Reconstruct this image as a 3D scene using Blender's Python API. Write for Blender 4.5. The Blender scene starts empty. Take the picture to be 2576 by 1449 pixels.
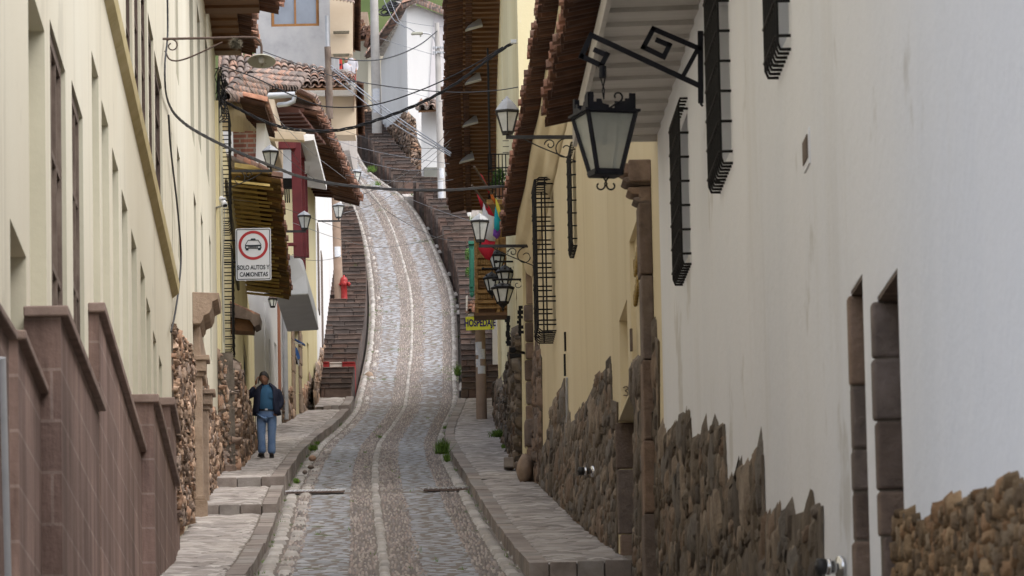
import bpy, bmesh, math, random
import numpy as np
from mathutils import Vector, Matrix
random.seed(7); RNG = np.random.default_rng(7)
S = bpy.context.scene
COL = S.collection
# ---------------------------------------------------------------- camera, world, sun, exposure
FPX = 14000.0; CU, CV = 1288.0, 724.5
PITCH = math.radians(7.83); ROLL = math.radians(1.1)
Fw = Vector((0, math.cos(PITCH), math.sin(PITCH)))
U0 = Vector((0, -math.sin(PITCH), math.cos(PITCH))); R0 = Vector((1, 0, 0))
CR = R0*math.cos(ROLL) - U0*math.sin(ROLL)
CUp = U0*math.cos(ROLL) + R0*math.sin(ROLL)
cam = bpy.data.cameras.new('camera'); cam_o = bpy.data.objects.new('camera', cam); COL.objects.link(cam_o)
M = Matrix.Identity(4)
for i in range(3):
    M[i][0] = CR[i]; M[i][1] = CUp[i]; M[i][2] = -Fw[i]
cam_o.matrix_world = M
cam.sensor_width = 36.0; cam.lens = 36.0*FPX/2576.0
cam.clip_start = 1.0; cam.clip_end = 2000.0
cam.dof.use_dof = True; cam.dof.focus_distance = 112.0; cam.dof.aperture_fstop = 11.0
S.camera = cam_o
wld = bpy.data.worlds.new('World'); S.world = wld; wld.use_nodes = True
SUN_EL, SUN_ROT = 58.0, 125.0
nt = wld.node_tree; bg = nt.nodes['Background']
sky = nt.nodes.new('ShaderNodeTexSky'); sky.sky_type = 'NISHITA'; sky.sun_disc = False
sky.sun_elevation = math.radians(SUN_EL); sky.sun_rotation = math.radians(SUN_ROT)
sky.air_density = 1.0; sky.dust_density = 4.0; sky.ozone_density = 1.0
hs = nt.nodes.new('ShaderNodeHueSaturation'); hs.inputs['Saturation'].default_value = .42     # overcast: a greyed sky
nt.links.new(sky.outputs[0], hs.inputs['Color']); nt.links.new(hs.outputs[0], bg.inputs[0]); bg.inputs[1].default_value = 0.15
sun = bpy.data.lights.new('sun', 'SUN'); sun.energy = 0.6; sun.angle = math.radians(80); sun.color = (1.0, 0.96, 0.9)
sun_o = bpy.data.objects.new('sun', sun); COL.objects.link(sun_o)
# sky sun_rotation is clockwise from +Y seen from above
a_ = math.radians(SUN_ROT); e_ = math.radians(SUN_EL)
sdir = Vector((math.sin(a_)*math.cos(e_), math.cos(a_)*math.cos(e_), math.sin(e_)))
sun_o.rotation_euler = sdir.to_track_quat('Z', 'Y').to_euler()
S.view_settings.view_transform = 'Standard'; S.view_settings.look = 'None'
S.view_settings.gamma = 1.0; S.view_settings.exposure = 1.22
S.cycles.max_bounces = 6; S.cycles.diffuse_bounces = 4; S.cycles.use_denoising = True

# ---------------------------------------------------------------- pixel helpers (pixels of a 2576 x 1449 view of the photograph)
def ray(u, v):
    d = Fw + CR*((u-CU)/FPX) - CUp*((v-CV)/FPX)
    return d/d.y
def P(u, v, Y):
    return ray(u, v)*Y
def px(Y): return Y/FPX          # metres per pixel at distance Y

# ---------------------------------------------------------------- mesh building
class MB:
    def __init__(s): s.v = []; s.f = []; s.m = []; s.mi = 0; s.sm = []; s.smooth = False
    def add(s, vs, fs):
        n = len(s.v); s.v += [tuple(v) for v in vs]
        for f in fs: s.f.append(tuple(n+i for i in f)); s.m.append(s.mi); s.sm.append(s.smooth)
        return s
    def box8(s, p):               # p: 8 corners, bottom 4 ccw then top 4
        return s.add(p, [(3,2,1,0),(4,5,6,7),(0,1,5,4),(1,2,6,5),(2,3,7,6),(3,0,4,7)])
    def frame_box(s, o, ax, ay, az):
        o = Vector(o); ax = Vector(ax); ay = Vector(ay); az = Vector(az)
        return s.box8([o, o+ax, o+ax+ay, o+ay, o+az, o+ax+az, o+ax+ay+az, o+ay+az])
    def cbox(s, c, sx, sy, sz, rot=None):
        R = rot or Matrix.Identity(3)
        ax, ay, az = R@Vector((sx,0,0)), R@Vector((0,sy,0)), R@Vector((0,0,sz))
        return s.frame_box(Vector(c)-(ax+ay+az)/2, ax, ay, az)
    def bar(s, a, b, w, t=None, up=(0,0,1)):       # rectangular bar from a to b
        a = Vector(a); b = Vector(b); d = (b-a).normalized(); t = t or w
        up = Vector(up); x = d.cross(up)
        if x.length < 1e-4: x = d.cross(Vector((1,0,0)))
        x.normalize(); y = x.cross(d).normalized()
        return s.frame_box(a - x*w/2 - y*t/2, x*w, b-a, y*t)
    def tube(s, pts, r, n=8, cap=True):
        pts = [Vector(p) for p in pts]; N = len(pts)
        rs = r if isinstance(r, (list, tuple)) else [r]*N
        nrm = None; rings = []
        for i, p in enumerate(pts):
            d = (pts[min(i+1, N-1)] - pts[max(i-1, 0)]).normalized()
            if nrm is None:
                nrm = d.cross(Vector((0.13, 0.31, 0.94)))
                if nrm.length < 1e-3: nrm = d.cross(Vector((1,0,0)))
            nrm = (nrm - d*nrm.dot(d)).normalized(); bn = d.cross(nrm)
            rings.append([p + (nrm*math.cos(2*math.pi*k/n) + bn*math.sin(2*math.pi*k/n))*rs[i] for k in range(n)])
        vs = [v for r_ in rings for v in r_]; fs = []
        for i in range(N-1):
            for k in range(n):
                fs.append((i*n+k, i*n+(k+1)%n, (i+1)*n+(k+1)%n, (i+1)*n+k))
        o = s.smooth; s.smooth = True; s.add(vs, fs); s.smooth = o
        if cap: 
            s.add(rings[0], [tuple(range(n))[::-1]]); s.add(rings[-1], [tuple(range(n))])
        return s
    def lathe(s, c, prof, n=16, ax=(0,0,1), sm=True, phase=0.0, cap=True):   # prof: (r, z)
        c = Vector(c); az = Vector(ax).normalized()
        x = az.orthogonal().normalized() if abs(az.z) < .99 else Vector((1,0,0)); y = az.cross(x)
        vs = []; fs = []
        for r, z in prof:
            for k in range(n):
                t = 2*math.pi*k/n + phase; vs.append(c + az*z + (x*math.cos(t)+y*math.sin(t))*r)
        for i in range(len(prof)-1):
            for k in range(n): fs.append((i*n+k, i*n+(k+1)%n, (i+1)*n+(k+1)%n, (i+1)*n+k))
        o = s.smooth; s.smooth = sm; s.add(vs, fs); s.smooth = o
        if cap:
            L = (len(prof)-1)*n
            s.add(vs[:n], [tuple(range(n))[::-1]]); s.add(vs[L:L+n], [tuple(range(n))])
        return s
    def prism(s, poly, off):      # poly: 3D points, off: vector
        n = len(poly); off = Vector(off); poly = [Vector(p) for p in poly]
        vs = poly + [p+off for p in poly]
        fs = [tuple(range(n))[::-1], tuple(range(n, 2*n))] + [(i, (i+1)%n, (i+1)%n+n, i+n) for i in range(n)]
        return s.add(vs, fs)
    def sphere(s, c, rx, ry=None, rz=None, n=10, m=6, rot=None):
        ry = ry or rx; rz = rz or rx; R = rot or Matrix.Identity(3)
        vs = []; fs = []; c = Vector(c)
        for i in range(m+1):
            t = math.pi*i/m
            for k in range(n):
                p = 2*math.pi*k/n
                vs.append(c + R@Vector((rx*math.sin(t)*math.cos(p), ry*math.sin(t)*math.sin(p), -rz*math.cos(t))))
        for i in range(m):
            for k in range(n): fs.append((i*n+k, i*n+(k+1)%n, (i+1)*n+(k+1)%n, (i+1)*n+k))
        o = s.smooth; s.smooth = True; s.add(vs, fs); s.smooth = o
        return s
    def build(s, name, mats, parent=None, bevel=0, fix=True):
        me = bpy.data.meshes.new(name)
        par = Vector((0,0,0))
        if parent is not None:
            q = parent
            while q is not None: par += q.location; q = q.parent
        me.from_pydata([(v[0]-par.x, v[1]-par.y, v[2]-par.z) for v in s.v], [], s.f)
        for m in (mats if isinstance(mats, (list, tuple)) else [mats]): me.materials.append(m)
        me.polygons.foreach_set('material_index', s.m); me.polygons.foreach_set('use_smooth', s.sm)
        me.validate()
        if fix:
            b = bmesh.new(); b.from_mesh(me); bmesh.ops.recalc_face_normals(b, faces=b.faces)
            b.to_mesh(me); b.free()
        me.update()
        o = bpy.data.objects.new(name, me); COL.objects.link(o)
        if parent is not None: o.parent = parent
        if bevel:
            md = o.modifiers.new('bevel', 'BEVEL'); md.width = bevel; md.segments = 2; md.limit_method = 'ANGLE'
        return o

def tag(o, label, cat, group=None, kind=None):
    if label: o['label'] = label
    if cat: o['category'] = cat
    if group: o['group'] = group
    if kind: o['kind'] = kind
    return o
def thing(name, loc, label, cat, group=None):
    o = bpy.data.objects.new(name, None); COL.objects.link(o); o.location = loc
    o.empty_display_size = .2
    return tag(o, label, cat, group)
def copy_tree(o, parent=None):
    c = o.copy(); COL.objects.link(c)
    if parent is not None: c.parent = parent
    for ch in list(o.children): copy_tree(ch, c)
    return c
def smooth_path(pts, n=8):        # Catmull-Rom
    pts = [Vector(p) for p in pts]
    q = [pts[0]*2-pts[1]] + pts + [pts[-1]*2-pts[-2]]; out = []
    for i in range(1, len(q)-2):
        for k in range(n):
            t = k/n; a, b, c, d = q[i-1], q[i], q[i+1], q[i+2]
            out.append(.5*((2*b) + (c-a)*t + (2*a-5*b+4*c-d)*t*t + (3*b-a-3*c+d)*t**3))
    out.append(pts[-1]); return out

def np_mesh(name, V, Fq, mats, mi=None, smooth=True, parent=None):       # V (N,3), Fq (M,4)
    par = np.zeros(3)
    if parent is not None:
        q = parent
        while q is not None: par += np.array(q.location); q = q.parent
    me = bpy.data.meshes.new(name); V = np.asarray(V, dtype=np.float32) - par.astype(np.float32)
    me.vertices.add(len(V)); me.vertices.foreach_set('co', V.ravel())
    me.loops.add(Fq.size); me.loops.foreach_set('vertex_index', Fq.ravel().astype(np.int32))
    me.polygons.add(len(Fq))
    me.polygons.foreach_set('loop_start', np.arange(0, Fq.size, 4, dtype=np.int32))
    if mi is not None: me.polygons.foreach_set('material_index', mi.astype(np.int32))
    me.polygons.foreach_set('use_smooth', np.full(len(Fq), smooth))
    for m in mats: me.materials.append(m)
    me.update(calc_edges=True); me.validate()
    o = bpy.data.objects.new(name, me); COL.objects.link(o)
    if parent is not None: o.parent = parent
    return o

def dome_template(k, flat, skirt=-.6):
    """k x k grid over [-1,1]^2 with a rounded outline; heights 0..1"""
    g = np.linspace(-1, 1, k); X, Yy = np.meshgrid(g, g, indexing='ij')
    X = X.ravel(); Yy = Yy.ravel(); m = np.maximum(abs(X), abs(Yy))
    rr = np.sqrt(X**2+Yy**2)+1e-9
    sc = np.where(rr > 1e-6, m/rr, 1.0)
    w = .55                          # between square and circle
    x = X*(1-w + w*sc); y = Yy*(1-w + w*sc)
    z = np.where(m > .999, skirt, np.clip(1-m**flat, 0, 1)**.5)
    T = np.stack([x, y, z], 1)
    F = []
    for i in range(k-1):
        for j in range(k-1): F.append((i*k+j, (i+1)*k+j, (i+1)*k+j+1, i*k+j+1))
    return T, np.array(F)
def lumps(C, AX, AY, AZ, k=4, flat=2.5, jit=.12, skirt=-.6):
    """rounded stones: centres C and half-axis vectors; returns V, F"""
    T, F = dome_template(k, flat, skirt); n = len(C)
    TT = np.repeat(T[None], n, 0) + RNG.normal(0, jit, (n, len(T), 3))*np.array([1, 1, .7])
    V = C[:, None] + TT[..., 0:1]*AX[:, None] + TT[..., 1:2]*AY[:, None] + TT[..., 2:3]*AZ[:, None]
    FF = F[None] + (np.arange(n)*len(T))[:, None, None]
    # outward winding
    nrm = np.einsum('ij,ij->i', np.cross(AX, AY), AZ)
    FF[nrm < 0] = FF[nrm < 0][..., ::-1]
    return V.reshape(-1, 3), FF.reshape(-1, 4)

# ---------------------------------------------------------------- materials
MATS = {}
def mat(name, cols, rough=.85, nscale=3.0, detail=6, vec=(1,1,1), island=None, bump=.0, bscale=20., metal=0.0,
        spots=None, streak=None, spec=.3, bvec=None, emit=None, dist=None, hsv=None):
    """cols: list of linear colours spread by noise; island: list of colours picked per mesh island (multiplied)"""
    m = bpy.data.materials.new(name); m.use_nodes = True; N = m.node_tree.nodes; L = m.node_tree.links
    b = N['Principled BSDF']; b.inputs['Roughness'].default_value = rough; b.inputs['Metallic'].default_value = metal
    b.inputs['Specular IOR Level'].default_value = spec
    tc = N.new('ShaderNodeTexCoord')
    def mapped(v):
        mp = N.new('ShaderNodeMapping'); mp.inputs['Scale'].default_value = v
        L.new(tc.outputs['Object'], mp.inputs['Vector']); return mp.outputs[0]
    def noise(scale, v=(1,1,1), det=6, ro=.6):
        t = N.new('ShaderNodeTexNoise'); t.inputs['Scale'].default_value = scale; t.inputs['Detail'].default_value = det
        t.inputs['Roughness'].default_value = ro; L.new(mapped(v), t.inputs['Vector']); return t
    def ramp(stops, src, const=False):
        r = N.new('ShaderNodeValToRGB'); cr = r.color_ramp
        if const: cr.interpolation = 'CONSTANT'
        while len(cr.elements) > len(stops): cr.elements.remove(cr.elements[-1])
        while len(cr.elements) < len(stops): cr.elements.new(1)
        for e, (p, c) in zip(cr.elements, stops):
            e.position = p; e.color = (*c[:3], 1) if len(c) < 4 else c
        L.new(src, r.inputs[0]); return r.outputs[0]
    def mix(kind, f, a, c):
        x = N.new('ShaderNodeMix'); x.data_type = 'RGBA'; x.blend_type = kind
        if isinstance(f, (int, float)): x.inputs[0].default_value = f
        else: L.new(f, x.inputs[0])
        for s_, val in ((6, a), (7, c)):
            if isinstance(val, tuple): x.inputs[s_].default_value = (*val[:3], 1)
            else: L.new(val, x.inputs[s_])
        return x.outputs[2]
    if len(cols) == 1: colr = mix('MIX', 0, cols[0], cols[0])
    else:
        n = noise(nscale, vec, detail)
        k = len(cols); colr = ramp([(.28+.44*i/(k-1), c) for i, c in enumerate(cols)], n.outputs['Fac'])
    if island:
        g = N.new('ShaderNodeNewGeometry'); k = len(island)
        ic = ramp([(i/k, c) for i, c in enumerate(island)], g.outputs['Random Per Island'], True)
        colr = mix('MULTIPLY', 1.0, colr, ic)
    if streak:                     # (colour, amount, threshold, scale, vec): stains with a shape of their own
        c_, am, th, sc, v_ = streak
        n = noise(sc, v_, 8, .65); f = ramp([(th, (0,0,0)), (min(1, th+.16), (am,am,am))], n.outputs['Fac'])
        colr = mix('MIX', f, colr, c_)
    if spots:
        c_, am, th, sc = spots
        n = noise(sc, (1,1,1), 5, .6); f = ramp([(th, (0,0,0)), (min(1, th+.06), (am,am,am))], n.outputs['Fac'])
        colr = mix('MIX', f, colr, c_)
    L.new(colr, b.inputs['Base Color'])
    if bump:
        n = noise(bscale, bvec or (1,1,1), 8, .65)
        bp = N.new('ShaderNodeBump'); bp.inputs['Strength'].default_value = bump; bp.inputs['Distance'].default_value = dist or .02
        L.new(n.outputs['Fac'], bp.inputs['Height']); L.new(bp.outputs[0], b.inputs['Normal'])
    if emit: b.inputs['Emission Color'].default_value = (*emit[:3], 1); b.inputs['Emission Strength'].default_value = emit[3]
    MATS[name] = m; return m
def g(v, t=(1,1,1)): return (v*t[0], v*t[1], v*t[2])

WV = (6, .35, .12)                 # streaky wall coordinates (x, y along the wall, z up)
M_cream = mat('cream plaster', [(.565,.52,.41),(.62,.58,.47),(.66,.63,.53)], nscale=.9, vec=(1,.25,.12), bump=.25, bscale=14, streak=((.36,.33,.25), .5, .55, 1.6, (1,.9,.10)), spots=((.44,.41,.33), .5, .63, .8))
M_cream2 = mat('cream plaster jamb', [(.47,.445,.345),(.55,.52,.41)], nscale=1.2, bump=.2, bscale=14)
M_yellow = mat('yellow plaster', [(.60,.51,.28),(.67,.59,.36),(.71,.64,.43)], nscale=1.1, vec=(1,.3,.15), bump=.25, bscale=14, streak=((.36,.29,.14), .55, .58, 1.7, (1,.9,.12)), spots=((.7,.65,.5), .8, .68, 3))
M_ochre = mat('ochre plaster', [(.57,.475,.295),(.63,.535,.35),(.67,.58,.40)], nscale=.9, vec=(1,.4,.12), bump=.22, bscale=12, streak=((.42,.32,.16), .45, .60, 1.5, (1,.8,.10)))
M_white = mat('white plaster', [(.69,.715,.765),(.77,.785,.825),(.82,.825,.85)], nscale=.7, vec=(1,.35,.14), bump=.35, bscale=7, streak=((.50,.48,.44), .22, .55, .8, (1,.8,.22)), spots=((.46,.44,.40), .5, .62, .6), dist=.03)
M_whiteb = mat('whitewash', [(.70,.69,.68),(.77,.765,.755)], nscale=1, vec=(1,.6,.2), bump=.2, bscale=10, streak=((.5,.47,.42), .45, .60, 1.2, (1,1,.12)), spots=((.55,.53,.5), .6, .69, 2))
M_greycem = mat('grey cement', [(.26,.26,.27),(.36,.36,.37),(.42,.41,.41)], nscale=1.1, bump=.3, bscale=8, streak=((.55,.54,.53), .5, .58, .8, (1,1,.3)))
M_beige = mat('beige plaster', [(.50,.40,.29),(.58,.48,.36)], nscale=.8, bump=.2, bscale=8, streak=((.40,.31,.22), .5, .58, .7, (.25,1,1.4)))
M_plinth = mat('brown ashlar', [(.19,.125,.095),(.27,.185,.145),(.33,.235,.19)], nscale=1.6, vec=(1,.5,.4), bump=.5, bscale=18, streak=((.40,.33,.28), .45, .58, 2.2, (1,.8,.15)))
M_coping = mat('coping stone', [(.15,.105,.088),(.22,.16,.135),(.28,.21,.18)], nscale=3, bump=.5, bscale=16)
M_mortar = mat('mud mortar', [(.085,.068,.054),(.14,.115,.09),(.20,.165,.13)], nscale=5, bump=.6, bscale=25)
STN = [(.68,.62,.56),(1.0,.93,.86),(.85,.80,.78),(1.3,1.12,.98),(.52,.48,.46),(1.12,.90,.76),(.92,.93,.97),(1.45,1.32,1.2),(.75,.66,.56)]
M_stone = mat('brown rubble stone', [(.10,.085,.072),(.16,.14,.118),(.235,.21,.182)], nscale=5, bump=.7, bscale=22, island=STN, dist=.03)
M_rubble = mat('pinkish rubble stone', [(.23,.165,.125),(.34,.26,.205),(.43,.34,.28)], nscale=5, bump=.7, bscale=22, island=STN, dist=.03)
M_ashlar = mat('dark ashlar', [(.12,.095,.08),(.19,.15,.12),(.25,.20,.17)], nscale=5, bump=.7, bscale=20, island=[(.75,.7,.7),(1.1,1,.95),(.9,.9,.95),(1.25,1.1,1)], dist=.03)
M_carve = mat('carved sandstone', [(.22,.155,.11),(.31,.23,.17),(.38,.29,.22)], nscale=4, bump=.6, bscale=22, dist=.03)
M_step = mat('dark step stone', [(.055,.045,.04),(.10,.08,.07),(.155,.125,.11)], nscale=2.2, vec=(1,1,2), bump=.6, bscale=12, island=[(.7,.66,.66),(1,.9,.85),(1.2,1.05,1),(.85,.85,.88),(1.05,.85,.78)], spots=((.06,.085,.03), .7, .66, 1.1))
M_slab = mat('grey paving slab', [(.205,.21,.222),(.28,.287,.302),(.355,.362,.378)], nscale=3, vec=(1,1.5,1), bump=.5, bscale=30, streak=((.12,.11,.105), .6, .60, 2.0, (1.2,2.4,1)), island=[(.82,.82,.83),(.95,.96,1.0),(1.05,1.06,1.09),(.9,.9,.92),(1.14,1.13,1.12),(.76,.75,.74)])
M_pebble = mat('river pebble', [(.205,.185,.172),(.295,.27,.255)], nscale=8, bump=.2, bscale=40, island=[(.7,.65,.63),(1,.94,.90),(1.22,1.15,1.10),(.85,.83,.85),(1.1,.98,.93),(.6,.57,.57),(1.3,1.25,1.2)])
M_edge = mat('pale edge stone', [(.29,.277,.262),(.385,.37,.355)], nscale=6, bump=.3, bscale=30, island=[(.8,.78,.76),(1,.98,.95),(1.15,1.12,1.1),(.9,.86,.82)])
M_roadbase = mat('earth joints', [(.12,.10,.085),(.19,.165,.145)], nscale=6, bump=.5, bscale=30, spots=((.07,.095,.03), .8, .60, .8))
M_walk = mat('sidewalk slab', [(.27,.245,.225),(.36,.335,.315),(.44,.415,.395)], nscale=3, vec=(.5,1.5,1), bump=.6, bscale=24, streak=((.075,.06,.05), .9, .57, 1.5, (.8,2.4,1)), island=[(.8,.78,.77),(1,.98,.97),(1.12,1.1,1.09),(.9,.87,.85),(.7,.67,.65)])
M_kerb = mat('kerb stone', [(.19,.165,.15),(.27,.245,.225),(.35,.325,.305)], nscale=3, bump=.6, bscale=18, island=[(.85,.8,.78),(1.05,1,.97),(.95,.95,.95),(.75,.7,.68)])
M_wood = mat('brown wood', [(.085,.041,.019),(.15,.075,.033),(.21,.112,.052)], nscale=3, vec=(.4,6,2), bump=.4, bscale=18, rough=.7)
M_wooddk = mat('dark red wood', [(.04,.014,.009),(.075,.026,.015),(.10,.04,.02)], nscale=3, vec=(.5,6,2), bump=.4, bscale=18, rough=.7)
M_oldwood = mat('weathered brown wood', [(.075,.055,.045),(.14,.105,.085),(.21,.17,.14)], nscale=5, vec=(1,3,.5), bump=.5, bscale=20, rough=.8)
M_carvewood = mat('carved honey wood', [(.16,.08,.025),(.30,.16,.05),(.42,.25,.09)], nscale=9, bump=.9, bscale=45, rough=.55, dist=.03)
M_maroon = mat('maroon paint', [(.085,.012,.016),(.13,.02,.024)], nscale=3, bump=.2, bscale=14, rough=.6)
M_whitebd = mat('white boards', [(.50,.48,.45),(.60,.58,.55)], nscale=2.5, vec=(.5,3,1), bump=.2, bscale=16, streak=((.30,.25,.2), .35, .62, 2, (1,1,1)))
M_yellowbd = mat('yellow painted boards', [(.56,.40,.13),(.72,.55,.22)], nscale=2.2, bump=.4, bscale=14, streak=((.20,.13,.05), .6, .56, 1.7, (1,.5,1)))
TL = [(.75,.62,.56),(1,.9,.85),(1.3,1.15,1.05),(.55,.5,.48),(1.1,.85,.72),(.8,.78,.76)]
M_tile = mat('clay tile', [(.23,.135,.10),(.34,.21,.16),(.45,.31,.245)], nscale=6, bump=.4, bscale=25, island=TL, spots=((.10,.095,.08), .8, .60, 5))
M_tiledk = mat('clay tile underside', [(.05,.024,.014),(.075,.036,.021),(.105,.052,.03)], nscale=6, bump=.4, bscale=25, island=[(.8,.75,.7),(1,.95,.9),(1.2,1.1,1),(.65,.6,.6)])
M_tilemid = mat('brown clay tile', [(.13,.072,.05),(.19,.11,.082),(.29,.195,.15)], nscale=6, bump=.4, bscale=25, island=TL)
M_tileold = mat('old grey clay tile', [(.16,.13,.115),(.26,.205,.18),(.36,.285,.25)], nscale=5, bump=.4, bscale=25, island=[(.7,.66,.64),(1,.92,.88),(1.3,1.1,.98),(.8,.8,.8),(1.2,.9,.75),(.55,.55,.55)], spots=((.09,.09,.08), .85, .56, 4))
M_brick = mat('brick', [(.34,.12,.085),(.44,.19,.13)], nscale=6, bump=.4, bscale=25, island=[(.8,.8,.8),(1,1,1),(1.2,1.1,1.05),(.9,.75,.7)])
M_black = mat('black iron', [(.008,.008,.009),(.016,.015,.015)], nscale=6, rough=.7, bump=.15, bscale=40, spec=.2)
M_navy = mat('blue black iron', [(.006,.007,.013),(.011,.012,.02)], nscale=6, rough=.6, bump=.1, bscale=40, spec=.25)
M_rust = mat('brown rusty iron', [(.06,.04,.032),(.11,.075,.06)], nscale=9, rough=.7, bump=.2, bscale=30)
M_lampmetal = mat('dark lamp metal', [(.03,.03,.032),(.055,.053,.052)], nscale=7, rough=.5, metal=.4, bump=.1, bscale=30)
M_tin = mat('pale tin lamp roof', [(.26,.265,.28),(.40,.41,.42)], nscale=5, rough=.5, metal=.5, bump=.1, bscale=20)
M_frost = mat('frosted lamp glass', [(.42,.44,.42),(.58,.59,.57),(.66,.66,.63)], nscale=4, rough=.25, spec=.5, streak=((.30,.29,.26), .6, .60, 5, (1,1,.5)))
M_frostg = mat('greenish frosted glass', [(.28,.31,.30),(.40,.43,.41),(.47,.49,.46)], nscale=2.2, rough=.3, spec=.5, streak=((.12,.12,.11), .55, .66, 3.5, (1,1,.35)))
M_glass = mat('dark window glass', [(.035,.04,.05),(.07,.08,.10)], nscale=2, rough=.12, spec=.6)
M_glassb = mat('blue grey window glass', [(.16,.18,.22),(.24,.27,.32)], nscale=1.2, vec=(1,1,.6), rough=.1, spec=.6)
M_dark = mat('dark interior', [(.012,.011,.010)], rough=.95)
M_concrete = mat('pale concrete pole', [(.36,.34,.32),(.46,.44,.42)], nscale=3, bump=.3, bscale=20, streak=((.25,.22,.19), .5, .58, 2, (1,1,.3)))
M_brownpole = mat('brown concrete pole', [(.24,.17,.125),(.33,.245,.19)], nscale=3, bump=.4, bscale=20, streak=((.14,.10,.075), .5, .56, 2.4, (1,1,.25)))
M_paper = mat('torn paper notices', [(.50,.53,.58),(.62,.63,.65),(.38,.44,.56)], nscale=14, rough=.9)
M_galv = mat('galvanised pipe', [(.36,.37,.39),(.47,.48,.50)], nscale=5, rough=.45, metal=.3)
M_chrome = mat('chrome', [(.55,.55,.56)], rough=.18, metal=1.0)
M_cable = mat('black cable', [(.015,.015,.018),(.03,.03,.034)], nscale=8, rough=.55)
M_cableg = mat('grey cable', [(.20,.21,.24),(.30,.31,.34)], nscale=8, rough=.55)
M_red = mat('red paint', [(.24,.016,.016),(.33,.03,.028)], nscale=5, rough=.45, bump=.1, bscale=20)
M_redstep = mat('worn red paint', [(.20,.016,.016),(.30,.03,.028)], nscale=5, rough=.8)
M_whitestep = mat('worn white paint', [(.42,.38,.33),(.55,.50,.45)], nscale=5, rough=.8)
M_signw = mat('sign white', [(.66,.68,.72),(.72,.73,.76)], nscale=2, rough=.5)
M_signr = mat('sign red', [(.42,.035,.04)], rough=.5)
M_signk = mat('sign dark', [(.022,.03,.04)], rough=.5)
M_signy = mat('sign yellow', [(.80,.80,.05),(.86,.86,.09)], nscale=3, rough=.6)
M_signp = mat('sign violet lettering', [(.035,.02,.14)], rough=.6)
M_blue = mat('blue paint', [(.03,.09,.26),(.05,.13,.34)], nscale=4, rough=.55)
M_green = mat('green paint', [(.015,.11,.075),(.03,.16,.11)], nscale=4, rough=.6)
M_leaf = mat('leaf', [(.035,.085,.015),(.08,.16,.03)], nscale=8, island=[(.7,.75,.6),(1,1,1),(1.3,1.2,.9),(.9,1.1,.8)], rough=.7)
M_weed = mat('weed', [(.065,.13,.02),(.13,.22,.045)], nscale=8, island=[(.7,.75,.6),(1,1,1),(1.3,1.2,.9)], rough=.7)
M_hill = mat('hill grass', [(.03,.05,.012),(.055,.08,.02),(.085,.10,.035)], nscale=.25, bump=.5, bscale=2)
M_drygrass = mat('dry moss', [(.075,.065,.045),(.16,.14,.10)], nscale=8, rough=.95)
M_letter = mat('gold lettering', [(.20,.13,.03),(.30,.20,.06)], nscale=9, rough=.5, metal=.3)
M_rope = mat('terracotta pot', [(.23,.11,.06),(.32,.16,.09)], nscale=5, bump=.2, bscale=20)
# ---------------------------------------------------------------- terrain profile of the street
RT = [(1449,639,1311,66.7),(1358,683,1248,79),(1240,717,1180,97),(1162,760,1135,119),(1115,799,1117,139),(1075,850,1128,150),
      (1030,890,1150,160),(1011,895,1155,163),(970,903,1154,167),(949,908,1151,168.5),(907,920,1151,172),(845,928,1150,177.5),(800,930,1148,181),
      (761,930,1146,184.5),(740,930,1144,186.5),(678,924,1120,192),(615,915,1092,198),(553,898,1062,204),(511,880,1032,208.5),
      (470,862,985,213.5),(444,850,935,217),(400,825,905,223),(350,800,885,231)]
_Y = []; _h = []; _xl = []; _xr = []
for v, l, r, Yd in RT:
    _Y.append(Yd); _h.append(P((l+r)/2, v, Yd).z); _xl.append(P(l, v, Yd).x); _xr.append(P(r, v, Yd).x)
def _ext(Yn, k):                   # continue the first segment towards the camera
    t = (Yn-_Y[0])/(_Y[1]-_Y[0])
    return k[0] + (k[1]-k[0])*t
for Yn in (50.0, 20.0):
    hh = _h[0] - (66.7-Yn)*.118
    xl = -3.09 + .0286*(66.7-Yn); xr = .11 + .0284*(66.7-Yn)
    _Y.insert(0, Yn); _h.insert(0, hh); _xl.insert(0, xl); _xr.insert(0, xr)
_Y[0], _Y[1] = 20.0, 50.0
_h[0], _h[1] = _h[2]-46.7*.118, _h[2]-16.7*.118
_xl[0], _xl[1] = -3.09+.0286*46.7, -3.09+.0286*16.7
_xr[0], _xr[1] = .11+.0284*46.7, .11+.0284*16.7
_Y += [245, 300, 420]; sl_ = .22
_h += [_h[-1]+14*sl_, _h[-1]+69*sl_, _h[-1]+189*.25]
dxl = -.06; _xl += [_xl[-1]+14*dxl, _xl[-1]+69*dxl, _xl[-1]+189*dxl]; _xr += [_xr[-1]+14*dxl, _xr[-1]+69*dxl, _xr[-1]+189*dxl]
_YY = np.arange(20, 420, .5)
def _sm(a, k=7):
    a = np.interp(_YY, _Y, a); p = np.pad(a, k, mode='reflect', reflect_type='odd'); return np.convolve(p, np.ones(2*k+1)/(2*k+1), 'valid')
_H, _XL, _XR = _sm(_h), _sm(_xl), _sm(_xr)
def gh(y): return np.interp(y, _YY, _H)
def gxl(y): return np.interp(y, _YY, _XL)
def gxr(y): return np.interp(y, _YY, _XR)

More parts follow.
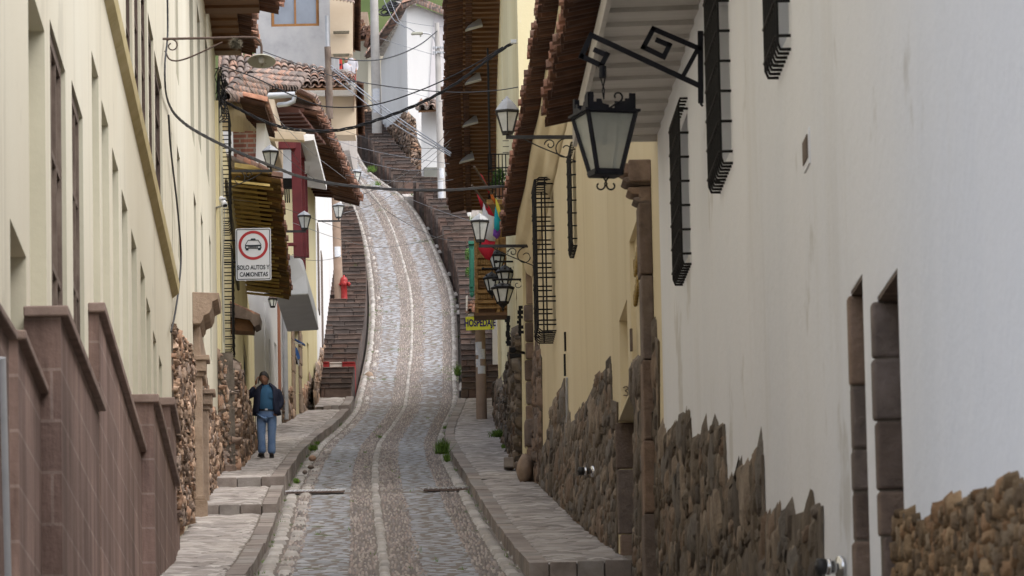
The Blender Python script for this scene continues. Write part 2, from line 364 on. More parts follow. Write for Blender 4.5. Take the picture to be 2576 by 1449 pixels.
# ---------------------------------------------------------------- wall lines (plan)
class Wall:
    """a vertical wall plane through two plan points; s runs along it, h is height, d is distance towards the street"""
    def __init__(s, ax, ay, bx, by, side):
        s.A = Vector((ax, ay, 0)); t = Vector((bx-ax, by-ay, 0)); s.L = t.length; s.T = t.normalized()
        s.N = Vector((s.T.y, -s.T.x, 0))
        if s.N.x*side < 0: s.N = -s.N
    def pt(s, a, h, d=0): p = s.A + s.T*a + s.N*d; return Vector((p.x, p.y, h))
    def hit(s, u, v, d=0):
        r = ray(u, v); A = s.A + s.N*d
        t = A.dot(s.N)/Vector((r.x, r.y, 0)).dot(s.N); p = r*t
        return (Vector((p.x, p.y, 0))-A).dot(s.T), p.z
    def sY(s, y): return (y-s.A.y)/s.T.y
    def Y(s, a): return s.A.y + s.T.y*a
    def x(s, y, d=0): return s.pt(s.sY(y), 0, d).x
    def box(s, mb, s0, s1, h0, h1, d0, d1):
        return mb.frame_box(s.pt(s0, h0, d0), s.T*(s1-s0), s.N*(d1-d0), (0, 0, h1-h0))
    def rect(s, u0, u1, v0, v1, d=0):      # u0: side where v0/v1 (top/bottom) were read
        a, top = s.hit(u0, v0, d); _, bot = s.hit(u0, v1, d); b, _ = s.hit(u1, v0, d)
        return min(a, b), max(a, b), bot, top
WL1 = Wall(-4.37+.0306*36, 30, -4.37-.0306*37.6, 103.6, 1)          # long cream house, left
WL2 = Wall(-5.42, 102.5, -6.62, 143, 1)                              # yellow house on rubble stone
WL3 = Wall(-6.55, 143, -5.75, 162, 1)                               # white balcony house, then stone doorway house
WL5 = Wall(-5.75, 162, -6.25, 204, 1)                               # house beside the left stairs
WR1 = Wall(3.26-.0297*22, 22, 3.26-.0297*57.5, 57.5, -1)            # white house, right
WR2 = Wall(3.26-.0297*57.5, 57.5, .36, 97.6, -1)                    # ochre house
WR3 = Wall(.19, 97.6, -.30, 140, -1)
WR4 = Wall(-.30, 140, -.48, 168, -1)
def left_wall_x(y):
    if y < 103.3: return WL1.x(y)
    if y < 143: return WL2.x(y)
    if y < 162: return WL3.x(y)
    return WL5.x(y)
def right_wall_x(y):
    if y < 57.5: return WR1.x(y)
    if y < 97.6: return WR2.x(y)
    if y < 140: return WR3.x(y)
    return WR4.x(y)

# ---------------------------------------------------------------- ground sheet and hillside
mb = MB(); ys = [15, 30, 50, 70, 90, 110, 130, 150, 160, 170, 180, 190, 200, 206, 220, 235, 250, 261, 270, 300, 340, 400]
xs = [-90, -40, -14, -3, 2, 12, 40, 90]
for y in ys:
    for x in xs: mb.v.append((x, y, float(gh(y)) - .35 - (4.5 if 204 < y < 262 else 0)))
n = len(xs)
for j in range(len(ys)-1):
    for i in range(n-1): mb.f.append((j*n+i, j*n+i+1, (j+1)*n+i+1, (j+1)*n+i)); mb.m.append(0); mb.sm.append(True)
tag(mb.build('ground', M_roadbase), None, None, kind='structure')
# ---------------------------------------------------------------- road: base strip plus its stones
def strip(fl, fr, zoff, ys, mb, n=6):
    k = len(mb.v)
    for y in ys:
        a, b = fl(y), fr(y)
        for i in range(n+1):
            t = i/n; mb.v.append((a+(b-a)*t, y, float(gh(y))+zoff(y)))
    for j in range(len(ys)-1):
        for i in range(n):
            o = k + j*(n+1)+i; mb.f.append((o, o+1, o+n+2, o+n+1)); mb.m.append(mb.mi); mb.sm.append(True)
Vs = []; Fs = []; Ms = []; nv = 0
def push(V, F, m):
    global nv
    Vs.append(V); Fs.append(F+nv); Ms.append(np.full(len(F), m)); nv += len(V)
rb = MB(); strip(lambda y: gxl(y)-.02, lambda y: gxr(y)+.02, lambda y: 0.0, list(np.arange(40, 250, 2.0)), rb)
push(np.array(rb.v), np.array(rb.f), 0)
BANDS = [(0,.08,'e'),(.08,.148,'p'),(.148,.355,'s'),(.355,.462,'p'),(.462,.518,'c'),(.518,.64,'p'),(.64,.838,'s'),(.838,.925,'p'),(.925,1,'e')]
DRAIN_Y = 97.2
def road_stones():
    for t0, t1, kd in BANDS:
        C = []; A = []; B = []; Z = []
        y = 56.0
        while y < 238:
            w = float(gxr(y)-gxl(y)); x0 = float(gxl(y))+w*t0; bw = w*(t1-t0)
            f = float(np.interp(y, [60, 100, 160, 200, 240], [1, .85, .5, .42, .5]))
            if kd == 'p': ly, lx, hz = .62*f, .05 if y < 120 else .055, .026
            elif kd == 's': ly, lx, hz = .34*f, random.uniform(.18, .42), .008
            else: ly, lx, hz = .66*f, bw, .048
            sl = float(gh(y+.5)-gh(y-.5)); dx = float(gxl(y+.5)+gxr(y+.5)-gxl(y-.5)-gxr(y-.5))/2
            bend = .0
            x = x0 + (random.uniform(-.5, 0)*lx if kd in 'ps' else 0); end = x0+bw
            while x < end - .02:
                if kd == 's': lx = min(random.uniform(.14, .46), end-x+.03)
                if kd in 'ec': lx = bw*random.uniform(.88, 1.08)
                L = lx
                if kd == 'p': L = lx*random.uniform(.75, 1.3)
                cx = x + L/2
                if abs(y-DRAIN_Y) > .45 or kd in 'pc' and False:
                    jy = random.uniform(-.32, .32)*ly if kd != 'e' else random.uniform(-.1, .1)*ly
                    yy = y + jy; lyy = ly*random.uniform(.8, 1.25)
                    C.append((cx + random.uniform(-.15, .15)*(.05 if kd != 's' else .02), yy, float(gh(yy)) - .002 + random.uniform(-.006, .006)*(1 if kd != 's' else .35)))
                    sk = random.uniform(-.05, .05) if kd in 's' else random.uniform(-.12, .12)
                    A.append((L*(.51 if kd != 's' else .55), sk*L*2.2, random.uniform(-.005, .005)*(kd == 's'))); q_ = .53 if kd != 's' else .66; B.append((dx*lyy*q_, lyy*q_, sl*lyy*q_ + (random.uniform(-.003, .004) if kd == 's' else 0)))
                    Z.append((0, 0, hz*random.uniform(.65, 1.35)))
                x += L if kd != 'ec' else bw
            y += ly*.92
        C, A, B, Z = map(np.array, (C, A, B, Z))
        near = C[:, 1] < 130
        for sel, k in ((near, 5 if kd != 's' else 4), (~near, 4)):
            V, F = lumps(C[sel], A[sel], B[sel], Z[sel], k=k, flat={'p': 2.0, 's': 7, 'e': 2.6, 'c': 2.6}[kd], jit=.05 if kd != 's' else .07, skirt=-1.0)
            push(V, F, {'p': 1, 's': 2, 'e': 3, 'c': 3}[kd])
road_stones()
road = np_mesh('road', np.concatenate(Vs), np.concatenate(Fs), [M_roadbase, M_pebble, M_slab, M_edge], np.concatenate(Ms))
tag(road, None, None, kind='structure')

# ---------------------------------------------------------------- sidewalks: base, slabs laid across, kerb stones
def sidewalk(name, fin, fk, segs, sgn):
    """fin: wall side x(y); fk: kerb side x(y); segs: (y0, y1, off0, off1); sgn +1 when the road is on the +x side"""
    global Vs, Fs, Ms, nv
    Vs = []; Fs = []; Ms = []; nv = 0
    for y0, y1, o0, o1 in segs:
        off = lambda y: float(np.interp(y, [y0, y1], [o0, o1]))
        ys = list(np.linspace(y0+.06, y1, max(3, int((y1-y0)/1.5))))
        # base: top sheet and outer + front faces as a closed block
        V = []; F = []
        for y in ys:
            a, b = float(fin(y))-.3*sgn, float(fk(y))-.05*sgn
            z = float(gh(y))+off(y)-.03
            V += [(a, y, z), (b, y, z), (b, y, z-.5), (a, y, z-.5)]
        for j in range(len(ys)-1):
            o = 4*j
            for i in range(4): F.append((o+i, o+(i+1)%4, o+4+(i+1)%4, o+4+i) if sgn > 0 else (o+i, o+4+i, o+4+(i+1)%4, o+(i+1)%4))
        F.append((0, 1, 2, 3)); e = 4*(len(ys)-1); F.append((e+3, e+2, e+1, e))
        push(np.array(V), np.array(F), 1)
        # slabs
        C = []; A = []; B = []; Z = []; y = y0+.1
        while y < y1-.1:
            f = float(np.interp(y, [60, 100, 160], [1, .85, .5])); ly = .25*f
            a, b = float(fin(y)), float(fk(y))-.27*sgn
            x, xe = min(a, b), max(a, b); x -= random.uniform(0, .3)
            sl = float(gh(y+.5)-gh(y-.5))
            while x < xe:
                L = random.uniform(.25, .85); x1 = min(x+L, xe); x0c = max(x, min(a, b)-.05)
                if x1-x0c > .05:
                    yy = min(max(y+random.uniform(-.2, .2)*ly, y0+.15), y1-.15)
                    C.append(((x0c+x1)/2, yy, float(gh(yy))+off(yy)-.010+random.uniform(-.0035, .0035)))
                    A.append(((x1-x0c)*.5, random.uniform(-.02, .02), random.uniform(-.004, .004))); B.append((0, ly*.52, sl*ly*.52+random.uniform(-.002, .003)))
                    Z.append((0, 0, .012*random.uniform(.7, 1.2)))
                x = x1 + .004
            y += ly
        V, F = lumps(*map(np.array, (C, A, B, Z)), k=4, flat=9, jit=.05, skirt=-1.2); push(V, F, 0)
        # kerb stones: boxes with a real face
        y = y0
        mb = MB()
        while y < y1-.05:
            ye = min(y + random.uniform(.9, 1.9), y1); ye = y1 if y1-ye < .4 else ye
            k0, k1 = float(fk(y)), float(fk(ye)); j = random.uniform(-.012, .012); jz = random.uniform(-.008, .01)
            z0, z1 = float(gh(y))+off(y)+jz, float(gh(ye))+off(ye)+jz; w = .24*sgn; gp = .012
            p = [(k0-w+j, y, z0-.6), (k0+j, y, z0-.6), (k1+j, ye-gp, z1-.6), (k1-w+j, ye-gp, z1-.6),
                 (k0-w+j, y, z0), (k0+j-.02*sgn, y, z0), (k1+j-.02*sgn, ye-gp, z1), (k1-w+j, ye-gp, z1)]
            mb.box8(p); y = ye
        F = np.array(mb.f)
        if sgn < 0: F = F[:, ::-1]
        push(np.array(mb.v), F, 2)
    o = np_mesh(name, np.concatenate(Vs), np.concatenate(Fs), [M_walk, M_mortar, M_kerb], np.concatenate(Ms), smooth=False)
    return tag(o, None, None, kind='structure')
sidewalk('sidewalk_left', left_wall_x, gxl, [(45, 86.8, .26, .10), (86.8, 97.0, .23, .17), (97.0, 157.5, .32, .17), (157.5, 161.6, .27, .27)], 1)
def step_face(y, x0, x1, ztop, zbot, nm):           # the riser stone across a sidewalk step
    mb = MB(); n = 3; xs_ = np.linspace(x0, x1, n+1)
    for i in range(n): mb.frame_box((xs_[i]+.006, y-.05, zbot-.1), (xs_[i+1]-xs_[i]-.012, 0, 0), (0, .3, 0), (0, 0, ztop-zbot+.1+random.uniform(-.006, .006)))
    return tag(mb.build(nm, M_kerb, bevel=.012), None, None, kind='structure')
step_face(86.8, left_wall_x(86.8)+.02, float(gxl(86.8))-.26, float(gh(86.8))+.235, float(gh(86.8))+.1, 'sidewalk_step')
step_face(97.0, left_wall_x(97)+.02, float(gxl(97))+.0, float(gh(97))+.325, float(gh(97))+.0, 'sidewalk_step')
step_face(157.5, left_wall_x(157.5)+.5, float(gxl(157.5))-.1, float(gh(157.5))+.275, float(gh(157.5))+.17, 'sidewalk_step')
sidewalk('sidewalk_right', right_wall_x, gxr, [(64.3, 98.5, .20, .17), (98.5, 161.5, .19, .17)], -1)
step_face(64.3, float(gxr(64.3))+.25, right_wall_x(64.3)-.02, float(gh(64.3))+.205, float(gh(64.3))-.1, 'sidewalk_step')

# ---------------------------------------------------------------- stone stairs
def stairs(name, xl, xr, y0, y1, z0, z1, n, painted=None):
    mb = MB(); t = (y1-y0)/n; r = (z1-z0)/n
    for i in range(n):
        y = y0+t*i; zt = z0+r*(i+1); a, b = float(xl(y)), float(xr(y)); w = b-a
        k = random.choice([2, 3, 3, 4]) if i != painted else 3
        cuts = [0]+sorted(random.uniform(.15, .85) for _ in range(k-1))+[1] if i != painted else [0, .33, .66, 1]
        for j in range(k):
            if cuts[j+1]-cuts[j] < .04: continue
            mb.mi = 0
            if i == painted: mb.mi = 1 if j != 1 else 2
            jz = random.uniform(-.012, .012); jy = random.uniform(-.03, .03)
            mb.frame_box((a+w*cuts[j]+.006, y+jy, zt-r-2.2), (w*(cuts[j+1]-cuts[j])-.012, 0, 0), (0, t*1.3, 0), (0, 0, r+2.2+jz-.03))
            mb.frame_box((a+w*cuts[j]+.004, y+jy-.025, zt+jz-.03), (w*(cuts[j+1]-cuts[j])-.008, 0, 0), (0, t*1.3, 0), (0, 0, .035))
    o = mb.build(name, [M_step, M_redstep, M_whitestep], bevel=.012)
    return tag(o, None, None, kind='structure')
_ls = [(161.5,788,1022),(168,800,950),(177,822,850),(185,836,750),(190,842,700),(198,847,610),(205,850,545)]
_lsx = [P(u, v, y).x for y, u, v in _ls]; _lsy = [q[0] for q in _ls]
stairs('stone_stairs_left', lambda y: np.interp(y, _lsy, _lsx), lambda y: gxl(y)-.10+.0*y, 161.6, 205, float(gh(161.6))+.27, float(gh(205))+.25, 45, painted=5)
_rs = [(161.5,1257,1022),(172,1257,900),(185,1250,760),(195,1195,640),(203,1150,560),(210,1112,500)]
_rsx = [P(u, v, y).x for y, u, v in _rs]; _rsy = [q[0] for q in _rs]
stairs('stone_stairs_right', lambda y: gxr(y)+.10, lambda y: np.interp(y, _rsy, _rsx), 161.5, 209, float(gh(161.5))+.17, float(gh(209))+.75, 48)
_fl = [(214,1000,470),(222,972,430),(232,940,380),(242,915,335),(250,893,300)]
_flx = [P(u, v, y).x for y, u, v in _fl]; _fly = [q[0] for q in _fl]
_fr = [(214,1075,478),(232,1000,390),(250,945,300)]
_frx = [P(u, v, y).x for y, u, v in _fr]; _fry = [q[0] for q in _fr]
stairs('stone_stairs_far', lambda y: np.interp(y, _fly, _flx), lambda y: np.interp(y, _fry, _frx), 214, 252, P(1030,478,214).z, P(910,296,252).z, 24)
mb = MB()   # landing between the two flights
mb.box8([P(1005,490,209.5), P(1130,497,209.5), P(1130,480,218), P(985,473,218)] and
        [(P(1018,495,209).x, 209, 20), (P(1200,495,209).x, 209, 20), (P(1200,495,209).x, 222, 20), (P(1000,475,222).x, 222, 20),
         (P(1018,495,209).x, 209, P(1018,495,209).z), (P(1200,495,209).x, 209, P(1100,494,209).z), (P(1200,495,209).x, 222, P(1100,474,222).z), (P(1000,475,222).x, 222, P(1000,478,222).z)])
tag(mb.build('path', M_walk), None, None, kind='structure')
# hillside behind the roofs
mb = MB(); n = 24
for j in range(18):
    y = 262 + j*9
    for i in range(n+1):
        x = -70 + 140*i/n
        z = 40 + (y-262)*.62 + 2.5*math.sin(x*.13+j*.7) + 1.5*math.sin(x*.31-j)
        mb.v.append((x, y, z))
for j in range(17):
    for i in range(n): o = j*(n+1)+i; mb.f.append((o, o+1, o+n+2, o+n+1)); mb.m.append(0); mb.sm.append(True)
tag(mb.build('hillside', M_hill), None, None, kind='structure')
# ---------------------------------------------------------------- building helpers
def inside(poly, x, y):
    c = False; n = len(poly); j = n-1
    for i in range(n):
        xi, yi = poly[i]; xj, yj = poly[j]
        if (yi > y) != (yj > y) and x < (xj-xi)*(y-yi)/(yj-yi)+xi: c = not c
        j = i
    return c
def facade(w, s0, s1, h0, h1, ops, mats, parent, name='wall', back=6.0, top=None):
    """plaster wall with real recessed openings; mats = [wall, jamb]"""
    mb = MB()
    ops = [(max(a, s0+.02), min(b, s1-.02), c, d, e) for a, b, c, d, e in ops]
    S_ = sorted({s0, s1, *[o[0] for o in ops], *[o[1] for o in ops]}); Hs = sorted({h0, h1, *[o[2] for o in ops], *[o[3] for o in ops]})
    for i in range(len(S_)-1):
        run = None
        for j in range(len(Hs)):
            cm = (S_[i]+S_[i+1])/2
            solid = j < len(Hs)-1 and not any(o[0] < cm < o[1] and o[2] < (Hs[j]+Hs[j+1])/2 < o[3] for o in ops)
            if solid and run is None: run = Hs[j]
            if not solid and run is not None:
                mb.mi = 0; mb.add([w.pt(S_[i], run), w.pt(S_[i+1], run), w.pt(S_[i+1], Hs[j]), w.pt(S_[i], Hs[j])], [(0,1,2,3)]); run = None
    for a, b, c, d, e in ops:
        mb.mi = 1
        f = [w.pt(a,c), w.pt(b,c), w.pt(b,d), w.pt(a,d)]; k = [w.pt(a,c,-e), w.pt(b,c,-e), w.pt(b,d,-e), w.pt(a,d,-e)]
        mb.add(f+k, [(0,1,5,4),(1,2,6,5),(2,3,7,6),(3,0,4,7)]); mb.add(k, [(0,1,2,3)])
    mb.mi = 0
    A, B, C, D = w.pt(s0,h0), w.pt(s1,h0), w.pt(s1,h1), w.pt(s0,h1)
    a, b, c, d = w.pt(s0,h0,-back), w.pt(s1,h0,-back), w.pt(s1,h1,-back), w.pt(s0,h1,-back)
    mb.add([A,B,C,D,a,b,c,d], [(0,3,7,4),(1,5,6,2),(3,2,6,7),(4,7,6,5)])
    return mb.build(name, mats, parent)
def window(w, a, b, c, d, dep, parent, fm=M_oldwood, gm=M_glass, bars=1, rails=1, name='window', fw=.09):
    """timber frame (part) with its pane (sub-part), set dep metres into the wall"""
    mb = MB(); t = .05
    w.box(mb, a, a+fw, c, d, -dep-t, -dep+.02); w.box(mb, b-fw, b, c, d, -dep-t, -dep+.02)
    w.box(mb, a+fw, b-fw, c, c+fw, -dep-t, -dep+.018); w.box(mb, a+fw, b-fw, d-fw, d, -dep-t, -dep+.018)
    for k in range(bars):
        m = a + (b-a)*(k+1)/(bars+1); w.box(mb, m-.03, m+.03, c+fw, d-fw, -dep-t, -dep+.014)
    for k in range(rails):
        m = c + (d-c)*(k+1)/(rails+1); w.box(mb, a+fw, b-fw, m-.03, m+.03, -dep-t, -dep+.010)
    o = mb.build(name, fm, parent)
    g_ = MB(); w.box(g_, a+fw*.5, b-fw*.5, c+fw*.5, d-fw*.5, -dep-.045, -dep-.02); g_.build('pane', gm, o)
    return o
def stone_patch(w, poly, parent, m=M_stone, cs=.30, ln=(.6,1.3), pr=.09, name='stone_base', d0=0.0, smin=-1e9, jit=.14):
    """irregular rubble set in mortar inside a polygon given in pixels on wall w"""
    pl = [(max(a_, smin), b_) for a_, b_ in (w.hit(u, v, d0) for u, v in poly)]
    mb = MB(); n = len(pl)
    mb.prism([w.pt(s, h, .004) for s, h in pl], w.N*(d0+.02))
    bo = None
    s0, s1 = min(p[0] for p in pl), max(p[0] for p in pl); h0, h1 = min(p[1] for p in pl), max(p[1] for p in pl)
    C = []; A = []; B = []; Z = []
    T = np.array(w.T); N = np.array(w.N)
    for cs_, ln_, pr_ in ((cs*.5, (ln[0]*.4, ln[1]*.5), pr*.75), (cs, ln, pr)):
        h = h0
        while h < h1:
            ch = cs_*random.choice([.6,.8,1,1.1,1.35,1.7])*random.uniform(.9, 1.1); s = s0 - random.uniform(0, ln_[1])
            while s < s1:
                L = random.uniform(ln_[0]*.7, ln_[1]*1.15); cx = s+L/2; cy = h+ch/2 + random.uniform(-.35, .35)*ch
                kx, ky = random.uniform(.47, .54), random.uniform(.47, .58); okx = inside(pl, cx, cy)
                if okx and not (inside(pl, cx-.4*L, cy+.2*ch) and inside(pl, cx+.4*L, cy+.2*ch)):    # trim stones that would stick out past the edge
                    kx *= .55; L2 = L*.3
                    if not inside(pl, cx+L2, cy): cx -= L*.2
                    elif not inside(pl, cx-L2, cy): cx += L*.2
                    ky *= .85
                if okx:
                    C.append(np.array(w.pt(cx, cy, d0+.015))); r = random.uniform(-.5, .5)
                    A.append(T*L*kx + np.array((0, 0, r*ch*.5))); B.append(np.array((0, 0, ch*ky)) - T*L*.3*r); Z.append(N*pr_*random.uniform(.5, 1.5))
                s += L
            h += ch*.92
    base = mb.build(name, M_mortar, parent)
    if C:
        V, F = lumps(*map(np.array, (C, A, B, Z)), k=6, flat=6, jit=jit, skirt=-.5)
        so = np_mesh('stones', V, F, [m], None, True, parent=base)
    return base
def ashlar_column(w, s0, s1, h0, h1, d0, d1, parent, m=M_ashlar, bh=(.35,.6), name='stone_jamb', bev=.03):
    mb = MB(); h = h0
    while h < h1-.02:
        e = min(h+random.uniform(*bh), h1); e = h1 if h1-e < .15 else e
        j = random.uniform(-.03, .03); w.box(mb, s0+j*.3, s1+j*.3, h+.012, e, d0, d1+random.uniform(-.02, .02)); h = e
    return mb.build(name, m, parent, bevel=bev)
def barrel(mb, p, a, up, n, r, L, seg=5, r2=None):
    """half-round tile from p along a, bulging to n"""
    a = Vector(a); n = Vector(n).normalized(); x = a.normalized().cross(n); r2 = r2 or r
    vs = []
    for e, rr in ((0, r), (1, r2)):
        for k in range(seg+1):
            t = math.pi*k/seg; vs.append(Vector(p) + a*e + x*math.cos(t)*rr + n*math.sin(t)*rr)
    q = [Vector(p)+a*e + x*math.cos(math.pi*k/seg)*rr*.82 + n*math.sin(math.pi*k/seg)*rr*.82 for e, rr in ((0, r), (1, r2)) for k in range(seg+1)]
    m = seg+1; fs = [(i, i+1, m+i+1, m+i) for i in range(seg)] + [(2*m+i+1, 2*m+i, 3*m+i, 3*m+i+1) for i in range(seg)] + [(i+1, i, 2*m+i, 2*m+i+1) for i in range(seg)]
    o = mb.smooth; mb.smooth = True; mb.add(vs+q, fs); mb.smooth = o
def tile_roof(o, a, b, parent, pitch=.24, rows=5, mats=None, name='roof', slab=True, jit=.02, b2=None):
    """clay barrel-tile roof: corner o, a along the eave, b up the slope"""
    o = Vector(o); a = Vector(a); b = Vector(b); b2 = Vector(b2) if b2 is not None else b; b0 = b; n = a.cross(b).normalized()
    if n.z < 0: n = -n
    mb = MB(); W = a.length; k = max(2, int(W/pitch)); st = a/k; r = st.length*.36
    for i in range(k):
        bl = b0.lerp(b2, (i+.5)/k)/rows
        for j in range(rows):
            p = o + st*(i+.5) + bl*j + n*(r*.35+random.uniform(-jit, jit)*.5) + st.normalized()*random.uniform(-jit, jit) - bl.normalized()*random.uniform(0, .05)
            mb.mi = 0; barrel(mb, p + n*.03, bl*1.12 - n*.035, 0, n, r*1.12, 1, 5, r*.92)
        for j in range(rows):
            p = o + st*i + bl*j + n*(r*.75+random.uniform(-jit, jit)*.4) - bl.normalized()*random.uniform(.04, .0)
            barrel(mb, p, bl*1.1 + n*.03, 0, -n, r, 1, 4, r*.85)
    if slab:
        mb.mi = 1; mb.prism([o-n*.06, o+a-n*.06, o+a+b2-n*.06, o+b-n*.06], -n*.06)
    return mb.build(name, mats or [M_tile, M_wood], parent, fix=False)
def lapped(w, s0, s1, h, d0, d1, pitch, step, m, parent, name='soffit', rise=0.0, th=.04):
    """eave soffit of boards, each lapping a little below the next one"""
    mb = MB(); k = max(1, int((s1-s0)/pitch)); p = (s1-s0)/k
    for i in range(k):
        a, b = s0+i*p, s0+(i+1)*p+.02; j = random.uniform(-.006, .006)
        q = [w.pt(a, h-step+j, d0), w.pt(b, h+j, d0), w.pt(b, h+rise+j, d1), w.pt(a, h-step+rise+j, d1)]
        mb.box8(q + [v+Vector((0, 0, th+step)) for v in q])
    return mb.build(name, m, parent)
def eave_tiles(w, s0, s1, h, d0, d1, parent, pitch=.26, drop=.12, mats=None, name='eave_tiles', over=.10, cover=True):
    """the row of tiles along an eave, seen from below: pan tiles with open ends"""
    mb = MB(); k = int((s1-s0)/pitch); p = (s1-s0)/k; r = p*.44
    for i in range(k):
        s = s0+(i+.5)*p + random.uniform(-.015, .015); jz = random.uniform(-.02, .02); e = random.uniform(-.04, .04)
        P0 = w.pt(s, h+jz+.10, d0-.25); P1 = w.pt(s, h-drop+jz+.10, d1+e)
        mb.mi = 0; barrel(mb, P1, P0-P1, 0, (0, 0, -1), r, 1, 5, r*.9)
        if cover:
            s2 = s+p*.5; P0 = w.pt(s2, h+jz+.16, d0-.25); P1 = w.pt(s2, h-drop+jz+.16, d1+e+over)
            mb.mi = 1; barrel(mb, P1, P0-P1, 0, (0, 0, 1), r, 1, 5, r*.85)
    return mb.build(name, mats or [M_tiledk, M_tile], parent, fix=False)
def quad_block(pts, th, m, name, parent, bevel=0):
    """a real slab: front outline pts, thickness vector th"""
    mb = MB(); mb.prism(pts, th); return mb.build(name, m, parent, bevel=bevel)
def grille(w, s0, s1, h0, h1, p, parent, dv=.14, rows=5, r=.012, side=1, pair=False, m=M_black, ends=True, name='window_grille', comb=5):
    """projecting iron window cage: uprights, returns into the wall, comb of bent bars top and bottom"""
    mb = MB(); n = max(2, int((s1-s0)/dv)); comb = min(comb, n)
    for i in range(n+1):
        s = s0+(s1-s0)*i/n
        hb = h0 + (.0 if i in (0, n) else 0)
        mb.tube([w.pt(s, hb, .0), w.pt(s, hb, p*.8), w.pt(s, hb+.05, p), w.pt(s, h1-.05, p), w.pt(s, h1, p*.8), w.pt(s, h1, .0)], r, 6)
    hs = [h0+.10+(h1-h0-.2)*k/rows for k in range(rows+1)]
    for h in hs:
        for dh in ((0, .07) if pair else (0,)):
            mb.tube([w.pt(s0-.01, h+dh, 0), w.pt(s0-.01, h+dh, p*.9), w.pt(s0+.03, h+dh, p+.012), w.pt(s1-.03, h+dh, p+.012), w.pt(s1+.01, h+dh, p*.9), w.pt(s1+.01, h+dh, 0)], r*.95, 6)
    if pair:
        for q in (.5,): 
            for s in (s0-.01, s1+.01): mb.tube([w.pt(s, h0, p*q), w.pt(s, h1, p*q)], r, 6)
    return mb.build(name, m, parent)
def base_empty(name, w, s, h, label, cat, group=None):
    return thing(name, w.pt(s, h, 0), label, cat, group)

# ================================================================= LEFT: long cream house
w = WL1
H1 = base_empty('cream_house', w, 0, float(gh(32)), 'long cream plastered house with brown stone plinths and tall recessed windows', 'house')
ops = []; wins = []
def opn(u0, u1, vt, vb, dep, win=None):
    a, b, c, d = w.rect(u0, u1, vt, vb); ops.append((a, b, c, d, dep))
    if win: wins.append((a, b, c, d, win))
opn(70, 111, -60, 1600, .22)
opn(125, 163, 47, 1500, .30, 'w'); opn(180, 207, 200, 1400, .30, 'w'); opn(25, 65, 548, 1500, .30)
for u0, u1, vt in ((230,247,127),(255,272,250),(282,297,370),(306,320,475),(330,343,575),(353,364,655),(368,378,745),(385,393,830),(400,407,892)):
    opn(u0, u1, vt, min(1250, vt+900), .32)
sU = w.sY(35)
for u0, u1, vt, vb in ((313,329,-330,110),(335,350,-230,215),(353,368,-90,320),(372,385,30,400),(388,406,125,500)):
    opn(u0, u1, vt, vb, .16, 'g')
sE = w.sY(76)
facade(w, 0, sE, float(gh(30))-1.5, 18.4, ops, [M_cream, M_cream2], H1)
for a, b, c, d, k in wins:
    if k == 'w': window(w, a+.01, b-.25, c+.02, d-.02, .045, H1, M_oldwood, M_oldwood, bars=2, rails=4)
    else: window(w, a+.01, b-.02, c+.01, d-.02, .05, H1, M_rust, M_glass, bars=1, rails=3)
mb = MB(); a, h = w.hit(272, 0); b, h2 = w.hit(422, 662); hh = (h+h2)/2
k = 26
for i in range(k):
    sa, sb = (sE-.1)*i/k, (sE-.1)*(i+1)/k; ha, hb = h+(h2-h)*(sa-a)/(b-a), h+(h2-h)*(sb-a)/(b-a)
    q = [w.pt(sa, ha-.20, .0), w.pt(sb, hb-.20, .0), w.pt(sb, hb-.13, .085), w.pt(sa, ha-.13, .085)]
    mb.box8(q + [w.pt(sa, ha+.02, 0), w.pt(sb, hb+.02, 0), w.pt(sb, hb, .10), w.pt(sa, ha, .10)])
M_ledge = mat('stained ledge', [(.40,.33,.165),(.52,.44,.26)], nscale=2, bump=.4, bscale=14, streak=((.16,.13,.07), .6, .56, 2.5, (1,.5,1)))
mb.build('ledge', M_ledge, H1)
def plinth(u0, u1, v0, v1, d, capv, vb=1700, pillar=False):
    """stone plinth with level coping: (u0,v0) near top corner of the front face, (u1,v1) far top corner"""
    s0, h0 = w.hit(u0, v0, d); s1, h1 = w.hit(u1, v1, d)
    b0, b1 = min(h0, float(gh(w.Y(s0)))-.4), min(float(gh(w.Y(s1)))-.4, h1-.1)
    ct = capv*px(w.Y(s0))
    mb = MB(); mb.prism([w.pt(s0, b0, 0), w.pt(s1, b1, 0), w.pt(s1, h1-ct, 0), w.pt(s0, h0-ct, 0)], w.N*d)
    o = mb.build('plinth', M_plinth_b, H1)
    cb = MB(); e = .06
    cb.prism([w.pt(s0-.05, h0-ct, 0), w.pt(s1+.02, h1-ct, 0), w.pt(s1+.02, h1, 0), w.pt(s0-.05, h0, 0)], w.N*(d+e))
    cb.build('coping', M_coping, o, bevel=.012)
